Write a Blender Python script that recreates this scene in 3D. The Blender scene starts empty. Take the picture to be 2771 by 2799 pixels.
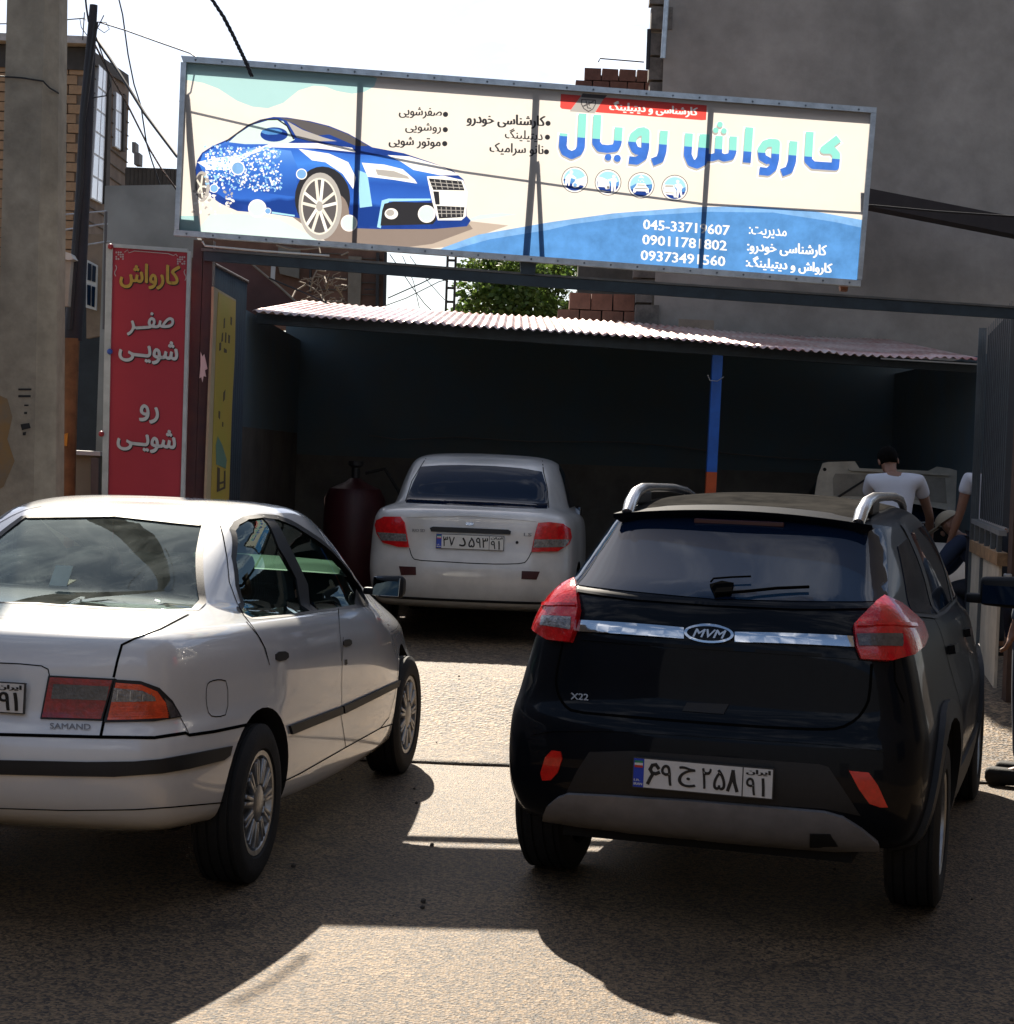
import bpy, bmesh, math, random, unicodedata
from mathutils import Vector, Matrix, geometry
from mathutils.bvhtree import BVHTree
random.seed(7)
R = math.radians
SC = bpy.context.scene
COL = SC.collection

# ---------------------------------------------------------------- camera
FPX, CX, CY, CAMH = 5080.0, 1385.5, 1399.5, 1.70
PITCH, ROLL = math.atan(149.5 / 5080), R(2.1)
_F = Vector((0, math.cos(PITCH), -math.sin(PITCH)))
_r0 = Vector((1, 0, 0)); _u0 = Vector((0, math.sin(PITCH), math.cos(PITCH)))
_r = math.cos(ROLL) * _r0 + math.sin(ROLL) * _u0
_u = -math.sin(ROLL) * _r0 + math.cos(ROLL) * _u0
CAM = Vector((0, 0, CAMH))
cd = bpy.data.cameras.new('camera'); cam = bpy.data.objects.new('camera', cd); COL.objects.link(cam)
cam.matrix_world = Matrix((( _r.x, _u.x, -_F.x, 0), (_r.y, _u.y, -_F.y, 0), (_r.z, _u.z, -_F.z, CAMH), (0, 0, 0, 1)))
cd.sensor_fit = 'HORIZONTAL'; cd.sensor_width = 36; cd.lens = 36 * FPX / 2771.0
cd.clip_start = 0.1; cd.clip_end = 2000
SC.camera = cam
SC.render.resolution_x = 1014; SC.render.resolution_y = 1024

def raydir(px, py):
    return (_F + _r * ((px - CX) / FPX) - _u * ((py - CY) / FPX)).normalized()
def P(px, py, D):
    "the point at distance D ahead that stands at this place of the view"
    d = raydir(px, py); return CAM + d * (D / d.y)

# ---------------------------------------------------------------- light
SUN_EL, SUN_AZ = R(39.0), R(-11.6)          # azimuth from +Y, negative = left
W = bpy.data.worlds.new('World'); SC.world = W; W.use_nodes = True
nt = W.node_tree; nt.nodes.clear()
sky = nt.nodes.new('ShaderNodeTexSky'); sky.sky_type = 'NISHITA'; sky.sun_disc = False
sky.sun_elevation = SUN_EL; sky.sun_rotation = SUN_AZ
sky.air_density = 1.0; sky.dust_density = 3.2; sky.ozone_density = 2.0; sky.altitude = 1300
bg = nt.nodes.new('ShaderNodeBackground'); bg.inputs[1].default_value = 0.056
wo = nt.nodes.new('ShaderNodeOutputWorld')
tcw = nt.nodes.new('ShaderNodeTexCoord'); mpw = nt.nodes.new('ShaderNodeMapping'); mpw.inputs['Scale'].default_value = (1.0, 1.6, 3.2)
cl = nt.nodes.new('ShaderNodeTexNoise'); cl.inputs['Scale'].default_value = 2.6; cl.inputs['Detail'].default_value = 9; cl.inputs['Roughness'].default_value = .62; cl.inputs['Distortion'].default_value = .6
nt.links.new(tcw.outputs['Generated'], mpw.inputs[0]); nt.links.new(mpw.outputs[0], cl.inputs['Vector'])
cr = nt.nodes.new('ShaderNodeMapRange'); cr.inputs[1].default_value = .50; cr.inputs[2].default_value = .72; cr.inputs[4].default_value = .7
nt.links.new(cl.outputs['Fac'], cr.inputs[0])
cm = nt.nodes.new('ShaderNodeMix'); cm.data_type = 'RGBA'; cm.inputs[7].default_value = (17, 17, 17.5, 1)
nt.links.new(cr.outputs[0], cm.inputs[0]); nt.links.new(sky.outputs[0], cm.inputs[6])
nt.links.new(cm.outputs[2], bg.inputs[0]); nt.links.new(bg.outputs[0], wo.inputs[0])
sd = bpy.data.lights.new('sun', 'SUN'); sd.energy = 5.0; sd.angle = R(0.5); sd.color = (1, 0.90, 0.76)
sun = bpy.data.objects.new('sun', sd); COL.objects.link(sun)
sundir = Vector((math.sin(SUN_AZ) * math.cos(SUN_EL), math.cos(SUN_AZ) * math.cos(SUN_EL), math.sin(SUN_EL)))
sun.rotation_euler = sundir.to_track_quat('Z', 'Y').to_euler(); sun.location = (0, 0, 30)
SC.view_settings.view_transform = 'Standard'; SC.view_settings.look = 'None'
SC.view_settings.exposure = 1.2; SC.view_settings.gamma = 1.0; SC.view_settings.use_curve_mapping = False
SC.cycles.max_bounces = 8; SC.cycles.transparent_max_bounces = 16
SC.cycles.caustics_reflective = False; SC.cycles.caustics_refractive = False

# ---------------------------------------------------------------- materials
MATS = {}
def mat(name, col, rough=0.6, metal=0.0, coat=0.0, var=0.0, vscale=6.0, bump=0.0, bscale=40.0, col2=None,
        spec=0.5, v2=0.0, v2scale=1.2, trans=0.0):
    if name in MATS: return MATS[name]
    m = bpy.data.materials.new(name); m.use_nodes = True; t = m.node_tree; n = t.nodes; n.clear()
    b = n.new('ShaderNodeBsdfPrincipled'); o = n.new('ShaderNodeOutputMaterial')
    b.inputs['Base Color'].default_value = (*col, 1); b.inputs['Roughness'].default_value = rough
    b.inputs['Metallic'].default_value = metal; b.inputs['Coat Weight'].default_value = coat
    b.inputs['Coat Roughness'].default_value = 0.04; b.inputs['Specular IOR Level'].default_value = spec
    tc = n.new('ShaderNodeTexCoord')
    last = None
    if var or col2:
        no = n.new('ShaderNodeTexNoise'); no.inputs['Scale'].default_value = vscale; no.inputs['Detail'].default_value = 6
        no.inputs['Roughness'].default_value = 0.65
        t.links.new(tc.outputs['Object'], no.inputs['Vector'])
        mx = n.new('ShaderNodeMix'); mx.data_type = 'RGBA'
        c2 = col2 or tuple(c * (1 - var) for c in col)
        mx.inputs[6].default_value = (*col, 1); mx.inputs[7].default_value = (*c2, 1)
        mr = n.new('ShaderNodeMapRange'); mr.inputs[1].default_value = 0.35; mr.inputs[2].default_value = 0.65
        t.links.new(no.outputs['Fac'], mr.inputs[0]); t.links.new(mr.outputs[0], mx.inputs[0])
        last = mx.outputs[2]
        if v2:
            n2 = n.new('ShaderNodeTexNoise'); n2.inputs['Scale'].default_value = v2scale; n2.inputs['Detail'].default_value = 4
            t.links.new(tc.outputs['Object'], n2.inputs['Vector'])
            m2 = n.new('ShaderNodeMapRange'); m2.inputs[1].default_value = 0.38; m2.inputs[2].default_value = 0.66
            m2.inputs[3].default_value = 1 - v2; m2.inputs[4].default_value = 1 + v2 * 0.5
            t.links.new(n2.outputs['Fac'], m2.inputs[0])
            hv = n.new('ShaderNodeHueSaturation'); t.links.new(m2.outputs[0], hv.inputs['Value']); t.links.new(last, hv.inputs['Color'])
            last = hv.outputs[0]
        t.links.new(last, b.inputs['Base Color'])
    if bump:
        nb = n.new('ShaderNodeTexNoise'); nb.inputs['Scale'].default_value = bscale; nb.inputs['Detail'].default_value = 5
        t.links.new(tc.outputs['Object'], nb.inputs['Vector'])
        bp = n.new('ShaderNodeBump'); bp.inputs['Strength'].default_value = bump; bp.inputs['Distance'].default_value = 0.01
        t.links.new(nb.outputs['Fac'], bp.inputs['Height']); t.links.new(bp.outputs[0], b.inputs['Normal'])
    sh = b.outputs[0]
    if trans:
        tr = n.new('ShaderNodeBsdfTranslucent'); mm = n.new('ShaderNodeMixShader'); mm.inputs[0].default_value = trans
        if last: t.links.new(last, tr.inputs[0])
        else: tr.inputs[0].default_value = (*col, 1)
        t.links.new(b.outputs[0], mm.inputs[1]); t.links.new(tr.outputs[0], mm.inputs[2]); sh = mm.outputs[0]
    t.links.new(sh, o.inputs[0]); MATS[name] = m; return m

def glassmat(name, tint, refl=1.0, rough=0.0, film=0.0):
    if name in MATS: return MATS[name]
    m = bpy.data.materials.new(name); m.use_nodes = True; t = m.node_tree; n = t.nodes; n.clear()
    o = n.new('ShaderNodeOutputMaterial'); tr = n.new('ShaderNodeBsdfTransparent'); tr.inputs[0].default_value = (*tint, 1)
    gl = n.new('ShaderNodeBsdfGlossy'); gl.inputs['Roughness'].default_value = rough; gl.inputs[0].default_value = (refl * .85, refl, refl * .93, 1)
    fr = n.new('ShaderNodeFresnel'); fr.inputs[0].default_value = 1.7
    mx = n.new('ShaderNodeMixShader')
    if film:      # thin dusty film that catches the sun
        df = n.new('ShaderNodeBsdfDiffuse'); tl = n.new('ShaderNodeBsdfTranslucent'); m1 = n.new('ShaderNodeMixShader'); m1.inputs[0].default_value = .6
        for q in (df, tl): q.inputs[0].default_value = (.75, .82, .74, 1)
        t.links.new(df.outputs[0], m1.inputs[1]); t.links.new(tl.outputs[0], m1.inputs[2])
        tc = n.new('ShaderNodeTexCoord'); mp = n.new('ShaderNodeMapping'); mp.inputs['Scale'].default_value = (2.2, 1, 6); mp.inputs['Rotation'].default_value = (0, .5, .2)
        no = n.new('ShaderNodeTexNoise'); no.inputs['Scale'].default_value = 2.0; no.inputs['Detail'].default_value = 8; no.inputs['Distortion'].default_value = 1.6
        t.links.new(tc.outputs['Object'], mp.inputs[0]); t.links.new(mp.outputs[0], no.inputs['Vector'])
        mr = n.new('ShaderNodeMapRange'); mr.inputs[1].default_value = .42; mr.inputs[2].default_value = .72; mr.inputs[3].default_value = film * .25; mr.inputs[4].default_value = film
        t.links.new(no.outputs['Fac'], mr.inputs[0])
        m2 = n.new('ShaderNodeMixShader'); t.links.new(mr.outputs[0], m2.inputs[0]); t.links.new(tr.outputs[0], m2.inputs[1]); t.links.new(m1.outputs[0], m2.inputs[2]); tr = m2
    t.links.new(fr.outputs[0], mx.inputs[0]); t.links.new(tr.outputs[0], mx.inputs[1]); t.links.new(gl.outputs[0], mx.inputs[2])
    t.links.new(mx.outputs[0], o.inputs[0]); MATS[name] = m; return m

# ---------------------------------------------------------------- mesh helpers
def link(o, parent=None):
    COL.objects.link(o)
    if parent is not None: o.parent = parent
    return o
def tag(o, label=None, cat=None, group=None, kind=None):
    if label: o['label'] = label
    if cat: o['category'] = cat
    if group: o['group'] = group
    if kind: o['kind'] = kind
    return o
def empty(name, loc, rz=0.0, label=None, cat=None, group=None):
    o = bpy.data.objects.new(name, None); o.empty_display_size = 0.2; link(o)
    o.location = loc; o.rotation_euler = (0, 0, rz); return tag(o, label, cat, group)
def newobj(name, me, m=None, parent=None, smooth=None):
    if m is not None and not me.materials: me.materials.append(m)
    if smooth is not None:
        for p in me.polygons: p.use_smooth = True
        if smooth < 180: me.set_sharp_from_angle(angle=R(smooth))
    return link(bpy.data.objects.new(name, me), parent)
def pymesh(name, V, Fc, m=None, parent=None, smooth=None):
    me = bpy.data.meshes.new(name); me.from_pydata([tuple(v) for v in V], [], [tuple(f) for f in Fc]); me.update()
    return newobj(name, me, m, parent, smooth)
def bmobj(name, bm, m=None, parent=None, smooth=None):
    bmesh.ops.recalc_face_normals(bm, faces=bm.faces)
    me = bpy.data.meshes.new(name); bm.to_mesh(me); bm.free(); return newobj(name, me, m, parent, smooth)
def add_box(bm, c, s, rot=None, bev=0.0):
    r = bmesh.ops.create_cube(bm, size=1.0); vs = r['verts']
    M = Matrix.Translation(c) @ (rot.to_4x4() if rot else Matrix()) @ Matrix.Diagonal((s[0], s[1], s[2], 1))
    bmesh.ops.transform(bm, matrix=M, verts=vs)
    if bev:
        es = list({e for v in vs for e in v.link_edges})
        bmesh.ops.bevel(bm, geom=es, offset=bev, segments=2, affect='EDGES', profile=0.5)
def box(name, c, s, m, parent=None, rot=None, bev=0.0):
    bm = bmesh.new(); add_box(bm, c, s, rot, bev); return bmobj(name, bm, m, parent)
def frame_of(pts):
    "parallel frames along a polyline"
    T = []
    n = len(pts)
    for i in range(n):
        a = pts[max(i - 1, 0)]; b = pts[min(i + 1, n - 1)]; T.append((b - a).normalized())
    ref = Vector((0, 0, 1)) if abs(T[0].z) < 0.9 else Vector((1, 0, 0))
    N = []; nn = T[0].cross(ref).normalized()
    for t in T:
        nn = (nn - t * nn.dot(t)).normalized(); N.append(nn.copy())
    return T, N
def add_tube(bm, pts, rad, seg=8, caps=True):
    pts = [Vector(p) for p in pts]; T, N = frame_of(pts)
    if not isinstance(rad, (list, tuple)): rad = [rad] * len(pts)
    rings = []
    for p, t, nn, r in zip(pts, T, N, rad):
        b = t.cross(nn); rings.append([bm.verts.new(p + (nn * math.cos(k * 2 * math.pi / seg) + b * math.sin(k * 2 * math.pi / seg)) * r) for k in range(seg)])
    for a, b in zip(rings, rings[1:]):
        for k in range(seg): bm.faces.new((a[k], a[(k + 1) % seg], b[(k + 1) % seg], b[k]))
    if caps:
        bm.faces.new(rings[0][::-1]); bm.faces.new(rings[-1])
def tube(name, pts, rad, m, parent=None, seg=8):
    bm = bmesh.new(); add_tube(bm, pts, rad, seg); return bmobj(name, bm, m, parent, smooth=50)
def add_lathe(bm, prof, seg=32, axis="X", c=(0, 0, 0), caps=True):
    "prof: (offset along axis, radius)"
    rings = []
    for a, r in prof:
        ring = []
        for k in range(seg):
            t = 2 * math.pi * k / seg
            v = (a, r * math.cos(t), r * math.sin(t)) if axis == 'X' else (r * math.cos(t), r * math.sin(t), a)
            ring.append(bm.verts.new((v[0] + c[0], v[1] + c[1], v[2] + c[2])))
        rings.append(ring)
    for a, b in zip(rings, rings[1:]):
        for k in range(seg): bm.faces.new((a[k], a[(k + 1) % seg], b[(k + 1) % seg], b[k]))
    if caps: bm.faces.new(rings[0][::-1]); bm.faces.new(rings[-1])
def sag(a, b, s, n=14):
    a = Vector(a); b = Vector(b)
    return [a.lerp(b, i / n) - Vector((0, 0, s * 4 * (i / n) * (1 - i / n))) for i in range(n + 1)]

def clip2d(poly, step):
    "triangulate a 2D polygon with inner points on a grid (step)"
    n = len(poly); bp = []
    for i in range(n):
        a = Vector(poly[i]); b = Vector(poly[(i + 1) % n]); k = max(1, int((b - a).length / step))
        for j in range(k): bp.append(a.lerp(b, j / k))
    xs = [p.x for p in bp]; ys = [p.y for p in bp]
    inner = []
    def inside(x, y):
        c = False; j = len(bp) - 1
        for i in range(len(bp)):
            yi, yj = bp[i].y, bp[j].y
            if (yi > y) != (yj > y) and x < (bp[j].x - bp[i].x) * (y - yi) / (yj - yi) + bp[i].x: c = not c
            j = i
        return c
    x = min(xs) + step * 0.5
    while x < max(xs):
        y = min(ys) + step * 0.5
        while y < max(ys):
            if inside(x, y) and min((bp[i].x - x) ** 2 + (bp[i].y - y) ** 2 for i in range(len(bp))) > (0.45 * step) ** 2:
                inner.append(Vector((x, y)))
            y += step
        x += step
    nb = len(bp)
    r = geometry.delaunay_2d_cdt(bp + inner, [(i, (i + 1) % nb) for i in range(nb)], [], 1, 1e-6)
    V, E, Fc = r[0], r[1], r[2]
    return V, Fc
def chaikin(poly, it=2, closed=True):
    p = [Vector(q) for q in poly]
    for _ in range(it):
        q = []; n = len(p)
        for i in range(n if closed else n - 1):
            a = p[i]; b = p[(i + 1) % n]; q += [a.lerp(b, 0.25), a.lerp(b, 0.75)]
        if not closed: q = [p[0]] + q + [p[-1]]
        p = q
    return p
def crop(ox, oy, sc):
    return lambda pts: [(ox + x / sc, oy + y / sc) for x, y in pts]
cA = crop(0, 0, 2.733); cB = crop(450, 130, 1.913); cC = crop(1400, 130, 1.822); cD = crop(0, 600, 2.414)
cE = crop(0, 1320, 1.594); cF = crop(950, 1180, 2.733); cG = crop(1380, 1280, 1.375); cH = crop(2071, 800, 1.38)
ca = crop(500, 640, 2.683); cb = crop(1150, 640, 2.2506); cc = crop(1900, 780, 2.196); cd_ = crop(2100, 1150, 2.851)
ce = crop(400, 1750, 1.739); cf = crop(1550, 0, 1.5668); ch = crop(2400, 1450, 2.415)
s1 = crop(0, 1320, 3.188); s2 = crop(500, 1320, 2.733); s3 = crop(0, 1800, 2.733); s4 = crop(600, 1700, 3.188)
u1 = crop(1400, 1300, 3.188); u2 = crop(2000, 1300, 2.481); u3 = crop(1380, 1850, 2.733); u4 = crop(2000, 1850, 2.481)

# ---------------------------------------------------------------- lettering
NJ = set('اآأدذرزژوة')
def shape_ar(s):
    out = []; n = len(s)
    def ar(c): return ('ء' <= c <= 'ۓ' and not ('۰' <= c <= '۹')) or c == 'ـ'
    for i, c in enumerate(s):
        if not ar(c) or c == 'ـ': out.append(c); continue
        p = i > 0 and ar(s[i - 1]) and s[i - 1] not in NJ
        q = i < n - 1 and ar(s[i + 1]) and c not in NJ
        f = {(0, 0): 'ISOLATED', (1, 0): 'FINAL', (0, 1): 'INITIAL', (1, 1): 'MEDIAL'}[(int(p), int(q))]
        try: out.append(unicodedata.lookup(unicodedata.name(c) + ' ' + f + ' FORM'))
        except KeyError: out.append(c)
    return ''.join(reversed(out))
def text2d(s, rtl=False, res=3):
    "text as flat triangles, normalised to its own box 0..1 x 0..1 ; returns verts, faces, aspect"
    c = bpy.data.curves.new('t', 'FONT'); c.body = shape_ar(s) if rtl else s; c.resolution_u = res
    o = bpy.data.objects.new('t', c); COL.objects.link(o)
    bpy.context.view_layer.update()
    dg = bpy.context.evaluated_depsgraph_get()
    me = bpy.data.meshes.new_from_object(o.evaluated_get(dg))
    V = [v.co.copy() for v in me.vertices]; Fc = [tuple(p.vertices) for p in me.polygons]
    bpy.data.objects.remove(o); bpy.data.curves.remove(c); bpy.data.meshes.remove(me)
    x0 = min(v.x for v in V); x1 = max(v.x for v in V); y0 = min(v.y for v in V); y1 = max(v.y for v in V)
    return [((v.x - x0) / (x1 - x0), (v.y - y0) / (y1 - y0)) for v in V], Fc, (x1 - x0) / (y1 - y0)
def lettering(name, s, place, m, parent, rtl=False, bold=0.0, boldy=0.0, lay=0.0002, copies=5):
    "place(u, v, k) -> point ; u,v in the text's own box, k = how far in front"
    T, Fc, asp = text2d(s, rtl); V = []; FF = []
    offs = [(0, 0)] if not bold else [(-bold, 0), (bold, 0), (0, 0), (-bold * .5, boldy), (bold * .5, -boldy)][:copies]
    for i, (dx, dy) in enumerate(offs):
        b = len(V); V += [place(u + dx, v + dy, i * lay) for u, v in T]; FF += [tuple(b + q for q in f) for f in Fc]
    return pymesh(name, V, FF, m, parent)

# ---------------------------------------------------------------- projecting panels onto a car body
class Skin:
    def __init__(s, me, mw):
        s.bvh = BVHTree.FromPolygons([v.co for v in me.vertices], [tuple(p.vertices) for p in me.polygons])
        s.inv = mw.inverted(); s.mw = mw
    def cam(s, px, py):
        "meets the body where a photograph point lies"
        o = s.inv @ CAM; d = (s.inv.to_3x3() @ raydir(px, py)).normalized()
        h = s.bvh.ray_cast(o, d)
        if h[0] is not None: return h[0], h[1]
        best = None
        t = o.length - 4.5
        while t < o.length + 6:
            q = s.bvh.find_nearest(o + d * t)
            if q[0] is not None and (best is None or q[3] < best[3]): best = q
            t += 0.08
        return best[0], best[1]
    def rear(s, x, z):
        h = s.bvh.ray_cast(Vector((x, -3, z)), Vector((0, 1, 0)))
        if h[0] is None: h = s.bvh.find_nearest(Vector((x, 0, z)))
        return h[0], h[1]
    def front(s, x, z):
        h = s.bvh.ray_cast(Vector((x, 8, z)), Vector((0, -1, 0)))
        if h[0] is None: h = s.bvh.find_nearest(Vector((x, 4.3, z)))
        return h[0], h[1]
    def side(s, y, z):
        h = s.bvh.ray_cast(Vector((3, y, z)), Vector((-1, 0, 0)))
        if h[0] is None: h = s.bvh.find_nearest(Vector((.8, y, z)))
        return h[0], h[1]
    def top(s, x, y):
        h = s.bvh.ray_cast(Vector((x, y, 3)), Vector((0, 0, -1)))
        if h[0] is None: h = s.bvh.find_nearest(Vector((x, y, 1.4)))
        return h[0], h[1]
def patch(name, skin, mode, poly, m, parent, off=0.003, thick=0.0, step=None, mirror=False, smooth=True, round_=0, dome=0.0):
    fn = getattr(skin, mode)
    if round_: poly = chaikin(poly, round_)
    step = step or (9 if mode == 'cam' else 0.025)
    V2, Fc = clip2d(poly, step)
    top = []; bot = []; nbv = None
    cx = sum(v.x for v in V2) / len(V2); cy = sum(v.y for v in V2) / len(V2)
    rr = max(math.hypot(v.x - cx, v.y - cy) for v in V2)
    for v in V2:
        p, nn = fn(v.x, v.y)
        k = off + dome * max(0, 1 - (math.hypot(v.x - cx, v.y - cy) / rr) ** 2)
        top.append(p + nn * k); bot.append(p + nn * (off - thick))
    faces = [tuple(f) for f in Fc]
    V = list(top)
    if thick:
        from collections import Counter
        cnt = Counter()
        for f in faces:
            for i in range(len(f)): cnt[(min(f[i], f[(i + 1) % len(f)]), max(f[i], f[(i + 1) % len(f)]))] += 1
        n0 = len(V); V += bot; side = []
        for f in faces:
            for i in range(len(f)):
                a, b = f[i], f[(i + 1) % len(f)]
                if cnt[(min(a, b), max(a, b))] == 1: side.append((b, a, a + n0, b + n0))
        faces = faces + side
    bm = bmesh.new(); vs = [bm.verts.new(v) for v in V]
    for f in faces:
        try: bm.faces.new([vs[i] for i in f])
        except ValueError: pass
    for v in [v for v in bm.verts if not v.link_faces]: bm.verts.remove(v)
    bmesh.ops.recalc_face_normals(bm, faces=bm.faces)
    # face outward (towards where the surface normal points)
    bm.faces.ensure_lookup_table()
    if bm.faces and not thick:
        f = bm.faces[0]; q = skin.bvh.find_nearest(f.calc_center_median())
        if f.normal.dot(q[1]) < 0: bmesh.ops.reverse_faces(bm, faces=bm.faces)
    me = bpy.data.meshes.new(name); bm.to_mesh(me); bm.free()
    o = newobj(name, me, m, parent, smooth=40 if smooth else None)
    if mirror:
        me2 = me.copy()
        for v in me2.vertices: v.co.x = -v.co.x
        me2.flip_normals()
        o2 = newobj(name, me2, None, parent)
        return o, o2
    return o
def strip(name, skin, mode, pts, width, m, parent, off=0.0015, closed=False, mirror=False, step=None, thick=0.0, smooth_pts=0):
    "a narrow ribbon lying on the body (panel gap, moulding)"
    fn = getattr(skin, mode); step = step or (8 if mode == 'cam' else 0.025)
    if smooth_pts: pts = chaikin(pts, smooth_pts, closed)
    pts = [Vector(p) for p in pts]
    if closed: pts = pts + [pts[0]]
    dense = []
    for a, b in zip(pts, pts[1:]):
        k = max(1, int((b - a).length / step)); dense += [a.lerp(b, j / k) for j in range(k)]
    dense.append(pts[-1])
    H = [fn(p.x, p.y) for p in dense]
    V = []; n = len(H)
    for i in range(n):
        p, nn = H[i]; t = (H[min(i + 1, n - 1)][0] - H[max(i - 1, 0)][0])
        if t.length < 1e-6: t = Vector((0, 1, 0))
        s_ = nn.cross(t.normalized()).normalized() * width / 2
        V += [p + nn * off + s_, p + nn * off - s_]
    if thick: V += [V[i] - H[i // 2][1] * thick for i in range(2 * n)]
    Fc = []
    for i in range(n - 1):
        a = 2 * i; Fc.append((a, a + 1, a + 3, a + 2))
        if thick:
            b = a + 2 * n; Fc += [(a, a + 2, b + 2, b), (a + 1, b + 1, b + 3, a + 3)]
    if thick: Fc += [(0, 2 * n, 2 * n + 1, 1), (2 * n - 2, 2 * n - 1, 4 * n - 1, 4 * n - 2)]
    o = pymesh(name, V, Fc, m, parent, smooth=40)
    if mirror:
        me2 = o.data.copy()
        for v in me2.vertices: v.co.x = -v.co.x
        me2.flip_normals(); newobj(name, me2, None, parent)
    return o
# ---------------------------------------------------------------- car bodies: stacked outlines, smoothed
FR = [0.0, .3, .6, .82, .95, 1.0]
SD = [.10, .24, .40, .56, .72, .86, .95]
def ring(z, yr, yf, wr, wm=None, wf=None, rc=.22, fc=.3, crown=0.0, ex=2.5):
    "half outline from the middle of the tail to the middle of the nose; z = (rear, mid, front)"
    if not isinstance(z, tuple): z = (z, z, z)
    wm = wr if wm is None else wm; wf = wm if wf is None else wf
    pts = []
    def g(f): return 1 - max(0.0, 1 - f ** ex) ** (1 / ex)
    for f in FR: pts.append((wr * f, yr + rc * g(f)))
    ya, yb = yr + rc, yf - fc
    for t in SD:
        k = 4 * t * (1 - t); w = (wr + (wf - wr) * t); w = w + (wm - (wr + wf) / 2) * min(1, k * 1.25)
        pts.append((w, ya + (yb - ya) * t))
    for f in FR[::-1]: pts.append((wf * f, yf - fc * g(f)))
    ym = (yr + yf) / 2; out = []
    W_ = max(p[0] for p in pts) or 1
    for x, y in pts:
        t = (y - yr) / max(1e-6, yf - yr)
        # smooth curve through rear, mid and front heights
        zz = z[0] * (1 - t) * (1 - 2 * t) + z[1] * 4 * t * (1 - t) + z[2] * t * (2 * t - 1)
        out.append(Vector((x, y, zz + crown * (1 - (x / W_) ** 2))))
    return out
def loft(rings, name='body', level=2):
    bm = bmesh.new(); n = len(rings[0]); idx = []
    for rg in rings:
        row = [bm.verts.new(p) for p in rg] + [bm.verts.new((-p.x, p.y, p.z)) for p in rg[1:-1][::-1]]
        idx.append(row)
    m = len(idx[0])
    for a, b in zip(idx, idx[1:]):
        for k in range(m): bm.faces.new((a[k], a[(k + 1) % m], b[(k + 1) % m], b[k]))
    bmesh.ops.remove_doubles(bm, verts=bm.verts, dist=1e-4)
    # close the flat bottom and top seams (rows of zero width have been welded)
    bmesh.ops.dissolve_degenerate(bm, dist=1e-5, edges=bm.edges)
    bmesh.ops.recalc_face_normals(bm, faces=bm.faces)
    me = bpy.data.meshes.new(name); bm.to_mesh(me); bm.free()
    o = bpy.data.objects.new(name, me); COL.objects.link(o)
    md = o.modifiers.new('s', 'SUBSURF'); md.levels = level; md.render_levels = level
    bpy.context.view_layer.update()
    ev = bpy.data.meshes.new_from_object(o.evaluated_get(bpy.context.evaluated_depsgraph_get()))
    bpy.data.objects.remove(o); bpy.data.meshes.remove(me)
    for p in ev.polygons: p.use_smooth = True
    return ev
def prism(poly, lo, hi, axis, m):
    "closed prism; poly in the two other axes"
    bm = bmesh.new()
    def v(a, b, c): return {'X': (c, a, b), 'Y': (a, c, b), 'Z': (a, b, c)}[axis]
    A = [bm.verts.new(v(a, b, lo)) for a, b in poly]; B = [bm.verts.new(v(a, b, hi)) for a, b in poly]
    n = len(poly)
    for i in range(n): bm.faces.new((A[i], A[(i + 1) % n], B[(i + 1) % n], B[i]))
    bm.faces.new(A[::-1]); bm.faces.new(B); bmesh.ops.recalc_face_normals(bm, faces=bm.faces)
    me = bpy.data.meshes.new('cut'); bm.to_mesh(me); bm.free(); me.materials.append(m)
    return me
def cyl_cut(y, z, r, x0, x1, m, seg=40, flat=None):
    pts = []
    for k in range(seg):
        t = 2 * math.pi * k / seg; pts.append((y + r * math.cos(t), z + r * math.sin(t)))
    return prism(pts, x0, x1, 'X', m)
def carve(me, cutters, paint):
    "boolean difference, then give the untouched paint its original smooth normals back"
    me.materials.append(paint)
    o = bpy.data.objects.new('c', me); COL.objects.link(o)
    bvh = BVHTree.FromPolygons([v.co for v in me.vertices], [tuple(p.vertices) for p in me.polygons])
    vn = [v.normal.copy() for v in me.vertices]; polys = [tuple(p.vertices) for p in me.polygons]; co = [v.co.copy() for v in me.vertices]
    tmp = []
    for c in cutters:
        oc = bpy.data.objects.new('k', c); COL.objects.link(oc); tmp.append(oc)
        md = o.modifiers.new('b', 'BOOLEAN'); md.operation = 'DIFFERENCE'; md.object = oc; md.solver = 'EXACT'; md.material_mode = 'TRANSFER'
    bpy.context.view_layer.update()
    ev = bpy.data.meshes.new_from_object(o.evaluated_get(bpy.context.evaluated_depsgraph_get()))
    for t in tmp: bpy.data.objects.remove(t)
    bpy.data.objects.remove(o)
    names = [mm.name if mm else '' for mm in ev.materials]
    for p in ev.polygons: p.use_smooth = True
    ev.set_sharp_from_angle(angle=R(50))
    nrm = [Vector((0, 0, 0))] * len(ev.loops)
    cur = [ln.vector.copy() for ln in ev.corner_normals]
    pm = paint.name
    for p in ev.polygons:
        isp = names[p.material_index] == pm
        for li in p.loop_indices:
            if isp:
                q = bvh.find_nearest(ev.vertices[ev.loops[li].vertex_index].co)
                if q[0] is not None and q[3] < 0.002:
                    f = polys[q[2]]; ws = []
                    for vi in f: ws.append(1.0 / ((co[vi] - q[0]).length + 1e-4) ** 2)
                    s_ = sum(ws); nv = Vector((0, 0, 0))
                    for w_, vi in zip(ws, f): nv += vn[vi] * (w_ / s_)
                    nrm[li] = nv.normalized(); continue
            nrm[li] = cur[li]
    ev.normals_split_custom_set([tuple(v) for v in nrm])
    return ev
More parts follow.
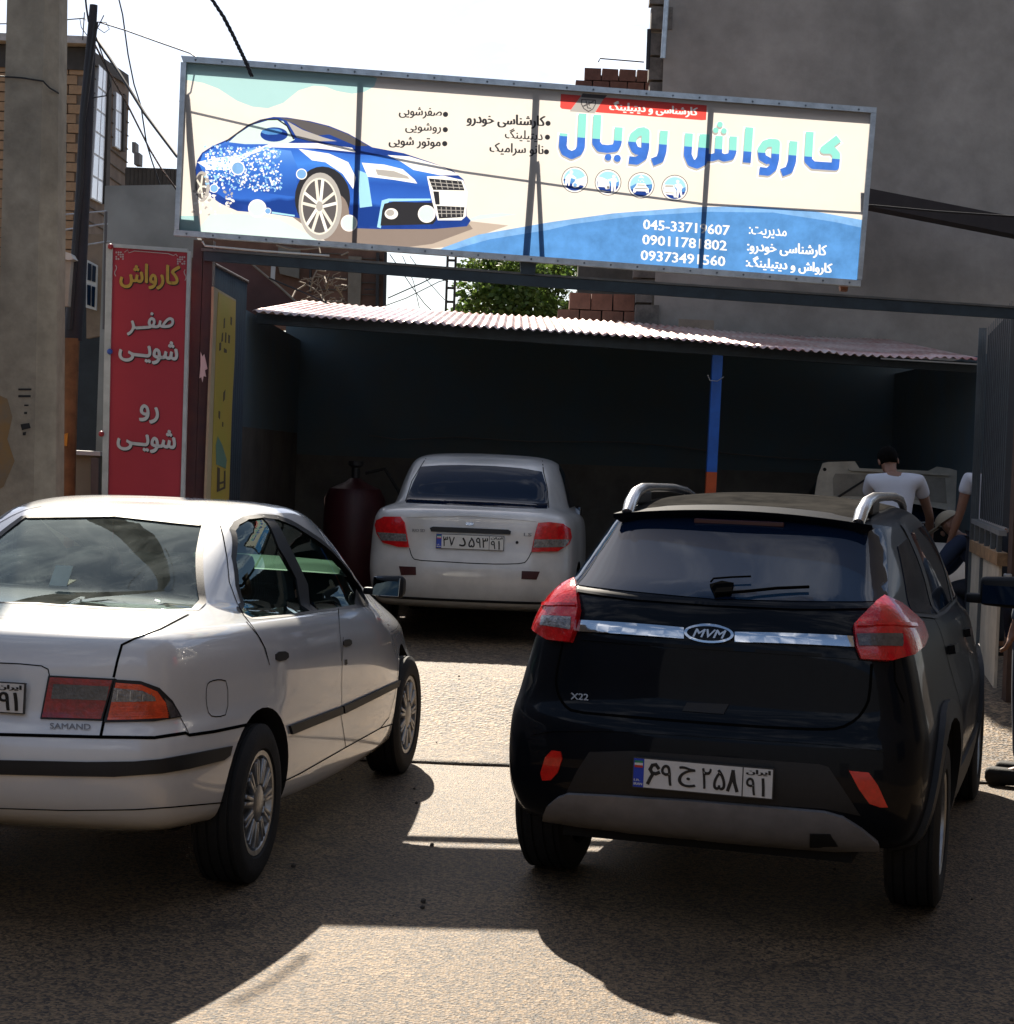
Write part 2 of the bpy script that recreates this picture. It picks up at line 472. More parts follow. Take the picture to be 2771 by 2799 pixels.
def wheel(parent, x, y, r, w, side, style, M, rimr):
    wroot = None
    bm = bmesh.new()
    hw = w / 2; g = 0.008
    prof = [(-hw * .78, rimr), (-hw * .95, rimr + .01), (-hw, (r + rimr) / 2), (-hw * .97, r - .03), (-hw * .84, r - .006)]
    xs = [-.62, -.22, .22, .62]
    prof.append((-hw * .8, r))
    for c in xs: prof += [(hw * c - .005, r), (hw * c - .004, r - g), (hw * c + .004, r - g), (hw * c + .005, r)]
    prof += [(hw * .8, r), (hw * .84, r - .006), (hw * .97, r - .03), (hw, (r + rimr) / 2), (hw * .95, rimr + .01), (hw * .78, rimr)]
    add_lathe(bm, prof, 56, caps=False)
    ty = bmobj('wheel', bm, M['rubber'], parent, smooth=35); ty.location = (x, y, r)
    bm = bmesh.new(); s = side
    if style == 'cap':          # full hubcap with broad ribs
        add_lathe(bm, [(-.05 * s, .05), (hw * .80 * s, rimr + .004), (hw * .88 * s, rimr), (hw * .86 * s, rimr - .018), (hw * .62 * s, rimr - .03), (hw * .60 * s, .05)][::1], 48)
        for k in range(11):
            t = 2 * math.pi * k / 11 + .2; c_, s_ = math.cos(t), math.sin(t)
            for q in (-1, 1):
                a = t + q * .085; rm = Matrix.Rotation(a, 3, 'X')
                add_box(bm, rm @ Vector((hw * .80 * s, 0, .125)), (.022, .017, rimr - .105), rm, .004)
        add_lathe(bm, [(hw * .6 * s, .075), (hw * .86 * s, .07), (hw * .93 * s, .05), (hw * .95 * s, .01)], 28)
    else:
        add_lathe(bm, [(-.06 * s, rimr - .04), (-.05 * s, rimr), (hw * .85 * s, rimr + .004), (hw * .9 * s, rimr - .006), (hw * .84 * s, rimr - .02), (hw * .2 * s, rimr - .03), (-.02 * s, .05), (-.03 * s, .04)], 48)
        for k in range(5):
            for q in (-.13, .13):
                t = 2 * math.pi * k / 5 + q; rm = Matrix.Rotation(t, 3, 'X')
                add_box(bm, rm @ Vector((hw * .6 * s, 0, .115)), (.03, .028, rimr - .09), rm, .006)
        add_lathe(bm, [(0, .06), (hw * .74 * s, .055), (hw * .78 * s, .04)], 24)
    rim = bmobj('rim', bm, M['rim'], ty, smooth=35)
    return ty
def prism_obj(name, prof, x0, x1, m, parent, bev=0.01):
    me = prism(prof, x0, x1, 'X', m); bm = bmesh.new(); bm.from_mesh(me)
    if bev: bmesh.ops.bevel(bm, geom=bm.edges, offset=bev, segments=2, affect='EDGES', profile=.5)
    return bmobj(name, bm, m, parent, smooth=40)
GLYPH = {'۶': [[(.92, .80), (.70, .97), (.42, .93), (.25, .72), (.42, .55), (.72, .52), (.98, .60)], [(.52, .54), (.30, .28), (.12, .02)]],
         '۸': [[(.08, .02), (.32, .45), (.50, .98), (.66, .45), (.92, .02)]], '۱': [[(.35, .98), (.5, .5), (.55, .02)]]}
def plate(parent, o, ux, uz, W_, H_, left, right_, M, flag=True, off=.012):
    "number plate: o = centre, ux = unit to the right, uz = unit up"
    n = ux.cross(uz)    # towards the viewer
    def at(a, b, k): return o + ux * a + uz * b + n * k
    def quad(name, a0, a1, b0, b1, k, t, m, par):
        bm = bmesh.new(); V = [bm.verts.new(at(a, b, kk)) for kk in (k, k - t) for a, b in ((a0, b0), (a1, b0), (a1, b1), (a0, b1))]
        for f in ((0, 1, 2, 3), (7, 6, 5, 4), (0, 4, 5, 1), (1, 5, 6, 2), (2, 6, 7, 3), (3, 7, 4, 0)): bm.faces.new([V[i] for i in f])
        return bmobj(name, bm, m, par)
    pl = quad('licence_plate', -W_ / 2, W_ / 2, -H_ / 2, H_ / 2, off, off, M['plate_edge'], parent)
    e = .004
    quad('plate_face', -W_ / 2 + e, W_ / 2 - e, -H_ / 2 + e, H_ / 2 - e, off + .001, .001, M['plate_white'], pl)
    xb = -W_ / 2 + W_ * .082; xd = W_ / 2 - W_ * .215
    quad('blue_band', -W_ / 2 + e, xb, -H_ / 2 + e, H_ / 2 - e, off + .0022, .001, M['plate_blue'], pl)
    quad('divider', xd - .0018, xd + .0018, -H_ / 2 + e, H_ / 2 - e, off + .0022, .001, M['black_ink'], pl)
    fx0, fx1 = -W_ / 2 + W_ * .014, xb - W_ * .008; fz = H_ / 2 - H_ * .10
    for i, c in enumerate(('flag_green', 'flag_white', 'flag_red')):
        quad('flag_band', fx0, fx1, fz - H_ * .075 * (i + 1), fz - H_ * .075 * i, off + .0032, .0008, M[c], pl)
    def pl_text(s, a0, a1, b0, b1, rtl, bold=.02, m=M['black_ink']):
        if s in GLYPH:
            V = []; Fx = []; w = (b1 - b0) * .17; kk = 0
            for st in GLYPH[s]:
                q = [Vector((a0 + (a1 - a0) * u, b0 + (b1 - b0) * v)) for u, v in st]
                for i in range(len(q) - 1):
                    d = (q[i + 1] - q[i]).normalized(); nn = Vector((-d.y, d.x)) * w / 2; e = d * w * .3; kk += 1; b = len(V)
                    for c in (q[i] - e + nn, q[i + 1] + e + nn, q[i + 1] + e - nn, q[i] - e - nn): V.append(at(c.x, c.y, off + .0026 + kk * .0001))
                    Fx.append((b, b + 1, b + 2, b + 3))
            return pymesh('plate_text', V, Fx, m, pl)
        return lettering('plate_text', s, lambda u, v, k: at(a0 + (a1 - a0) * u, b0 + (b1 - b0) * v, off + .0026 + k), m, pl, rtl, bold, .012)
    pl_text('I.R.', fx0, fx1 - W_ * .015, -H_ * .27, -H_ * .20, False, .02, M['plate_white'])
    pl_text('IRAN', fx0, fx1, -H_ * .40, -H_ * .32, False, .02, M['plate_white'])
    a = xb + W_ * .012
    for s, x0, x1, z0, z1 in left: pl_text(s, a + (xd - a) * x0, a + (xd - a) * x1, H_ * z0, H_ * z1, ord(s[0]) < 0x6F0 and len(s) == 1, .03)
    for s, x0, x1, z0, z1 in right_: pl_text(s, xd + (W_ / 2 - xd) * x0, xd + (W_ / 2 - xd) * x1, H_ * z0, H_ * z1, len(s) > 2, .03)
    return pl
# ---------------------------------------------------------------- materials used on cars
M = dict(
    white=mat('white_car_paint', (.80, .81, .80), .25, coat=1.0, var=.10, vscale=3, bump=.015, bscale=9, v2=.12, v2scale=1.5),
    white2=mat('cream_white_car_paint', (.74, .725, .69), .3, coat=.7, var=.16, vscale=4, bump=.02, bscale=8, v2=.2, v2scale=1.3),
    black=mat('black_car_paint', (.003, .005, .009), .4, coat=.24, var=.3, vscale=5, v2=.2, spec=.08),
    dustroof=mat('dusty_black_roof', (.022, .0215, .021), .85, spec=.02, col2=(.042, .040, .037), vscale=7, bump=.03, bscale=14),
    rubber=mat('tyre_rubber', (.012, .012, .012), .8, var=.4, vscale=20, bump=.2, bscale=120),
    rim=mat('silver_wheel', (.42, .43, .44), .35, .85, var=.3, vscale=30),
    trim=mat('black_plastic', (.009, .010, .012), .55, var=.3, vscale=30, bump=.05, bscale=200),
    grey_plastic=mat('grey_skid_plastic', (.25, .25, .26), .5, .2, var=.25, vscale=8),
    seam=mat('panel_gap', (.004, .004, .004), .9),
    liner=mat('wheel_well', (.008, .008, .008), .95, var=.3),
    cabin=mat('cabin_lining', (.045, .045, .042), .8, var=.3, vscale=12),
    seat=mat('grey_seat_fabric', (.07, .07, .068), .9, var=.3, vscale=25),
    chrome=mat('chrome', (.75, .75, .75), .06, 1.0, var=.05),
    silver=mat('silver_metal', (.6, .6, .6), .25, .9, var=.1),
    mirror=mat('mirror_glass', (.6, .62, .62), .02, 1.0),
    darkglass=mat('dark_glass_sky_blue', (.003, .010, .026), .03, spec=.22),  # blue base colour stands in for deep sky mirrored in the glass
    red_lens=mat('red_lens', (.72, .010, .012), .16, coat=.6, bump=.25, bscale=60, var=.35, vscale=30),
    darkred_lens=mat('dark_red_lens', (.42, .010, .012), .2, coat=.6, bump=.25, bscale=60, var=.5, vscale=25),
    orange_lens=mat('orange_red_lens', (.95, .10, .02), .16, coat=.6, bump=.3, bscale=70, var=.35, vscale=40),
    clear_lens=mat('clear_lens', (.30, .28, .27), .12, .3, coat=1.0, bump=.5, bscale=90, var=.6, vscale=60),
    smoke_lens=mat('smoked_lens', (.10, .09, .09), .15, coat=1.0, bump=.3, bscale=90, var=.5, vscale=40),
    reflector=mat('dull_red_reflector', (.07, .018, .018), .3, var=.3),
    bright_reflector=mat('red_reflector', (.80, .02, .012), .15, coat=.6, var=.3, vscale=30),
    plate_white=mat('plate_white', (.72, .72, .69), .45, var=.08, vscale=30),
    plate_edge=mat('plate_edge', (.03, .03, .03), .5), plate_blue=mat('plate_blue', (.01, .05, .45), .45),
    black_ink=mat('black_ink', (.006, .006, .006), .5), flag_green=mat('flag_green', (.02, .25, .12), .5),
    flag_white=mat('flag_white', (.7, .7, .7), .5), flag_red=mat('flag_red', (.5, .03, .02), .5),
)
MATS['panel_gap'].node_tree.nodes['Principled BSDF'].inputs['IOR'].default_value = 1.0
MATS['dusty_black_roof'].node_tree.nodes['Principled BSDF'].inputs['IOR'].default_value = 1.0
M['glass'] = glassmat('green_tinted_window', (.46, .62, .53))
M['dusty_glass'] = glassmat('dusty_rear_glass', (.46, .62, .53), film=.30)
M['glass_lamp'] = glassmat('lamp_glass', (.9, .9, .9))

def mirror_part(parent, body, x, y, z, w, h, d, side, ang=0.15, gm='mirror'):
    "door mirror: rounded housing on a stalk, with a glass towards the back"
    bm = bmesh.new(); s = side
    bmesh.ops.create_cube(bm, size=1.0)
    for v in bm.verts:
        v.co = Vector((v.co.x * w, v.co.y * d, v.co.z * h))
        if v.co.y > 0: v.co.x *= .80; v.co.z *= .72
        if v.co.x * s < 0: v.co.z *= .86
    bmesh.ops.bevel(bm, geom=bm.edges, offset=.028, segments=3, affect='EDGES', profile=.6)
    add_box(bm, (-s * w * .62, .02, -h * .25), (w * .5, d * .45, h * .28), None, .01)
    o = bmobj('door_mirror', bm, M['trim'], parent, smooth=50); o.location = (x, y, z); o.rotation_euler = (0, 0, -s * ang)
    g = box('mirror_glass', (0, -d / 2 - .002, 0), (w * .82, .006, h * .74), M[gm], o, rot=Matrix.Rotation(R(-10), 3, 'X'), bev=.002)
    return o

# ================================================================= silver white saloon, left
def build_saloon():
    T = empty('parked_car', (-1.915, 6.42, 0), -R(9.6), 'white saloon car parked at the left with its rear and right side showing', 'car')
    mw = Matrix.Translation(T.location) @ Matrix.Rotation(-R(9.6), 4, 'Z')
    up = [ring((1.07, .985, 1.00), .92, 3.50, .60, .735, .66, .13, .22, crown=.012),
          ring((1.10, 1.02, 1.03), .96, 3.42, .595, .725, .65, .12, .2, crown=.012),
          ring((1.22, 1.22, 1.19), 1.16, 3.14, .575, .675, .61, .11, .2, crown=.01),
          ring((1.35, 1.375, 1.34), 1.42, 2.84, .545, .615, .56, .10, .2, crown=.008),
          ring((1.395, 1.425, 1.39), 1.53, 2.70, .515, .575, .52, .12, .2, crown=.008)]
    rings = [ring(.24, .6, 3.9, .0), ring(.24, .5, 4.0, .50), ring((.33, .2, .24), .16, 4.36, .70, .80, .70, .2, .3),
             ring((.385, .22, .27), .045, 4.46, .76, .835, .76, .3, .42),
             ring((.48, .40, .42), .0, 4.50, .775, .86, .78, .32, .5), ring((.60, .55, .50), -.012, 4.49, .775, .865, .775, .33, .5),
             ring((.695, .66, .56), .015, 4.46, .765, .865, .76, .33, .5), ring((.715, .69, .60), .06, 4.43, .745, .865, .74, .30, .5),
             ring((.86, .82, .66), .075, 4.40, .74, .86, .73, .27, .5), ring((.96, .90, .72), .10, 4.36, .725, .845, .72, .24, .5),
             ring((1.005, .95, .78), .13, 4.25, .70, .825, .69, .20, .5, crown=.008),
             ring((1.03, .975, .83), .20, 4.10, .67, .80, .66, .16, .4, crown=.014),
             ring((1.05, .98, .91), .52, 3.80, .64, .765, .66, .15, .3, crown=.014)] + up + [
             ring((1.425, 1.452, 1.42), 1.70, 2.55, .42, .475, .42, .12, .2, crown=.006), ring((1.44, 1.462, 1.435), 1.85, 2.42, .22, .25, .22, .1, .15, crown=.002),
             ring((1.443, 1.465, 1.44), 1.9, 2.36, .0)]
    me = loft(rings); skin = Skin(me, mw)
    def L(pts): return [skin.cam(*p)[0] for p in pts]
    inner = [ring(.42, 1.05, 3.1, .0), ring(.42, 1.0, 3.2, .60), ring(.80, 1.02, 3.3, .66, .72, .62, .1, .2)]
    for (z, a, b, wr, wm, wf, dz) in ((1.03, 1.02, 3.40, .54, .675, .60, 0), (1.22, 1.22, 3.08, .525, .625, .56, 0), (1.345, 1.48, 2.80, .49, .56, .50, 0), (1.375, 1.60, 2.66, .44, .50, .44, 0)):
        inner.append(ring((z - .01, z, z - .01), a, b, wr, wm, wf, .1, .15))
    inner += [ring(1.40, 1.75, 2.5, .2), ring(1.405, 1.8, 2.45, .0)]
    im = loft(inner, 'in', 1); im.materials.append(M['cabin'])
    # window outlines, read where they stand on the body
    dlo = L(s2([(368, 350), (400, 300), (470, 262), (590, 246), (700, 256), (820, 300), (950, 380), (1110, 500), (1240, 650), (1330, 780), (1375, 880), (1370, 908), (1000, 958), (820, 985), (520, 1015), (445, 905), (405, 770), (378, 560)]))
    dl = [(p.y, p.z) for p in dlo]
    g1, g2 = L(s1([(1790, 365), (1640, 1125)]))
    rw = [(-g2.x, g2.z), (0, g2.z + .012), (g2.x, g2.z), (g1.x + .3 * (g2.x - g1.x), g1.z + .35 * (g2.z - g1.z)), (g1.x, g1.z), (0, g1.z + .022), (-g1.x, g1.z), (-(g1.x + .3 * (g2.x - g1.x)), g1.z + .35 * (g2.z - g1.z))]
    rw = [(x, max(z, 1.065)) for x, z in rw]
    fw = [(-.62, 1.07), (0, 1.075), (.62, 1.07), (.58, 1.22), (.50, 1.355), (0, 1.37), (-.50, 1.355), (-.58, 1.22)]
    wy = [(.985, .31), (3.65, .31)]
    cuts = [im, prism([(p[0], p[1]) for p in dl], -1.3, 1.3, 'X', M['trim']), prism(rw, .5, 1.75, 'Y', M['trim']), prism(fw, 2.62, 3.75, 'Y', M['trim'])]
    for y, z in wy:
        for s in (-1, 1): cuts.append(cyl_cut(y, z + .02, .355, *sorted((s * .56, s * 1.2)), M['liner']))
    body = newobj('body', carve(me, cuts, M['white']), None, T)
    # glass
    sp = lambda pts: [(p.y, p.z) for p in L(s2(pts))]
    patch('rear_door_glass', skin, 'side', sp([(395, 345), (420, 300), (480, 268), (585, 256), (720, 480), (860, 720), (965, 950), (820, 975), (535, 1000), (465, 900), (425, 770), (395, 560)]), M['glass'], T, off=-.005, mirror=True)
    patch('front_door_glass', skin, 'side', sp([(680, 268), (760, 290), (900, 370), (1060, 500), (1200, 670), (1290, 830), (1290, 905), (1020, 945), (940, 760), (800, 480)]), M['glass'], T, off=-.005, mirror=True)
    patch('door_pillar', skin, 'side', sp([(585, 250), (670, 260), (800, 480), (935, 760), (1015, 955), (960, 962), (850, 720), (715, 480)]), M['trim'], T, off=.0, thick=.02, mirror=True)
    strip('window_frame', skin, 'side', dl, .028, M['trim'], T, off=.001, closed=True, mirror=True)
    patch('mirror_triangle', skin, 'side', sp([(1290, 790), (1375, 900), (1290, 912)]), M['trim'], T, off=.002, mirror=True)
    patch('rear_window', skin, 'rear', [(x * .985, z) for x, z in rw], M['dusty_glass'], T, off=-.004)
    strip('rear_window_seal', skin, 'rear', rw, .030, M['trim'], T, off=.0015, closed=True)
    patch('windscreen', skin, 'front', fw, M['glass'], T, off=-.004)
    # seats and shelf inside
    for sx in (-.34, .34):
        for y, nm in ((2.15, 'front_seat'), (1.35, 'rear_seat')):
            bm = bmesh.new(); add_box(bm, (sx, y + .3, .55), (.48, .5, .16), None, .05)
            add_box(bm, (sx, y, .82), (.46, .13, .55), Matrix.Rotation(R(12), 3, 'X'), .05)
            add_box(bm, (sx, y - .10, 1.15), (.22, .08, .14), None, .035)
            bmobj(nm, bm, M['seat'], T, smooth=50)
    box('parcel_shelf', (0, 1.25, 1.015), (1.06, .36, .03), M['cabin'], T, bev=.01)
    box('sticker', (-.03, 1.02, 1.16), (.075, .004, .10), mat('pale_sticker', (.5, .6, .52), .6, var=.2), T, rot=Matrix.Rotation(R(-38), 3, 'X'))
    # gaps
    S = M['seam']
    strip('panel_gap', skin, 'cam', s1([(1642, 1148), (1400, 1275), (1180, 1355), (1062, 1412), (1025, 1540), (990, 1695)]), .009, S, T, mirror=True)
    strip('panel_gap', skin, 'cam', s3([(862, 150), (805, 320), (752, 583)]), .010, S, T, mirror=True)
    strip('panel_gap', skin, 'cam', s3([(-425, 553), (0, 568), (750, 587), (1150, 592), (1385, 556), (1412, 572), (1600, 545), (1840, 495)]), .012, S, T, mirror=True)
    strip('panel_gap', skin, 'cam', s3([(-425, 1108), (0, 1118), (500, 1133), (1000, 1128), (1300, 1108), (1665, 1075)]), .005, S, T, mirror=True)
    strip('panel_gap', skin, 'cam', s3([(1345, 440), (1385, 510), (1412, 570)]), .004, S, T, mirror=True)
    strip('panel_gap', skin, 'cam', s3([(-425, 15), (150, 40), (310, 55), (360, 80), (370, 128)]), .004, S, T, mirror=True)
    patch('plate_recess', skin, 'cam', s3([(-425, 130), (360, 145), (300, 470), (-425, 455)]), M['white'], T, off=-.001, mirror=True) if 0 else None
    strip('panel_gap', skin, 'cam', s2([(215, 232), (262, 258), (300, 400), (328, 560), (345, 740), (400, 890), (450, 985), (520, 1075), (580, 1170), (615, 1240), (645, 1360)]), .005, S, T, mirror=True)
    strip('panel_gap', skin, 'cam', s4([(232, 0), (330, 115), (385, 215), (425, 340)]), .006, S, T, mirror=True)
    strip('panel_gap', skin, 'cam', s2([(1160, 940), (1165, 1050), (1178, 1200), (1182, 1330)]), .005, S, T, mirror=True)
    strip('panel_gap', skin, 'cam', s4([(1075, 130), (1065, 420), (1062, 740), (1055, 800), (1100, 1095)]), .005, S, T, mirror=True)
    strip('panel_gap', skin, 'cam', s4([(545, 1395), (700, 1320), (1100, 1092), (1400, 925), (1505, 890)]), .006, S, T, mirror=True)
    strip('panel_gap', skin, 'cam', s4([(1545, 300), (1550, 480), (1530, 620), (1475, 830), (1400, 925)]), .006, S, T, mirror=True)
    strip('fuel_flap', skin, 'cam', s3([(1540, 200), (1570, 168), (1640, 155), (1700, 172), (1700, 415), (1625, 438), (1560, 425), (1537, 330)]), .004, S, T, closed=True, smooth_pts=1)
    # door mouldings, bumper strip
    patch('door_moulding', skin, 'cam', s4([(598, 905), (1055, 737), (1060, 800), (620, 978)]), M['trim'], T, off=.012, thick=.014, mirror=True)
    patch('door_moulding', skin, 'cam', s4([(1068, 732), (1560, 508), (1545, 565), (1075, 798)]), M['trim'], T, off=.012, thick=.014, mirror=True)
    patch('bumper_strip', skin, 'cam', s3([(-425, 745), (0, 757), (650, 772), (1000, 768), (1200, 750), (1500, 695), (1722, 652), (1705, 722), (1660, 757), (1400, 822), (1200, 856), (850, 880), (400, 872), (0, 862), (-425, 850)]), M['trim'], T, off=.010, thick=.014, mirror=True)
    patch('door_handle', skin, 'cam', s2([(687, 1262), (782, 1256), (788, 1318), (692, 1338)]), M['trim'], T, off=.004, thick=.006, mirror=True, round_=1)
    patch('door_handle', skin, 'cam', s2([(1194, 1172), (1255, 1166), (1259, 1213), (1197, 1226)]), M['trim'], T, off=.004, thick=.006, mirror=True, round_=1)
    patch('door_lock', skin, 'cam', s4([(1088, 330), (1108, 325), (1110, 365), (1092, 378)]), M['trim'], T, off=.003, mirror=True)
    # tail lamps: lid part and wing part on a black bed
    for nm, out, parts in (
        ('tail_lamp', [(365, 126), (853, 150), (762, 466), (303, 452)],
         [('red_lens', 'darkred_lens', [(378, 140), (838, 163), (755, 452), (318, 440)], .010), ('reversing_lens', 'smoke_lens', [(405, 190), (815, 208), (795, 312), (388, 300)], .013), ('inner_reflector', 'darkred_lens', [(425, 325), (632, 330), (622, 415), (418, 408)], .012)]),
        ('tail_lamp', [(856, 155), (1050, 168), (1185, 218), (1280, 315), (1348, 437), (1150, 470), (775, 478)],
         [('orange_lens', 'orange_lens', [(866, 180), (1050, 195), (1165, 245), (1225, 330), (1245, 445), (1000, 458), (800, 463)], .010), ('clear_lens', 'clear_lens', [(852, 218), (1060, 240), (1145, 285), (1155, 316), (1000, 322), (832, 322)], .013), ('dark_lens_corner', 'smoke_lens', [(1215, 290), (1262, 325), (1330, 430), (1262, 445), (1235, 360)], .0105)])):
        outs = patch(nm, skin, 'cam', s3(out), M['trim'], T, off=.007, thick=.012, mirror=True)
        for pn, mk, poly, of in parts:
            a, b = patch(pn, skin, 'cam', s3(poly), M[mk], None, off=of, thick=.004, mirror=True, step=5)
            a.parent = outs[0]; b.parent = outs[1]
    for k in range(9):
        x = 880 + k * 30
        q = strip('lens_rib', skin, 'cam', s3([(x, 232 + k * 3), (x - 6, 312)]), .0022, M['silver'] if k % 3 == 0 else M['clear_lens'], outs[0], off=.0175)
    for k in range(5): strip('lens_rib', skin, 'cam', s3([(840 - k * 3, 345 + k * 22), (1225 + k * 4, 350 + k * 18)]), .003, M['orange_lens'], outs[0], off=.015, thick=.003)
    # badge
    pa = [skin.cam(*q)[0] for q in s3([(375, 528), (678, 536), (375, 486)])]
    ux = pa[1] - pa[0]; uz = pa[2] - pa[0]; nn = ux.cross(uz).normalized()
    lettering('badge_letters', 'SAMAND', lambda u, v, k: pa[0] + ux * u + uz * v + nn * (.005 + k), M['grey_plastic'], T, False, .004, .01)
    pz = skin.cam(*s3([(60, 287)])[0])[0].z
    q = skin.rear(0, pz)[0]
    plate(T, Vector((0, q.y - .006, pz)), Vector((1, 0, 0)), Vector((0, .05, 1)).normalized(), .52, .108,
          [], [('۹۱', .15, .8, -.40, .18), ('ایران', .12, .88, .24, .42)], M)
    for (y, z), nmx in zip(wy, range(2)):
        for s in (-1, 1): wheel(T, s * .745, y, .31, .195, s, 'cap', M, .205)
    for s in (-1, 1): mirror_part(T, body, s * .865, 2.98, 1.04, .17, .125, .10, s)
    bm = bmesh.new(); add_box(bm, (0, 2.3, .27), (1.2, 3.2, .06)); add_box(bm, (0, .62, .42), (1.0, .6, .12)); bmobj('underbody', bm, M['liner'], T)
    tube('exhaust_pipe', [(-.45, .9, .26), (-.45, .12, .25)], .025, M['rubber'], T)
    return T
SAL = build_saloon()

# ================================================================= black crossover, right
def build_suv():
    a = R(17.3)
    T = empty('parked_car', (.725, 6.75, 0), -a, 'black crossover car with silver roof rails parked at the right', 'car')
    mw = Matrix.Translation(T.location) @ Matrix.Rotation(-a, 4, 'Z')
    rings = [ring(.30, .6, 3.6, .0), ring(.30, .5, 3.7, .50), ring((.30, .25, .27), .16, 4.05, .72, .79, .68, .2, .3),
             ring((.36, .28, .33), .05, 4.15, .76, .82, .76, .22, .42), ring((.48, .40, .45), .0, 4.19, .80, .84, .80, .26, .5),
             ring((.62, .55, .58), .0, 4.20, .81, .855, .80, .28, .5), ring((.735, .70, .68), .02, 4.18, .805, .858, .79, .28, .5),
             ring((.775, .75, .73), .055, 4.14, .79, .855, .78, .27, .5), ring((.90, .88, .80), .075, 4.10, .76, .825, .76, .25, .5),
             ring((1.03, 1.00, .88), .09, 4.02, .73, .805, .74, .26, .5), ring((1.12, 1.06, .94), .12, 3.90, .69, .79, .72, .25, .5, crown=.01),
             ring((1.19, 1.09, .99), .17, 3.70, .65, .765, .70, .24, .4, crown=.012),
             ring((1.215, 1.11, 1.05), .215, 3.42, .63, .74, .68, .22, .3, crown=.012),
             ring((1.30, 1.24, 1.22), .38, 3.08, .600, .715, .63, .20, .25, crown=.01),
             ring((1.42, 1.42, 1.38), .60, 2.78, .555, .640, .58, .17, .25, crown=.008),
             ring((1.478, 1.50, 1.46), .69, 2.62, .525, .59, .54, .14, .25, crown=.01),
             ring((1.505, 1.54, 1.50), .74, 2.50, .48, .53, .49, .13, .25, crown=.012),
             ring((1.528, 1.565, 1.53), .92, 2.35, .34, .39, .36, .10, .2, crown=.008), ring((1.545, 1.582, 1.545), 1.1, 2.2, .16, .2, .18, .1, .2, crown=.002),
             ring((1.548, 1.585, 1.548), 1.2, 2.1, .0)]
    me = loft(rings); skin = Skin(me, mw)
    wy = [(.80, .325), (3.355, .325)]
    cuts = []
    for y, z in wy:
        for s in (-1, 1): cuts.append(cyl_cut(y, z + .03, .385, *sorted((s * .56, s * 1.2)), M['liner']))
    body = newobj('body', carve(me, cuts, M['black']), None, T)
    # dusty roof skin
    patch('roof_panel', skin, 'top', [(-.45, .80), (0, .76), (.45, .80), (.50, 1.3), (.47, 2.35), (0, 2.42), (-.47, 2.35), (-.50, 1.3)], M['dustroof'], T, off=.0015, step=.05)
    # spoiler over the window
    sp = []
    bm = bmesh.new(); N = 14
    top = []; und = []; lip = []
    for i in range(N + 1):
        x = -.50 + 1.0 * i / N; k = (x / .5) ** 2
        z = 1.528 - .035 * k; y0 = .645 + .045 * k
        top.append((x, .86, 1.540 - .035 * k)); lip.append((x * 1.04, y0, z - .006)); und.append((x * 1.045, y0 + .01, z - .022)); sp.append((x * .98, .70, z - .04))
    rows = [[bm.verts.new(p) for p in r] for r in (top, lip, und, sp)]
    for ra, rb in zip(rows, rows[1:]):
        for i in range(N): bm.faces.new((ra[i], ra[i + 1], rb[i + 1], rb[i]))
    for i in (0, N): bm.faces.new([r[i] for r in rows])
    spo = bmobj('roof_spoiler', bm, M['black'], T, smooth=35)
    for p in spo.data.polygons: pass
    # glass
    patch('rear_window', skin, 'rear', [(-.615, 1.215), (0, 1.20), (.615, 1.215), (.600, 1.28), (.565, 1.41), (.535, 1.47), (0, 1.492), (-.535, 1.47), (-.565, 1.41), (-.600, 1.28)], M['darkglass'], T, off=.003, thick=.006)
    strip('window_ledge', skin, 'rear', [(-.64, 1.195), (-.3, 1.182), (0, 1.180), (.3, 1.182), (.64, 1.195)], .012, M['black'], T, off=.008, thick=.01)
    bm_y = .245
    hl = box('high_brake_lamp', (.0, .664, 1.474), (.36, .02, .020), M['reflector'], T, bev=.004)
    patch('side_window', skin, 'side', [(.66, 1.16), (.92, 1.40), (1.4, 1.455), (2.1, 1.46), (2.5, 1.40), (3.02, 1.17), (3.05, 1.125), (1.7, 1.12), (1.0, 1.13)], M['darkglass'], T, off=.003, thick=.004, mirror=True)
    for y0, y1 in ((1.12, 1.2), (2.02, 2.10)):
        patch('window_pillar', skin, 'side', [(y0, 1.12), (y0 + .05, 1.48), (y1 + .05, 1.48), (y1, 1.12)], M['trim'], T, off=.005, mirror=True)
    strip('window_trim', skin, 'side', [(.62, 1.15), (1.0, 1.118), (1.7, 1.108), (3.05, 1.112)], .014, M['trim'], T, off=.006, mirror=True)
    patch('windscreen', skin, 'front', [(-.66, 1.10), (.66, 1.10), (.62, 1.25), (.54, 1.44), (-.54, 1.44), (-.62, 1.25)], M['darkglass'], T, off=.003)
    # lamps
    lo = [(562, 922), (270, 1110), (225, 1170), (212, 1350), (275, 1402), (340, 1442), (528, 1458), (568, 1360), (602, 1180), (588, 1070)]
    la = patch('tail_lamp', skin, 'cam', u1(lo), M['red_lens'], T, off=.022, thick=.03, dome=.014, step=6)
    patch('reversing_lens', skin, 'cam', u1([(320, 1252), (552, 1256), (546, 1357), (300, 1325)]), M['clear_lens'], la, off=.036, thick=.006, dome=.004, step=5)
    patch('lamp_bar', skin, 'cam', u1([(330, 1150), (590, 1150), (592, 1172), (325, 1175)]), M['red_lens'], la, off=.041, thick=.01, step=5)
    ro = [(1010, 835), (1110, 885), (1262, 1010), (1298, 1100), (1272, 1162), (1200, 1222), (1060, 1262), (870, 1247), (835, 1160), (820, 1020), (850, 990)]
    ra = patch('tail_lamp', skin, 'cam', u2(ro), M['red_lens'], T, off=.022, thick=.03, dome=.014, step=6)
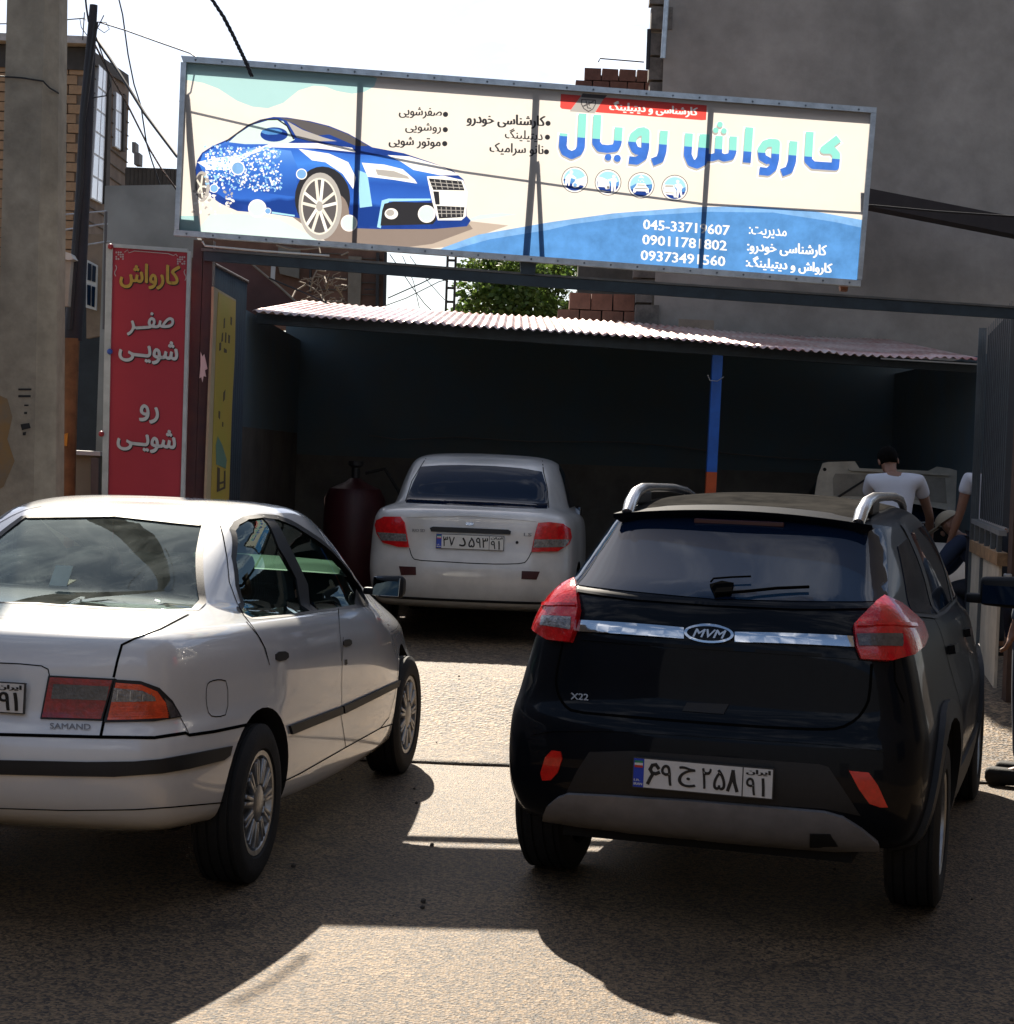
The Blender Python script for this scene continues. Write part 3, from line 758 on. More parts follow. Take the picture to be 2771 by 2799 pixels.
    patch('reversing_lens', skin, 'cam', u2([(832, 1090), (1112, 1094), (1114, 1176), (850, 1168)]), M['smoke_lens'], ra, off=.036, thick=.006, dome=.004, step=5)
    patch('lamp_bar', skin, 'cam', u2([(835, 1020), (1190, 1030), (1200, 1050), (835, 1042)]), M['red_lens'], ra, off=.041, thick=.01, step=5)
    # chrome bar and emblem
    patch('chrome_strip', skin, 'cam', u1([(597, 1266), (1500, 1330), (1500, 1424), (568, 1360)]), M['chrome'], T, off=.012, thick=.018, step=4, dome=.012)
    patch('chrome_strip', skin, 'cam', u2([(22, 1064), (818, 1094), (826, 1166), (22, 1130)]), M['chrome'], T, off=.012, thick=.018, step=4, dome=.012)
    em = [(770 + 93 * math.cos(t), 625 + 34 * math.sin(t) + 5 * math.cos(t)) for t in [2 * math.pi * k / 28 for k in range(28)]]
    e2 = [(770 + 82 * math.cos(t), 625 + 26 * math.sin(t) + 4.5 * math.cos(t)) for t in [2 * math.pi * k / 28 for k in range(28)]]
    eo = patch('emblem', skin, 'cam', cG(em), M['chrome'], T, off=.022, thick=.024, step=6)
    patch('emblem_field', skin, 'cam', cG(e2), M['black'], eo, off=.0235, thick=.003, step=6)
    def badge(name, s, p0, p1, p2, m, par, off, bold=.0, sl=0.0):
        q = [skin.cam(*k) for k in cG([p0, p1, p2])]; ux = q[1][0] - q[0][0]; uz = q[2][0] - q[0][0]; n_ = ux.cross(uz).normalized()
        lettering(name, s, lambda u, v, k: q[0][0] + ux * (u + sl * v) + uz * v + n_ * (off + k), m, par, False, bold, .03)
    badge('emblem_letters', 'MVM', (710, 638), (822, 645), (713, 608), M['silver'], eo, .027, .012, .10)
    badge('badge_letters', 'X22', (250, 868), (315, 873), (251, 845), M['silver'], T, .006, .02)
    # wiper
    q = skin.rear(.05, 1.245)
    wp = tube('wiper_arm', [skin.cam(*p)[0] + skin.cam(*p)[1] * .022 for p in cG([(775, 445), (785, 433), (850, 428), (925, 425)])], .004, M['seam'], T)
    tube('wiper_blade', [skin.cam(*p)[0] + skin.cam(*p)[1] * .018 for p in cG([(790, 484), (900, 478), (1020, 466), (1142, 461)])], .006, M['seam'], T)
    patch('wiper_mount', skin, 'cam', cG([(770, 445), (815, 432), (860, 440), (850, 480), (790, 490)]), M['seam'], T, off=.012, thick=.016)
    S = M['seam']
    strip('panel_gap', skin, 'cam', cG([(218, 655), (200, 740), (190, 800), (200, 850), (222, 890), (255, 915), (420, 930), (620, 947), (820, 962), (1000, 974), (1180, 982), (1260, 978), (1320, 945), (1352, 905), (1370, 860), (1378, 735)]), .010, S, T, smooth_pts=1)
    strip('panel_gap', skin, 'cam', cG([(1462, 720), (1465, 800), (1500, 880)]), .006, S, T)
    strip('bumper_crease', skin, 'cam', cG([(100, 1000), (180, 985), (400, 985), (800, 1010), (1200, 1035), (1420, 1060)]), .006, M['black'], T, off=.006, thick=.006)
    strip('tailgate_crease', skin, 'cam', cG([(290, 640), (600, 665), (1000, 690), (1320, 712)]), .012, M['black'], T, off=.006, thick=.006)
    patch('boot_handle', skin, 'cam', cG([(685, 880), (842, 887), (822, 924), (668, 912)]), M['trim'], T, off=.006, thick=.006)
    patch('bumper_insert', skin, 'cam', cG([(318, 1066), (480, 1062), (820, 1085), (1180, 1112), (1215, 1122), (1290, 1235), (1335, 1305), (1200, 1278), (800, 1252), (400, 1226), (232, 1216), (270, 1140)]), M['trim'], T, off=.004, thick=.006)
    patch('bumper_reflector', skin, 'cam', cG([(162, 1058), (226, 1066), (190, 1170), (127, 1173)]), M['bright_reflector'], T, off=.006, thick=.01, round_=1)
    patch('bumper_reflector', skin, 'cam', u4([(793, 636), (925, 648), (985, 730), (1054, 882), (1000, 882), (930, 857), (860, 762)]), M['bright_reflector'], T, off=.006, thick=.01)
    sk = patch('skid_plate', skin, 'cam', cG([(143, 1308), (165, 1262), (200, 1234), (240, 1218), (400, 1225), (700, 1243), (1000, 1268), (1200, 1286), (1270, 1306), (1340, 1350), (1402, 1400), (1405, 1418), (1130, 1421), (900, 1396), (480, 1371), (330, 1350), (200, 1322)]), M['grey_plastic'], T, off=.022, thick=.03, step=7)
    patch('tow_hook_cover', skin, 'cam', cG([(1146, 1358), (1222, 1360), (1250, 1400), (1146, 1401)]), M['trim'], sk, off=.026, thick=.004)
    c = skin.cam(*cG([(746, 1161)])[0])[0]
    q = skin.rear(c.x, c.z)[0]
    plate(T, Vector((c.x, q.y - .012, c.z)), Vector((1, 0, 0)), Vector((0, .03, 1)).normalized(), .52, .112,
          [('۶', .015, .145, -.33, .33), ('۹', .165, .275, -.33, .33), ('ج', .345, .52, -.33, .33), ('۲', .585, .68, -.33, .33), ('۵', .705, .825, -.33, .33), ('۸', .845, .955, -.33, .33)],
          [('۹', .12, .42, -.40, .15), ('۱', .60, .76, -.40, .15), ('ایران', .12, .88, .24, .42)], M)
    # rails
    for s in (-1, 1):
        pts = [(.465, .70, 1.49), (.468, .76, 1.53), (.475, .88, 1.572), (.485, 1.05, 1.59), (.495, 1.3, 1.592), (.50, 1.7, 1.588), (.50, 2.0, 1.572), (.495, 2.2, 1.54), (.49, 2.3, 1.51)]
        bm = bmesh.new(); add_tube(bm, [(s * x, y, z) for x, y, z in pts], [.024, .027, .025, .022, .019, .019, .019, .018, .015], 10)
        for v in bm.verts: pass
        bmobj('roof_rail', bm, M['silver'], T, smooth=50)
        box('rail_foot', (s * .483, 1.02, 1.55), (.03, .26, .06), M['trim'], T, bev=.012)
    # plastic arches and sill
    for y, z in wy:
        arc = [(y + .42 * math.cos(t), z + .03 + .42 * math.sin(t)) for t in [math.pi * (-.08 + 1.16 * k / 18) for k in range(19)]]
        strip('wheel_arch_trim', skin, 'side', arc, .075, M['trim'], T, off=.022, thick=.03, mirror=True)
    patch('sill_trim', skin, 'side', [(1.22, .30), (2.93, .30), (2.93, .46), (1.22, .46)], M['trim'], T, off=.012, thick=.014, mirror=True)
    for y in (1.18, 2.08, 3.02):
        strip('panel_gap', skin, 'side', [(y, 1.10), (y - .02, .8), (y + .02, .46)] if y > 1.2 else [(.98, 1.12), (1.06, .95), (1.24, .74), (1.25, .46)], .006, S, T, mirror=True)
    for y in (1.12, 2.0): patch('door_handle', skin, 'side', [(y, .96), (y + .17, .955), (y + .17, .99), (y, .995)], M['black'], T, off=.03, thick=.03, mirror=True)
    for y, z in wy:
        for s in (-1, 1): wheel(T, s * .735, y, .325, .21, s, 'alloy', M, .205)
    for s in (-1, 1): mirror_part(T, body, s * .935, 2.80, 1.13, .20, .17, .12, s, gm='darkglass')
    bm = bmesh.new(); add_box(bm, (0, 2.1, .30), (1.2, 3.0, .06)); add_box(bm, (0, .5, .36), (1.1, .6, .2)); bmobj('underbody', bm, M['liner'], T)
    return T
SUV = build_suv()

# ================================================================= white hatch under the canopy
def build_hatch():
    a = R(4.0)
    T = empty('parked_car', (-.29, 14.14, .25), -a, 'white car seen from behind in the shade under the corrugated canopy', 'car')
    mw = Matrix.Translation(T.location) @ Matrix.Rotation(-a, 4, 'Z')
    rings = [ring(.24, .6, 3.6, .0), ring(.24, .5, 3.7, .50), ring((.27, .2, .24), .14, 4.06, .68, .78, .68, .2, .3),
             ring((.335, .22, .27), .04, 4.16, .75, .82, .74, .26, .42), ring((.48, .40, .42), .0, 4.20, .79, .835, .76, .28, .5),
             ring((.60, .55, .50), .0, 4.19, .80, .84, .76, .30, .5), ring((.69, .66, .56), .03, 4.16, .795, .84, .75, .30, .5),
             ring((.80, .78, .62), .05, 4.13, .79, .838, .74, .28, .5), ring((.93, .90, .72), .06, 4.08, .775, .83, .72, .26, .5),
             ring((1.00, .95, .80), .09, 3.95, .745, .815, .69, .24, .5, crown=.01), ring((1.035, .975, .86), .18, 3.78, .70, .79, .67, .22, .4, crown=.014),
             ring((1.06, .99, .95), .34, 3.45, .64, .755, .66, .18, .3, crown=.014),
             ring((1.085, 1.01, 1.0), .42, 3.25, .61, .735, .65, .16, .22, crown=.012),
             ring((1.22, 1.22, 1.19), .58, 2.95, .585, .68, .61, .14, .2, crown=.01),
             ring((1.36, 1.375, 1.34), .80, 2.66, .545, .62, .56, .12, .2, crown=.01),
             ring((1.405, 1.425, 1.39), .90, 2.52, .51, .575, .52, .12, .2, crown=.012),
             ring((1.438, 1.458, 1.42), 1.08, 2.35, .42, .475, .42, .12, .2, crown=.01), ring((1.455, 1.47, 1.435), 1.25, 2.22, .22, .25, .22, .1, .15, crown=.004),
             ring((1.46, 1.473, 1.44), 1.3, 2.16, .0)]
    me = loft(rings); skin = Skin(me, mw)
    wy = [(.78, .29), (3.19, .29)]; cuts = []
    for y, z in wy:
        for s in (-1, 1): cuts.append(cyl_cut(y, z + .02, .33, *sorted((s * .56, s * 1.2)), M['liner']))
    body = newobj('body', carve(me, cuts, M['white2']), None, T)
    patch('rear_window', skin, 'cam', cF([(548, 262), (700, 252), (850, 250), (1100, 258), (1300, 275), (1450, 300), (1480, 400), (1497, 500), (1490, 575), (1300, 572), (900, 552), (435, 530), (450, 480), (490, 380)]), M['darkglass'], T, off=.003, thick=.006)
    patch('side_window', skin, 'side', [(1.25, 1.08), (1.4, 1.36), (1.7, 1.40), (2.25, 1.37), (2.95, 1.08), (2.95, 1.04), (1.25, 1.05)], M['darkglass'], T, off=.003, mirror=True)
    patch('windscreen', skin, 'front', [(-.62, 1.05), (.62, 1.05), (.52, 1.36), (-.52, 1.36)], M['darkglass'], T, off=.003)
    for out, cl, mk in (([(225, 665), (280, 640), (400, 640), (430, 680), (462, 866), (380, 862), (270, 830), (228, 765), (214, 700)], [(235, 752), (440, 765), (450, 822), (265, 815)], 0),
                        ([(1420, 685), (1500, 680), (1600, 692), (1652, 728), (1662, 790), (1642, 842), (1560, 896), (1370, 900), (1395, 770)], [(1392, 805), (1642, 805), (1608, 862), (1382, 868)], 1)):
        l = patch('tail_lamp', skin, 'cam', cF(out), M['red_lens'], T, off=.012, thick=.02, dome=.01, step=6)
        patch('clear_lens', skin, 'cam', cF(cl), M['clear_lens'], l, off=.024, thick=.006, step=5)
    patch('boot_handle', skin, 'cam', cF([(615, 720), (640, 710), (1200, 733), (1220, 745), (1215, 768), (1180, 768), (625, 745)]), M['trim'], T, off=.012, thick=.016, step=6)
    for s in ([(385, 1005), (510, 1010), (512, 1070), (400, 1070)], [(1300, 1040), (1435, 1045), (1410, 1105), (1297, 1100)]):
        patch('bumper_reflector', skin, 'cam', cF(s), M['reflector'], T, off=.005, thick=.008)
    S = M['seam']
    strip('panel_gap', skin, 'cam', cF([(462, 870), (478, 930), (505, 960), (700, 970), (950, 985), (1150, 990), (1315, 985), (1345, 955), (1372, 900)]), .007, S, T, smooth_pts=1)
    strip('panel_gap', skin, 'cam', cF([(585, 200), (545, 262), (480, 370), (432, 520)]), .008, S, T)
    strip('panel_gap', skin, 'cam', cF([(1455, 218), (1462, 300), (1490, 420), (1502, 570)]), .008, S, T)
    strip('panel_gap', skin, 'cam', cF([(440, 640), (900, 630), (1410, 670)]), .003, M['white2'], T, off=.004, thick=.004)
    patch('lower_lip', skin, 'rear', [(-.7, .335), (.7, .335), (.7, .352), (-.7, .352)], M['trim'], T, off=.006, thick=.01)
    q = skin.cam(*cF([(1265, 828)])[0]); tube('boot_lock', [q[0] - q[1] * .01, q[0] + q[1] * .006], .012, M['trim'], T)
    q = [skin.cam(*k)[0] for k in cF([(875, 700), (945, 702), (877, 676)])]; n_ = (q[1] - q[0]).cross(q[2] - q[0]).normalized()
    patch('emblem', skin, 'cam', cF([(878, 690), (890, 678), (930, 680), (946, 690), (930, 700), (890, 700)]), M['silver'], T, off=.006, thick=.006, step=5)
    for s, p0, p1, p2 in (('RIO SD', (485, 748), (578, 750), (486, 726)), ('LS', (1315, 780), (1372, 782), (1317, 756))):
        q = [skin.cam(*k)[0] for k in cF([p0, p1, p2])]; n_ = (q[1] - q[0]).cross(q[2] - q[0]).normalized()
        lettering('badge_letters', s, lambda u, v, k: q[0] + (q[1] - q[0]) * u + (q[2] - q[0]) * v + n_ * (.006 + k), M['grey_plastic'], T, False, .01)
    c = skin.cam(*cF([(915, 826)])[0])[0]; q = skin.rear(c.x, c.z)[0]
    plate(T, Vector((c.x, q.y - .008, c.z)), Vector((1, 0, 0)), Vector((0, .05, 1)).normalized(), .52, .112,
          [('۳', .015, .12, -.33, .33), ('۷', .14, .26, -.33, .33), ('د', .36, .50, -.30, .30), ('۵', .56, .69, -.33, .33), ('۹', .72, .82, -.33, .33), ('۳', .85, .97, -.33, .33)],
          [('۹', .12, .42, -.40, .15), ('۱', .60, .76, -.40, .15), ('ایران', .12, .88, .24, .42)], M)
    for y, z in wy:
        for s in (-1, 1): wheel(T, s * .73, y, .29, .18, s, 'cap', M, .19)
    for s in (-1, 1): mirror_part(T, body, s * .74, 2.74, .98, .08, .12, .10, s)
    bm = bmesh.new(); add_box(bm, (0, 2.1, .27), (1.2, 3.0, .06)); bmobj('underbody', bm, M['liner'], T)
    return T
HAT = build_hatch()
# ================================================================= ground
t1 = crop(1500, 240, 4.251); t2 = crop(1900, 300, 3.826); t3 = crop(500, 300, 3.826); t4 = crop(900, 400, 3.188); t5 = crop(1520, 430, 5.034); t6 = crop(280, 660, 4.783); t7 = crop(560, 780, 3.271)
def gz(y):
    t = min(1, max(0, (y - 10.6) / 2.1)); return .25 * t * t * (3 - 2 * t)
def ray_plane(px, py, p0, n):
    d = raydir(px, py); n = Vector(n); return CAM + d * ((Vector(p0) - CAM).dot(n) / d.dot(n))
def groundmat(name, c1, c2, sc, bump, streak=None):
    m = bpy.data.materials.new(name); m.use_nodes = True; t = m.node_tree; n = t.nodes; n.clear()
    b = n.new('ShaderNodeBsdfPrincipled'); o = n.new('ShaderNodeOutputMaterial'); b.inputs['Roughness'].default_value = .60
    b.inputs['Specular IOR Level'].default_value = .5
    tc = n.new('ShaderNodeTexCoord'); mp = n.new('ShaderNodeMapping')
    if streak: mp.inputs['Scale'].default_value = streak
    t.links.new(tc.outputs['Object'], mp.inputs[0])
    vo = n.new('ShaderNodeTexVoronoi'); vo.inputs['Scale'].default_value = sc; t.links.new(mp.outputs[0], vo.inputs['Vector'])
    no = n.new('ShaderNodeTexNoise'); no.inputs['Scale'].default_value = sc * .8; no.inputs['Detail'].default_value = 5; no.inputs['Roughness'].default_value = .8
    t.links.new(mp.outputs[0], no.inputs['Vector'])
    n2 = n.new('ShaderNodeTexNoise'); n2.inputs['Scale'].default_value = 1.1; n2.inputs['Detail'].default_value = 7; t.links.new(tc.outputs['Object'], n2.inputs['Vector'])
    rp = n.new('ShaderNodeValToRGB'); e = rp.color_ramp.elements; e[0].position = .32; e[0].color = (*c1, 1); e[1].position = .68; e[1].color = (*c2, 1)
    k = rp.color_ramp.elements.new(.5); k.color = (*[(a + c) * .45 for a, c in zip(c1, c2)], 1)
    mx = n.new('ShaderNodeMix'); mx.data_type = 'FLOAT'; mx.inputs[0].default_value = .45
    sp = n.new('ShaderNodeSeparateColor'); t.links.new(vo.outputs['Color'], sp.inputs[0])
    t.links.new(no.outputs['Fac'], mx.inputs[2]); t.links.new(sp.outputs[0], mx.inputs[3]); t.links.new(mx.outputs[0], rp.inputs[0])
    hv = n.new('ShaderNodeHueSaturation'); mr = n.new('ShaderNodeMapRange'); mr.inputs[1].default_value = .3; mr.inputs[2].default_value = .7
    mr.inputs[3].default_value = .78; mr.inputs[4].default_value = 1.15
    t.links.new(n2.outputs['Fac'], mr.inputs[0]); t.links.new(mr.outputs[0], hv.inputs['Value']); t.links.new(rp.outputs[0], hv.inputs['Color'])
    # hairline cracks and old stains
    nw = n.new('ShaderNodeTexNoise'); nw.inputs['Scale'].default_value = 3.0; nw.inputs['Detail'].default_value = 6; t.links.new(tc.outputs['Object'], nw.inputs['Vector'])
    av = n.new('ShaderNodeVectorMath'); av.operation = 'MULTIPLY_ADD'; av.inputs[1].default_value = (.35, .35, .35); t.links.new(nw.outputs['Color'], av.inputs[0]); t.links.new(tc.outputs['Object'], av.inputs[2])
    ve = n.new('ShaderNodeTexVoronoi'); ve.feature = 'DISTANCE_TO_EDGE'; ve.inputs['Scale'].default_value = .55 if not streak else 1.3; t.links.new(av.outputs[0], ve.inputs['Vector'])
    mc = n.new('ShaderNodeMapRange'); mc.inputs[1].default_value = .0; mc.inputs[2].default_value = .006 if not streak else .02; mc.inputs[3].default_value = .45; mc.inputs[4].default_value = 1.0; t.links.new(ve.outputs['Distance'], mc.inputs[0])
    ns = n.new('ShaderNodeTexNoise'); ns.inputs['Scale'].default_value = .9; ns.inputs['Detail'].default_value = 9; ns.inputs['Roughness'].default_value = .6; t.links.new(tc.outputs['Object'], ns.inputs['Vector'])
    ms = n.new('ShaderNodeMapRange'); ms.inputs[1].default_value = .56; ms.inputs[2].default_value = .70; ms.inputs[3].default_value = 1.0; ms.inputs[4].default_value = .62; t.links.new(ns.outputs['Fac'], ms.inputs[0])
    mm_ = n.new('ShaderNodeMath'); mm_.operation = 'MULTIPLY'; t.links.new(mc.outputs[0], mm_.inputs[0]); t.links.new(ms.outputs[0], mm_.inputs[1])
    h2 = n.new('ShaderNodeHueSaturation'); t.links.new(mm_.outputs[0], h2.inputs['Value']); t.links.new(hv.outputs[0], h2.inputs['Color'])
    t.links.new(h2.outputs[0], b.inputs['Base Color'])
    ad = n.new('ShaderNodeMath'); ad.operation = 'ADD'; t.links.new(vo.outputs['Distance'], ad.inputs[0]); t.links.new(no.outputs['Fac'], ad.inputs[1])
    bp = n.new('ShaderNodeBump'); bp.inputs['Strength'].default_value = bump; bp.inputs['Distance'].default_value = .006 if not streak else .02
    t.links.new(ad.outputs[0], bp.inputs['Height']); t.links.new(bp.outputs[0], b.inputs['Normal'])
    t.links.new(b.outputs[0], o.inputs[0]); return m
xs = [-300, -80, -30, -12, -6, -3, 0, 3, 6, 12, 30, 80, 300]; ys = [-60, -30, -12, 0, 4, 8, 10.4] + [10.6 + 2.1 * i / 12 for i in range(13)] + [13, 16, 20, 30, 60, 120, 300]
V = [(x, y, gz(y)) for y in ys for x in xs]; nx = len(xs)
Fc = [(j * nx + i, j * nx + i + 1, (j + 1) * nx + i + 1, (j + 1) * nx + i) for j in range(len(ys) - 1) for i in range(nx - 1)]
G_ = pymesh('ground', V, Fc, groundmat('worn_asphalt', (.014, .010, .007), (.25, .165, .085), 95, 1.0), None, 180)
tag(G_, kind='structure')
random.seed(3)
V = []; ysl = [10.18] + [10.3 + .3 * i for i in range(34)]; xsl = [-2.6 + .3 * i for i in range(26)]
random.seed(5)
for y in ysl:
    for x in xsl: V.append((x, y + (random.uniform(-.02, .02) if y == 10.18 else 0), gz(y) + .006 + random.uniform(0, .0015)))
nx = len(xsl); Fc = [(j * nx + i, j * nx + i + 1, (j + 1) * nx + i + 1, (j + 1) * nx + i) for j in range(len(ysl) - 1) for i in range(nx - 1)]
b0 = len(V); V += [(x, 10.185, -.01) for x in xsl]; Fc += [(i + 1, i, b0 + i, b0 + i + 1) for i in range(nx - 1)]  # front edge shaped to stand in for a cable's thin shadow line
tag(pymesh('driveway', V, Fc, groundmat('rough_concrete', (.04, .028, .018), (.32, .22, .125), 44, .75, (1, 1.35, 1)), None, 180), kind='structure')
# loose stones on the road
random.seed(11); bm = bmesh.new()
for i in range(34):
    x, y = random.uniform(-1.2, 3.2), random.uniform(4.8, 13); s = random.uniform(.004, .012)
    r_ = bmesh.ops.create_icosphere(bm, subdivisions=1, radius=s)
    bmesh.ops.translate(bm, verts=r_['verts'], vec=(x, y, gz(y) + s * .5 + (.015 if y > 10.2 else 0)))
tag(bmobj('loose_gravel', bm, mat('dark_stone', (.07, .06, .05), .9)), kind='stuff')

# ================================================================= the big banner sign
YS = 11.56
steel = mat('painted_steel_frame', (.16, .19, .22), .5, .3, var=.35, vscale=12)
alu = mat('aluminium_edge', (.55, .57, .58), .35, .7, var=.3, vscale=14, bump=.05, bscale=60)
SIGN = empty('banner_sign', P(1430, 760, YS), 0, 'wide car wash banner with a printed blue car, framed in aluminium above the driveway', 'sign')
def cloth(name, col, tr=.55, var=.04):
    m = mat(name, col, .55, var=var if 'blue' not in name or 'banner' in name else .30, vscale=3 if 'blue' not in name else 7, bump=.12, bscale=3.0, trans=tr); return m
def loc(v): return v - SIGN.location
def ell(cx, cy, rx, ry, n=28, rot=0.0):
    return [(cx + rx * math.cos(t) * math.cos(rot) - ry * math.sin(t) * math.sin(rot), cy + rx * math.cos(t) * math.sin(rot) + ry * math.sin(t) * math.cos(rot)) for t in [2 * math.pi * k / n for k in range(n)]]
def ribbon(pts, w):
    "a thick line as convex quads with round-ish joints"
    out = []; pts = [Vector(p) for p in pts]
    for a, b in zip(pts, pts[1:]):
        d = (b - a).normalized(); nn = Vector((-d.y, d.x)) * w / 2; out.append([tuple(a + nn), tuple(b + nn), tuple(b - nn), tuple(a - nn)])
    for p in pts[1:-1]: out.append(ell(p.x, p.y, w / 2, w / 2, 12))
    return out
ART = []      # (part name, material, [polygons in view points])
def art(part, m, polys): ART.append((part, m, polys))
def art_text(part, m, s, rtl, a, b, h, bold=.012, by=.02, n=5, up=None):
    T, Fx, asp = text2d(s, rtl, 2)
    a = Vector(a); b = Vector(b); w = (b - a).length; up = Vector((.035, -1)) * h
    offs = [(-bold, 0), (0, by * .5), (bold, 0)]; polys = []
    for dx, dy in offs:
        for f in Fx: polys.append([tuple(a + (b - a) * (T[i][0] + dx) + up * (T[i][1] + dy)) for i in f])
    art(part, m, polys)
cream = cloth('banner_cream', (.68, .645, .60)); teal = cloth('banner_teal', (.34, .55, .57)); palet = cloth('banner_pale_teal', (.52, .67, .65))
blue = cloth('print_blue', (.035, .13, .50)); dblue = cloth('print_deep_blue', (.015, .05, .27)); lblue = cloth('print_light_blue', (.20, .42, .78)); mblue = cloth('print_mid_blue', (.09, .27, .62))
pwhite = cloth('print_white', (.80, .80, .78)); pblack = cloth('print_black', (.03, .03, .035), .4); pgrey = cloth('print_grey', (.36, .35, .34)); pdark = cloth('print_dark_grey', (.09, .085, .09))
pred = cloth('print_red', (.75, .07, .06)); ptan = cloth('print_silver', (.66, .64, .58)); pbrown = cloth('print_brown_shadow', (.22, .18, .16)); pbrown2 = cloth('print_pale_shadow', (.42, .36, .31)); ptl = cloth('print_turquoise', (.22, .60, .55)); psky = cloth('print_sky', (.30, .58, .78))
B0 = [(506, 166), (2386, 306), (2350, 770), (487, 632)]
art('printed_backdrop', teal, [cB([(100, 60), (1020, 130), (1110, 160), (1095, 205), (1045, 232), (980, 242), (900, 228), (840, 205), (780, 200), (700, 225), (620, 290), (540, 318), (460, 310), (380, 280), (280, 215), (200, 185), (100, 168)])])
art('printed_backdrop', palet, [cB([(170, 1000), (190, 930), (240, 870), (420, 870), (600, 900), (760, 980), (830, 1030)]), cB([(1590, 895), (1650, 875), (1760, 865), (1840, 872), (1760, 885), (1600, 905)])])
art('printed_backdrop', teal, [cB([(40, 990), (70, 880), (175, 880), (195, 990)])])
art('printed_backdrop', pbrown2, [t4([(0, 740), (1200, 650), (1560, 690), (1250, 800), (1000, 880), (700, 905), (0, 860)])])
art('printed_backdrop', pbrown, [t4([(-400, 560), (100, 640), (1200, 655), (1250, 720), (900, 850), (600, 890), (0, 850)])])
art('blue_wave', lblue, [t4([(1000, 880), (1300, 770), (1700, 700)]) + cC([(200, 868), (500, 826), (900, 795), (1200, 790), (1500, 815), (1760, 862), (1760, 1180), (900, 1120), (0, 1060)]) + t4([(900, 930)])])
mwave = grad_cloth_late('print_wave_blue') if 0 else mblue
art('blue_wave', mwave, [t4([(1080, 900), (1400, 810), (1913, 728)]) + cC([(300, 880), (600, 840), (980, 818), (1300, 822), (1600, 868), (1760, 902), (1760, 1180), (900, 1120), (0, 1060)]) + t4([(1000, 930)])])
# the printed car
def grad_cloth(name, y0, y1, stops):
    m = cloth(name, (.5, .5, .5)); t = m.node_tree; n = t.nodes; tc = [k for k in n if k.type == 'TEX_COORD'][0]
    z0, z1 = loc(P(1400, y0, YS)).z, loc(P(1400, y1, YS)).z
    sx = n.new('ShaderNodeSeparateXYZ'); t.links.new(tc.outputs['Object'], sx.inputs[0])
    mr = n.new('ShaderNodeMapRange'); mr.inputs[1].default_value = z0; mr.inputs[2].default_value = z1; t.links.new(sx.outputs[2], mr.inputs[0])
    no = n.new('ShaderNodeTexNoise'); no.inputs['Scale'].default_value = 4; no.inputs['Detail'].default_value = 5; t.links.new(tc.outputs['Object'], no.inputs['Vector'])
    a_ = n.new('ShaderNodeMath'); a_.operation = 'MULTIPLY_ADD'; a_.inputs[1].default_value = .22; t.links.new(no.outputs['Fac'], a_.inputs[0]); t.links.new(mr.outputs[0], a_.inputs[2])
    rp = n.new('ShaderNodeValToRGB'); e = rp.color_ramp.elements
    e[0].position, e[0].color = stops[0][0] + .1, (*stops[0][1], 1); e[1].position, e[1].color = min(1, stops[-1][0] + .1), (*stops[-1][1], 1)
    for p_, c_ in stops[1:-1]: k_ = e.new(p_ + .1); k_.color = (*c_, 1)
    t.links.new(a_.outputs[0], rp.inputs[0])
    for q in n:
        if q.type == 'BSDF_PRINCIPLED': t.links.new(rp.outputs[0], q.inputs['Base Color'])
        if q.type == 'BSDF_TRANSLUCENT': t.links.new(rp.outputs[0], q.inputs[0])
    return m
blue = grad_cloth('print_glossy_blue', 390, 600, [(0, (.10, .28, .70)), (.18, (.03, .11, .48)), (.40, (.05, .20, .66)), (.62, (.02, .08, .38)), (.85, (.03, .12, .5)), (1, (.01, .04, .22))])
mblue2 = grad_cloth('print_door_blue', 400, 560, [(0, (.14, .34, .75)), (.5, (.04, .15, .55)), (1, (.02, .08, .36))])
pc = 'printed_car'
body_ = cB([(160, 640), (170, 590), (195, 550), (250, 515), (330, 480), (440, 402), (500, 377), (570, 363), (640, 366), (760, 385), (860, 410), (960, 450), (1085, 522), (1250, 553), (1400, 603), (1500, 640), (1562, 690), (1582, 760), (1578, 880), (1600, 905), (1580, 935), (1400, 950), (1130, 950), (1000, 945), (940, 940), (690, 890), (560, 870), (380, 855), (290, 815), (210, 760), (165, 700)])
art(pc, dblue, [body_])
art(pc, blue, [cB([(180, 610), (200, 555), (330, 487), (480, 500), (700, 520), (860, 545), (1000, 560), (1240, 570), (1420, 640), (1480, 690), (1400, 720), (1395, 800), (1140, 830), (1110, 935), (960, 935), (900, 760), (800, 650), (700, 700), (685, 880), (560, 855), (330, 800), (240, 740)])])
art(pc, mblue2, [cB([(300, 560), (480, 520), (660, 540), (700, 640), (680, 780), (520, 760), (330, 700)])])
art(pc, psky, [cB([(1010, 640), (1060, 660), (1085, 830), (1020, 838)]), cB([(1110, 940), (1135, 800), (1170, 790), (1390, 790), (1390, 800), (1175, 805), (1150, 830), (1130, 945)]), cB([(560, 858), (680, 876), (680, 884), (560, 868)])])
art(pc, pwhite, [cB([(170, 600), (250, 580), (400, 560), (560, 500), (800, 500), (980, 525), (1000, 548), (800, 528), (560, 522), (450, 560), (330, 640), (230, 640)]), cB([(1165, 562), (1280, 570), (1450, 622), (1540, 668), (1440, 668), (1300, 640), (1240, 600)]), cB([(700, 530), (860, 555), (960, 600), (1000, 680), (985, 740), (930, 660), (840, 600), (770, 590)])])
art(pc, palet, [cB([(335, 495), (380, 455), (450, 408), (560, 375), (620, 385), (650, 430), (680, 482), (640, 502), (560, 505), (420, 505)])])
art(pc, pdark, [cB([(600, 368), (700, 376), (850, 412), (960, 455), (1065, 515), (1000, 515), (860, 455), (800, 460), (720, 425), (680, 400)])])
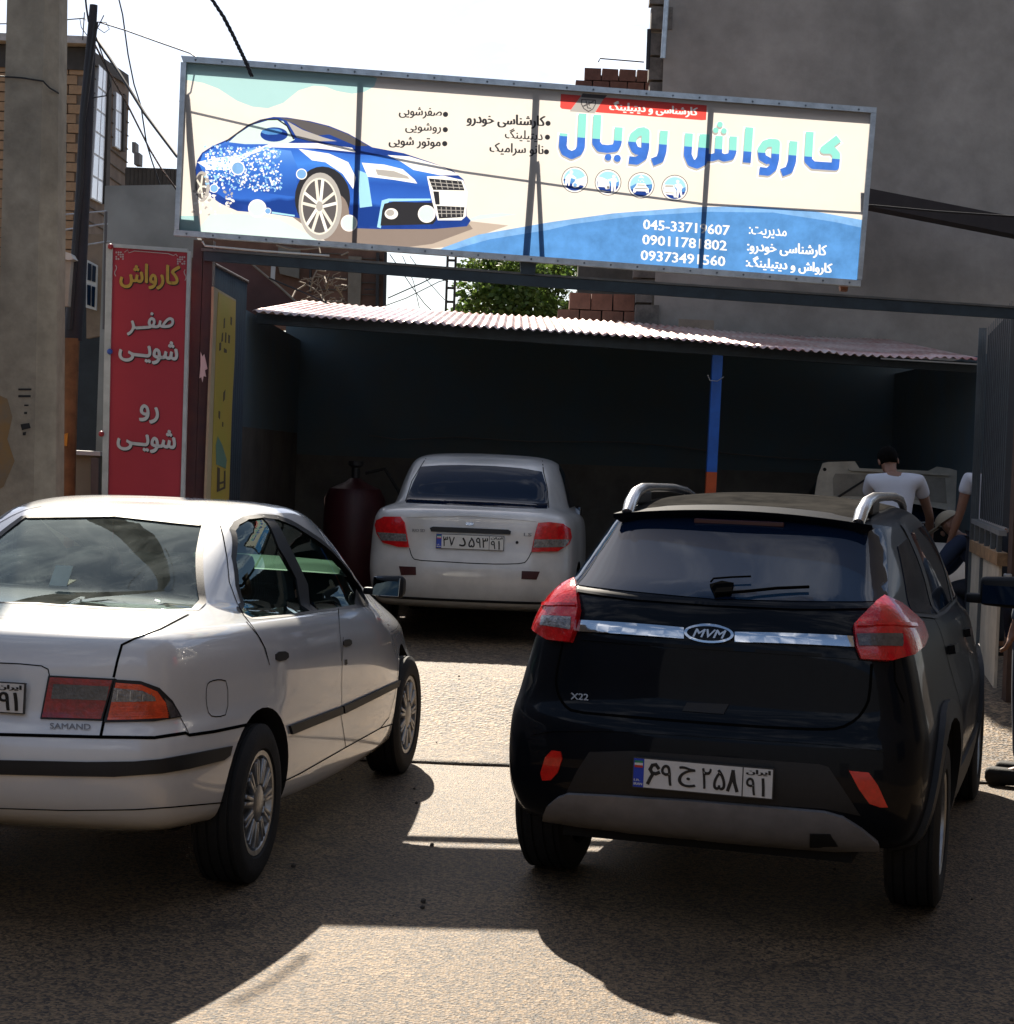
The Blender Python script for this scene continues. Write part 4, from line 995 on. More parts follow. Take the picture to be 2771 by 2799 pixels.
art(pc, pgrey, [cB([(640, 385), (720, 430), (830, 470), (900, 490), (760, 490), (690, 470)])])
art(pc, pblack, ribbon(cB([(320, 492), (440, 405), (520, 378), (590, 376), (640, 410), (675, 480)]), 4))
art(pc, dblue, [cB(ell(572, 455, 72, 38))]); art(pc, mblue, [cB(ell(560, 440, 55, 16))])
art(pc, pblack, [cB(ell(825, 790, 145, 168))]); art(pc, pbrown, [cB(ell(905, 880, 60, 110))])
WX, WY = 873, 564
art(pc, pgrey, [ell(WX + 2, WY, 59, 92, 36)]); art(pc, ptan, [ell(WX, WY, 50, 78, 36)]); art(pc, pdark, [ell(WX, WY, 46, 73, 36)])
for k in range(5):
    for q in (-.2, .2):
        t = 2 * math.pi * k / 5 - 1.57 + q; c_, s_ = math.cos(t), math.sin(t)
        art(pc, pwhite if q > 0 else ptan, ribbon([(WX + 8 * math.cos(t + q), WY + 13 * math.sin(t + q)), (WX + 47 * c_, WY + 75 * s_)], 8))
art(pc, pgrey, [ell(WX, WY, 9, 14)])
art(pc, pgrey, [ell(552, 510, 21, 42)]); art(pc, pdark, [ell(549, 510, 15, 34)])
for k in range(5):
    t = 2 * math.pi * k / 5; art(pc, ptan, ribbon([(549, 510), (549 + 14 * math.cos(t), 510 + 32 * math.sin(t))], 5))
art(pc, pwhite, [t4([(282, 143), (480, 160), (640, 200), (745, 292), (765, 325), (560, 292), (335, 265)])]); art(pc, pgrey, [t4([(400, 200), (560, 215), (680, 260), (700, 285), (540, 270), (420, 250)])])
art(pc, pwhite, [t4([(850, 262), (1000, 258), (1165, 295), (1205, 400), (1190, 610), (1150, 645), (945, 645), (895, 480)])])
art(pc, pblack, [t4([(866, 280), (1150, 305), (1178, 385), (905, 380)]), t4([(935, 518), (1178, 530), (1165, 618), (955, 630)]), t4([(905, 392), (955, 395), (962, 508), (925, 508)])])
for i in range(5):
    art(pc, pgrey, ribbon(t4([(915 + 50 * i, 290), (935 + 50 * i, 375)]), 2)); art(pc, pgrey, ribbon(t4([(975 + 42 * i, 530), (980 + 42 * i, 615)]), 2))
for i in range(2): art(pc, pgrey, ribbon(t4([(880, 312 + 32 * i), (1165, 335 + 28 * i)]), 2)); art(pc, pgrey, ribbon(t4([(948, 555 + 30 * i), (1170, 560 + 28 * i)]), 2))
art(pc, pblack, [t4([(480, 500), (560, 482), (900, 492), (935, 640), (900, 680), (445, 692), (460, 560)])])
art(pc, pwhite, [t4(ell(540, 588, 58, 48))]); art(pc, pgrey, [t4(ell(530, 580, 36, 28))])
random.seed(21)
for i in range(620):
    u, v = random.random(), random.random(); x = 560 + 215 * u; y = 395 + 120 * v + (x - 560) * .14 - 20 * u
    if x > 770 or y > 540: continue
    r_ = random.uniform(1.2, 3.4); art(pc, random.choice([pwhite, lblue, pwhite, psky]), [ell(x, y, r_ * random.uniform(.8, 1.8), r_, 6, random.random() * 3)])
for i in range(60):
    x = random.uniform(520, 640); y = random.uniform(520, 590) - (x - 520) * .05; r_ = random.uniform(1.5, 4); art(pc, random.choice([pwhite, cream, pgrey]), [ell(x, y, r_ * 1.6, r_, 6, random.random() * 3)])
for x, y, r_ in ((703, 570, 25), (732, 577, 9), (650, 460, 19), (585, 515, 12), (824, 476, 15), (954, 610, 23), (1166, 585, 24)):
    art('printed_bubbles', pwhite, [ell(x, y, r_, r_)]); art('printed_bubbles', palet if r_ > 20 else lblue, [ell(x, y, r_ * .84, r_ * .84)])
# title in heavy block letters : strokes
TITLE = [
    (t1, [(172, 530), (160, 680), (185, 745), (265, 785), (340, 750), (372, 690), (392, 300)], 92),
    (t1, [(565, 315), (548, 640), (590, 700), (680, 712), (770, 700), (800, 640), (812, 460)], 92),
    (t1, [(1120, 500), (1050, 510), (985, 560), (965, 640), (1000, 720), (1085, 750)], 90), (t1, [(1040, 512), (1125, 515), (1120, 700), (1095, 800), (1020, 850), (930, 840)], 92), (t1, [(1000, 740), (1100, 755)], 70),
    (t1, [(1338, 500), (1320, 740), (1290, 830), (1200, 865)], 92),
    (t1, [(1628, 530), (1612, 780), (1650, 870), (1720, 895), (1790, 860), (1812, 780), (1822, 540)], 92),
    (t2, [(85, 260), (60, 500), (20, 560)], 78), (t2, [(100, 500), (180, 500), (245, 480), (300, 505), (370, 490), (392, 440), (398, 280)], 78), (t2, [(250, 275), (240, 480)], 78),
    (t2, [(566, 185), (538, 555)], 84),
    (t2, [(800, 340), (730, 360), (690, 420), (700, 500), (770, 540)], 80), (t2, [(760, 345), (845, 350), (835, 520), (810, 610), (760, 650), (670, 640)], 84), (t2, [(720, 530), (820, 545)], 60),
    (t2, [(1028, 330), (1012, 540), (980, 630), (900, 660)], 84),
    (t2, [(1198, 232), (1180, 530), (1230, 580), (1465, 595), (1475, 470), (1430, 420), (1345, 420), (1500, 300)], 82)]
dots = [(t1, 688, 808, 40), (t1, 795, 820, 42), (t2, 258, 155, 30), (t2, 215, 215, 30), (t2, 300, 222, 30)]
def title(dx, dy, grow, m, part, colorfn=None):
    polys = []
    for fn, pts, w in TITLE:
        sc = 4.251 if fn is t1 else 3.826; q = [(x + dx, y + dy) for x, y in fn(pts)]
        if grow > 1:  # lengthen the ends a little
            a, b = Vector(q[0]), Vector(q[1]); q[0] = tuple(a + (a - b).normalized() * grow * .5); a, b = Vector(q[-1]), Vector(q[-2]); q[-1] = tuple(a + (a - b).normalized() * grow * .5)
        polys += ribbon(q, w / sc + grow)
    for fn, x, y, r_ in dots:
        sc = 4.251 if fn is t1 else 3.826; c_ = fn([(x, y)])[0]; polys.append(ell(c_[0] + dx, c_[1] + dy, r_ / sc + grow / 2, r_ / sc + grow / 2, 14))
    art(part, m, polys)
title(-1, 4, 11, pwhite, 'title_outline'); title(-1.5, 5, 1, pgrey, 'title_shadow')
TSPLIT = (Vector(t1([(0, 548)])[0]), Vector(t2([(1913, 552)])[0]))
title(0, 0, 0, 'SPLIT', 'title_letters')
# red bar, shield
bar = t1([(140, 72), (1835, 205), (1825, 375), (1780, 378), (600, 290), (150, 245), (130, 225)])
art('red_bar', pred, [bar]); art('red_bar', pgrey, [t1([(385, 80), (655, 95), (530, 300), (240, 275)])]); art('red_bar', pdark, [t1([(390, 66), (675, 88), (640, 130), (375, 110)])])
sh = t1([(375, 130), (545, 140), (548, 190), (515, 250), (460, 285), (400, 245), (372, 190)]); art('red_bar', pdark, [sh])
art('red_bar', pgrey, [t1([(388, 142), (534, 152), (536, 188), (508, 242), (460, 270), (410, 238), (385, 190)])]); art('red_bar', pdark, ribbon(t1([(400, 215), (520, 160)]), 4) + ribbon(t1([(430, 150), (450, 235), (490, 240)]), 3) + ribbon(t1([(465, 160), (470, 210)]), 2.5))
art_text('red_bar', pwhite, 'کارشناسی و دیتیلینگ', True, t1([(705, 285)])[0], t1([(1722, 352)])[0], 32, .006, .02)
for s, a, b, h in (('کارشناسی خودرو', (1276, 345), (1488, 354), 37), ('دیتیلینگ', (1380, 384), (1482, 390), 34), ('نانو سرامیک', (1338, 423), (1484, 430), 34)):
    art_text('service_list', pblack, s, True, a, b, h, .008, .02)
for s, a, b, h in (('صفرشویی', (1225, 368), (1447, 376), 31), ('روشویی', (1258, 447), (1443, 453), 29), ('موتور شویی', (1172, 523), (1440, 533), 31)):
    art_text('service_list', pblack, s, True, cB([a])[0], cB([b])[0], h, .009, .02)
art('service_list', pblack, [cC(ell(178, 378, 13, 13, 14)), cC(ell(175, 447, 13, 13, 14)), cC(ell(170, 520, 13, 13, 14)), cB(ell(1468, 350, 14, 14, 14)), cB(ell(1467, 430, 14, 14, 14)), cB(ell(1464, 503, 14, 14, 14))])
for s, a, b in (('045-33719607', (652, 905), (1080, 936)), ('09011781802', (648, 980), (1066, 1012)), ('09373491560', (640, 1058), (1058, 1090))):
    art_text('phone_numbers', pwhite, s, False, cC([a])[0], cC([b])[0], 27, .004, .03)
for s, a, b, h in (('مدیریت:', (1178, 945), (1364, 958), 30), ('کارشناسی خودرو:', (1170, 1027), (1562, 1052), 37), ('کارواش و دیتیلینگ:', (1164, 1105), (1590, 1138), 38)):
    art_text('phone_numbers', pwhite, s, True, cC([a])[0], cC([b])[0], h, .006, .02)
# four round service icons
for k, (x, y) in enumerate(((300, 1070), (687, 1100), (1072, 1135), (1462, 1165))):
    C_ = lambda pts, x=x, y=y: t1([(x + a, y + b) for a, b in pts])
    ic = 'service_icon'
    art(ic, pdark, [C_(ell(0, 0, 155, 153))]); art(ic, pwhite, [C_(ell(0, 0, 146, 144))]); art(ic, psky, [C_(ell(0, 0, 130, 128))])
    art(ic, dblue, [C_([(130 * math.cos(t), 128 * math.sin(t)) for t in [math.pi * i / 16 + (.1 if k != 2 else -.1) for i in range(17)]])]); art(ic, mblue, [C_([(-128, 15), (-60, -20), (60, 10), (128, -10), (120, 45), (-120, 45)])])
    if k == 0: P_ = [ell(-38, -90, 20, 20, 14), [(-105, -30), (-70, -72), (-30, -62), (20, -20), (5, -8), (-45, -30), (-50, 10), (-62, 70), (-75, 70), (-75, 10), (-95, 70), (-115, 60)], [(-20, 60), (10, -5), (70, -15), (125, -45), (130, 20), (110, 70), (60, 60), (40, 85), (0, 85)], ell(5, 60, 34, 34, 16)]
    elif k == 1: P_ = [ell(68, -70, 19, 19, 14), [(-5, -30), (45, -48), (95, -50), (110, -10), (95, 0), (85, 120), (68, 120), (62, 20), (52, 120), (35, 118), (38, -20), (0, -20)], [(-125, -70), (-60, -55), (0, -25), (18, 20), (15, 75), (-25, 80), (-40, 55), (-118, 50)], [(-80, 90), (60, 115), (-60, 110)]]
    elif k == 2: P_ = [[(-45, -28), (45, -22), (65, 15), (90, 40), (88, 90), (60, 90), (50, 70), (-55, 65), (-70, 85), (-95, 80), (-90, 35), (-65, 10)], [(-30, -90), (0, -120), (35, -85)]] + [ell(-30 + 20 * i, -60 + 14 * (i % 2), 5, 8, 8) for i in range(4)]
    else: P_ = [ell(35, -75, 19, 19, 14), [(-5, -35), (30, -52), (70, -48), (100, 0), (85, 5), (78, 30), (95, 110), (75, 115), (52, 40), (40, 115), (20, 112), (30, 20), (10, -15)], [(-125, -40), (-15, -35), (0, 0), (20, 30), (18, 110), (-10, 110), (-15, 85), (-118, 70)]]
    art(ic, pwhite, [C_(p) for p in P_])
    if k == 0: art(ic, lblue, [C_(ell(5, 60, 22, 22, 14))])
    if k == 1: art(ic, pdark, [C_(ell(0, 58, 12, 18, 12))])
    if k == 2: art(ic, pgrey, [C_([(-40, -12), (38, -8), (45, 5), (-48, 2)])]); art(ic, pdark, [C_([(-75, 30), (75, 36), (75, 44), (-75, 38)])])
    if k == 3: art(ic, pgrey, [C_([(-110, -32), (-20, -30), (-15, -12), (-112, -12)])]); art(ic, pdark, [C_([(-110, 50), (-10, 56), (-10, 62), (-110, 56)])])
# one flat planar map of all the print: every region is its own piece of the cloth
def build_art():
    vv = []; vid = {}; edges = set(); polys = []
    def vert(p):
        k = (round(p[0] * 20) / 20, round(p[1] * 20) / 20)
        if k not in vid: vid[k] = len(vv); vv.append(Vector(k))
        return vid[k]
    def addpoly(poly, lay):
        ids = []
        for p in poly:
            i = vert(p)
            if not ids or ids[-1] != i: ids.append(i)
        if len(ids) > 2 and ids[0] == ids[-1]: ids.pop()
        if len(set(ids)) < 3: return
        for i in range(len(ids)):
            e = (ids[i], ids[(i + 1) % len(ids)]); edges.add((min(e), max(e)))
        polys.append((lay, [tuple(vv[i]) for i in ids]))
    lays = [('cloth', cream)]
    g = []
    for j in range(4):
        a, b = Vector(B0[j]), Vector(B0[(j + 1) % 4]); k = 16 if j % 2 == 0 else 5; g += [tuple(a.lerp(b, i / k)) for i in range(k)]
    addpoly(g, 0)
    for i, (part, m, ps) in enumerate(ART):
        lays.append((part, m))
        for p in ps: addpoly(p, i + 1)
    e0, e1 = vert(TSPLIT[0]), vert(TSPLIT[1]); edges.add((min(e0, e1), max(e0, e1)))
    r = geometry.delaunay_2d_cdt(vv, list(edges), [], 0, 1e-5)
    V2, F2 = r[0], r[2]
    CS = 6.0; grid = {}
    big = []
    for k, (lay, pl) in enumerate(polys):
        x0 = min(p[0] for p in pl); x1 = max(p[0] for p in pl); y0 = min(p[1] for p in pl); y1 = max(p[1] for p in pl)
        for gx in range(int(x0 // CS), int(x1 // CS) + 1):
            for gy in range(int(y0 // CS), int(y1 // CS) + 1): grid.setdefault((gx, gy), []).append(k)
    for kk in grid: grid[kk].sort(key=lambda k: -polys[k][0])
    def inside(x, y, pl):
        c = False; x1, y1 = pl[-1]
        for x2, y2 in pl:
            if (y2 > y) != (y1 > y) and x < (x1 - x2) * (y - y2) / (y1 - y2) + x2: c = not c
            x1, y1 = x2, y2
        return c
    frame = polys[0][1]; groups = {}
    for f in F2:
        p0, p1, p2 = V2[f[0]], V2[f[1]], V2[f[2]]; x = (p0.x + p1.x + p2.x) / 3; y = (p0.y + p1.y + p2.y) / 3
        if not inside(x, y, frame): continue
        lay = 0
        for k in grid.get((int(x // CS), int(y // CS)), ()):
            if inside(x, y, polys[k][1]): lay = polys[k][0]; break
        part, m = lays[lay]
        if m == 'SPLIT':
            t = (x - TSPLIT[0].x) / (TSPLIT[1].x - TSPLIT[0].x); m = ptl if y < TSPLIT[0].y + t * (TSPLIT[1].y - TSPLIT[0].y) else blue2
        groups.setdefault(part, {}).setdefault(m.name, []).append(f)
    for part, gm in groups.items():
        me = bpy.data.meshes.new(part); V = []; Fx = []; mi = []; mp = {}
        for j, (mn, fs) in enumerate(gm.items()):
            me.materials.append(bpy.data.materials[mn])
            for f in fs:
                ids = []
                for i in f:
                    if i not in mp:
                        mp[i] = len(V); p = V2[i]; V.append(loc(P(p.x, p.y, YS)))
                    ids.append(mp[i])
                Fx.append(ids); mi.append(j)
        me.from_pydata(V, [], Fx); me.polygons.foreach_set('material_index', mi); me.update(); tag(newobj(part, me, None, SIGN), kind='stuff' if part in ('phone_numbers', 'service_list', 'printed_bubbles', 'printed_backdrop') else None)
blue2 = cloth('title_blue', (.05, .17, .62))
build_art()
def sbar(name, pts, y0, y1, m, parent=SIGN):
    "a bar whose outline is given in view points, running from depth y0 to y1"
    F0 = [loc(P(x, y, y0)) for x, y in pts]; F1 = [a + Vector((0, y1 - y0, 0)) for a in F0]; n = len(pts)
    return pymesh(name, F0 + F1, [tuple(range(n))[::-1], tuple(range(n, 2 * n))] + [(i, (i + 1) % n, n + (i + 1) % n, n + i) for i in range(n)], m, parent)
sbar('frame_rail', [(494, 152), (2396, 294), (2395, 309), (500, 169)], YS - .02, YS + .035, alu)
sbar('frame_rail', [(476, 628), (2353, 766), (2352, 783), (474, 643)], YS - .02, YS + .035, alu)
sbar('frame_rail', [(494, 169.5), (509, 170.5), (489, 628), (476.5, 627)], YS - .02, YS + .035, alu)
sbar('frame_rail', [(2380, 309), (2395, 310), (2356, 765), (2343, 764)], YS - .02, YS + .035, alu)
for pts in ([(977, 195), (991, 196), (971, 669), (961, 668)], [(1456, 235), (1472, 236), (1463, 440), (1442, 705), (1427, 704), (1447, 440)], [(1463, 440), (1472, 436), (1486, 708), (1474, 707)],
            [(1935, 272), (1948, 273), (1915, 742), (1906, 741)], [(509, 255), (517, 256), (548, 635), (533, 634), (510, 380), (508, 330)], [(509, 171), (2380, 311), (2379, 324), (508, 188)], [(488, 595), (543, 600), (547, 632), (488, 628)], [(2350, 523), (2366, 524), (2361, 575), (2350, 572)]):
    sbar('back_brace', pts, YS + .012, YS + .045, steel)
bm = bmesh.new()
for i in range(26):
    for ya, yb in ((161, 302), (636, 775)):
        a = loc(P(498 + 1885 * (i + .5) / 26 - (0 if ya < 300 else 25), ya + (yb - ya) * (i + .5) / 26, YS - .022)); add_lathe(bm, [(-.003, .001), (-.003, .006), (.003, .007)], 8, 'X', (0, 0, 0))
        bm.verts.ensure_lookup_table()
        for v in bm.verts[-24:]: v.co = Vector((v.co.y, v.co.x, v.co.z)) + a
tag(bmobj('rivets', bm, steel, SIGN), kind='stuff')
# wires behind the cloth cast the thin lines seen on it
wire = mat('black_cable', (.01, .01, .012), .6)
tag(tube('cable', [P(x, y, YS + .08) for x, y in ((490, 276), (518, 283), (700, 325), (980, 392), (1255, 446), (1532, 485), (1916, 534), (2366, 560), (2560, 578), (2771, 592), (2950, 604))], .006, wire), 'thin black cable running behind the banner and out at its right side', 'cable', 'overhead cables')

# beam carrying the sign and the posts
beam_m = mat('dark_blue_beam', (.035, .055, .07), .5, .2, var=.4, vscale=8, bump=.05, bscale=30)
def pbox(name, pts, y0, y1, m, parent=None, label=None, cat=None, group=None):
    F0 = [P(x, y, y0) for x, y in pts]; F1 = [a + Vector((0, y1 - y0, 0)) for a in F0]; n = len(pts)
    o = pymesh(name, F0 + F1, [tuple(range(n))[::-1], tuple(range(n, 2 * n))] + [(i, (i + 1) % n, n + (i + 1) % n, n + i) for i in range(n)], m)
    if parent is not None: o.parent = parent; o.matrix_parent_inverse = Matrix.Translation(parent.location).inverted()
    return tag(o, label, cat, group)
GB = empty('gate_beam', P(1400, 740, 11.65), 0, 'long dark steel beam crossing the driveway right under the banner', 'beam')
pbox('beam', [(556, 686), (1500, 757), (2300, 812), (2900, 852), (2900, 880), (2300, 842), (1500, 786), (556, 712)], 11.62, 11.65, beam_m, GB)
pbox('beam_flange', [(550, 678), (1500, 750), (2900, 845), (2900, 851), (1500, 756), (550, 685)], 11.61, 11.66, mat('worn_steel_flange', (.16, .16, .15), .5, .3, var=.4), GB)
pbox('bracket', [(1421, 712), (1466, 716), (1462, 752), (1423, 749)], 11.60, 11.70, beam_m, GB)
pbox('bracket', [(2296, 782), (2318, 784), (2316, 796), (2298, 794)], 11.60, 11.66, mat('terracotta_block', (.30, .13, .07), .9, var=.3), GB)
tube('white_wire', [P(553, 660, 11.5), P(560, 672, 11.5), P(700, 685, 11.5), P(900, 699, 11.5)], .006, mat('white_wire', (.6, .6, .58), .6)).parent = GB
GB.children[-1].matrix_parent_inverse = Matrix.Translation(GB.location).inverted()
rust = mat('rust_brown_steel', (.055, .035, .03), .6, .2, var=.5, vscale=7, bump=.1, bscale=40, col2=(.03, .025, .03))
pp = empty('gate_post', (P(545, 1500, 11.7).x, 11.7, .0), 0, 'rusty dark steel gate post left of the driveway beside the red sign', 'post')
for a, b in (((519, 545), (516, 543)), ((547, 573), (543, 571))):
    pbox('channel', [(a[0] + 10, 655), (a[1] + 10, 657), (b[1] - 22, 1700), (b[0] - 22, 1700)], 11.66, 11.76, rust, pp)
pbox('paint_splash', [(548, 962), (553, 975), (558, 968), (563, 990), (567, 1008), (560, 1012), (563, 1030), (556, 1028), (553, 1045), (550, 1030), (545, 1034), (548, 1000)], 11.655, 11.662, mat('white_paint_splash', (.55, .55, .55), .7), pp)

# bricks as objects
BRK = {}
def brick_field(parent, org, ux, uz, un, W_, H_, bw, bh, th, m, gap=.012, skip=lambda u, v: False, name='brick', limit=300, dx=0.0):
    ux, uz, un = Vector(ux), Vector(uz), Vector(un); key = (bw, bh, th, m.name)
    if key not in BRK:
        BRK[key] = []
        for s in range(5):
            bm = bmesh.new(); add_box(bm, (0, 0, 0), (bw - gap, th, bh - gap)); random.seed(s + 5)
            for v in bm.verts: v.co += Vector((random.uniform(-.004, .004), random.uniform(-.006, .006), random.uniform(-.004, .004)))
            me = bpy.data.meshes.new(name); bm.to_mesh(me); bm.free(); me.materials.append(m); BRK[key].append(me)
    R3 = Matrix((ux, -un, uz)).transposed(); n = 0; r = 0; v = bh / 2
    while v < H_:
        u = (bw / 2 if r % 2 else bw) * 1.0 - bw / 2 + dx
        while u < W_:
            if not skip(u, v) and n < limit:
                o = bpy.data.objects.new(name, random.choice(BRK[key])); COL.objects.link(o); o.parent = parent
                q = Vector(org) + ux * u + uz * v + un * random.uniform(0, .01)
                o.matrix_local = Matrix.Translation(q - parent.location) @ R3.to_4x4(); n += 1
            u += bw
        v += bh; r += 1
    return n
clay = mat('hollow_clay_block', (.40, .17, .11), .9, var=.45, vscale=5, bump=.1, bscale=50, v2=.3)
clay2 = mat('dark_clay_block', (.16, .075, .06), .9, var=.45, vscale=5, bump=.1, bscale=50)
ybrick = mat('yellow_clay_block', (.44, .28, .16), .9, var=.35, vscale=4, bump=.1, bscale=40, v2=.3)
mortar = mat('grey_mortar', (.10, .09, .08), .95, var=.3, vscale=10)
cement = mat('grey_cement_render', (.36, .325, .285), .95, var=.2, vscale=3.5, bump=.5, bscale=9, v2=.22, v2scale=.8)
cement2 = mat('blue_grey_cement', (.28, .285, .27), .95, var=.25, vscale=1.5, bump=.15, bscale=25, v2=.3)
# ================================================================= big cement building on the right
BR = empty('cement_building', (4.8, 21, .25), 0, 'tall grey cement rendered building with a blank wall at the upper right', 'building')
def rel(o, par):
    o.parent = par; o.matrix_parent_inverse = Matrix.Translation(par.location).inverted(); return o
X0 = P(1800, 500, 20.4).x
bm = bmesh.new(); nn = 24
vs_ = [bm.verts.new((x, y, z)) for z in (0, 9.6) for x, y in ((X0, 20.4), (9.5, 20.4), (9.5, 26.4), (X0 + 2.2, 26.4))]
for f_ in ((0, 3, 2, 1), (4, 5, 6, 7), (0, 1, 5, 4), (1, 2, 6, 5), (2, 3, 7, 6), (3, 0, 4, 7)): bm.faces.new([vs_[i] for i in f_])
rel(bmobj('wall', bm, cement), BR)
# crumbly left edge strip with pale mortar drips and pipes
random.seed(4); bm = bmesh.new()
for i in range(34):
    z = .6 + i * .27; add_box(bm, (X0 + .02 - random.uniform(.05, .14), 20.46 + random.uniform(0, .1), z), (random.uniform(.14, .26), .2, .24))
rel(bmobj('rough_edge', bm, mat('rough_mortar_edge', (.17, .15, .13), .95, var=.5, vscale=9, bump=.3, bscale=30)), BR)
rel(tube('drain_pipe', [P(1822, 0, 20.25), P(1812, 160, 20.25)], .03, alu), BR)
rel(tube('drain_pipe', [P(1774, 80, 20.3), P(1770, 190, 20.3)], .022, wire), BR)
rel(pbox('ply_sheet', [(1855, 872), (1951, 876), (1951, 902), (2015, 908), (2016, 935), (1855, 925)], 20.1, 20.14, mat('pale_board', (.36, .28, .21), .9, var=.3)), BR)
# dark strip running out to the right of the banner
tag(pbox('dark_wall_strip', [(2050, 452), (2360, 512), (2771, 592), (3900, 805), (3900, 860), (2771, 640), (2368, 562), (2050, 500)], 19.2, 19.5, mat('dark_brown_strip', (.035, .028, .028), .8, var=.3)), 'dark brown strip crossing the cement wall right of the banner', 'beam')
# parapet of clay blocks on top
PT = empty('block_parapet', P(1700, 240, 21.5), 0, 'dark clay block parapet peeking over the banner against the sky', 'wall')
a = P(1592, 300, 21.5); b = P(1822, 300, 21.5); zt = P(1600, 168, 21.5).z
rel(box('core', ((a.x + b.x) / 2, 21.68, (a.z + zt) / 2 - .06 - 2), (b.x - a.x - .04, .2, zt - a.z + 4 - .15), mortar), PT)
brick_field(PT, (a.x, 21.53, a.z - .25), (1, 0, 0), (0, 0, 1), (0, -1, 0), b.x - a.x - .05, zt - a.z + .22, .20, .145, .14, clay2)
rel(tube('steel_bar', [P(1635, 170, 21.5), P(1640, 160, 21.5), P(1760, 170, 21.5)], .008, wire), PT)
# small clay block wall above the canopy
BW = empty('block_wall', P(1660, 880, 20.8), 0, 'low terracotta block wall between the tree and the cement building', 'wall')
a = P(1552, 890, 20.8); b = P(1782, 890, 20.8); zt = P(1560, 806, 20.8).z
rel(box('core', ((a.x + b.x) / 2, 20.99, a.z - 1.2), (b.x - a.x - .03, .2, 3.1), mortar), BW)
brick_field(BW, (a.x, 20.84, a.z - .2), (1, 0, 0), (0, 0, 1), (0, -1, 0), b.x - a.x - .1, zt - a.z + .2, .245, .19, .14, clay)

# ================================================================= canopy / shed
CAN = empty('canopy', (1, 18, .25), 0, 'open shed with red and white corrugated sheet roof over the wash bays', 'canopy')
XL, XR, YF, YB = P(690, 850, 16.0).x, P(2690, 985, 16.0).x, 16.0, 20.0
zl, zr = P(690, 850, 16).z, P(2690, 988, 16).z
pitch = .076; nper = int((XR - XL) / pitch) * 6; V = []; Fx = []
def zroof(x, y): return zl + (zr - zl) * (x - XL) / (XR - XL) + .42 * (y - YF) / (YB - YF)
rows = 6
for j in range(rows + 1):
    y = YF + (YB - YF) * j / rows
    for i in range(nper + 1):
        x = XL + (XR - XL) * i / nper; V.append((x, y + (.02 * math.sin(x * 3) + .03 * math.sin(int((x - XL) / .84) * 2.3) if j == 0 else 0), zroof(x, y) + .007 * math.sin(int((x - XL) / .84) * 1.9) + .011 * math.sin(2 * math.pi * (x - XL) / pitch) + .012 * math.sin(x * 1.7 + .5)))
for j in range(rows):
    for i in range(nper): k = j * (nper + 1) + i; Fx.append((k, k + 1, k + nper + 2, k + nper + 1))
me = bpy.data.meshes.new('roof_sheet'); me.from_pydata(V, [], Fx); me.update()
rs = mat('red_white_sheet', (.46, .17, .15), .34, .35, coat=.2, col2=(.75, .66, .62), vscale=1.6, bump=.05, bscale=30, v2=.2)
ro = newobj('roof_sheet', me, rs, None, 60); rel(ro, CAN)
so = ro.modifiers.new('t', 'SOLIDIFY'); so.thickness = .004; so.offset = -1
dk = mat('dark_shed_wall', (.085, .13, .16), .95, var=.35, vscale=2, bump=.1, bscale=20, col2=(.10, .125, .13))
dk2 = mat('brown_shed_wall', (.15, .145, .13), .95, var=.4, vscale=2.2, bump=.1, bscale=20)
V = [(x, y, z) for y in (20.02, 20.2) for x, z in ((XL - .2, .2), (XR + .25, .2), (XR + .25, zr + .385), (XL - .2, zl + .395))]
rel(pymesh('back_wall', V, [(0, 1, 2, 3), (7, 6, 5, 4), (0, 4, 5, 1), (1, 5, 6, 2), (2, 6, 7, 3), (3, 7, 4, 0)], dk), CAN)
rel(box('lower_back_wall', (1.2, 19.98, .95), (8.0, .06, 1.4), dk2), CAN)
rel(box('side_wall', (XL - .14, 16.6, 1.5), (.2, 6.9, 2.75), dk), CAN)
rel(box('side_wall_below_shadow', (XL - .02, 16.3, 1.0), (.05, 6.6, 1.75), mat('brown_lower_wall', (.11, .095, .08), .95, var=.4, vscale=3, bump=.1)), CAN)  # colour break to the wall above stands in for a shadow edge
rel(box('side_wall', (XR + .16, 18.1, 1.5), (.2, 4.0, 2.5), dk), CAN)
rel(box('front_purlin', ((XL + XR) / 2, 16.25, (zl + zr) / 2 - .06), (XR - XL, .06, .06), beam_m, rot=Matrix.Rotation(math.atan((zr - zl) / -(XR - XL)) * -1 * 0, 3, 'Y')), CAN) if 0 else None
pu = pymesh('purlin', [(x, y, zroof(x, 16.3) - dz) for x in (XL, XR) for y in (16.25, 16.33) for dz in (.03, .12)], [(0, 1, 3, 2), (4, 6, 7, 5), (0, 4, 5, 1), (2, 3, 7, 6), (0, 2, 6, 4), (1, 5, 7, 3)], beam_m); rel(pu, CAN)
rel(pbox('white_batten', [(2408, 978), (2675, 994), (2675, 998), (2408, 982)], 15.97, 15.99, mat('pale_batten', (.3, .3, .28), .7)), CAN)
PL = empty('canopy_pillar', (P(1945, 1340, 16.3).x, 16.3, .25), 0, 'blue steel pillar with an orange foot holding up the canopy', 'pillar')
tp = P(1962, 945, 16.3); md_ = P(1944, 1290, 16.3); ft = Vector((md_.x - (tp.x - md_.x) / (tp.z - md_.z) * (md_.z - .25), 16.3, .25))
def leanbox(name, a, b, w, m, par):
    V = [(p.x + sx * w / 2, p.y + sy * w / 2, p.z) for p in (a, b) for sx, sy in ((-1, -1), (1, -1), (1, 1), (-1, 1))]
    return rel(pymesh(name, V, [(3, 2, 1, 0), (4, 5, 6, 7)] + [(i, (i + 1) % 4, 4 + (i + 1) % 4, 4 + i) for i in range(4)], m), par)
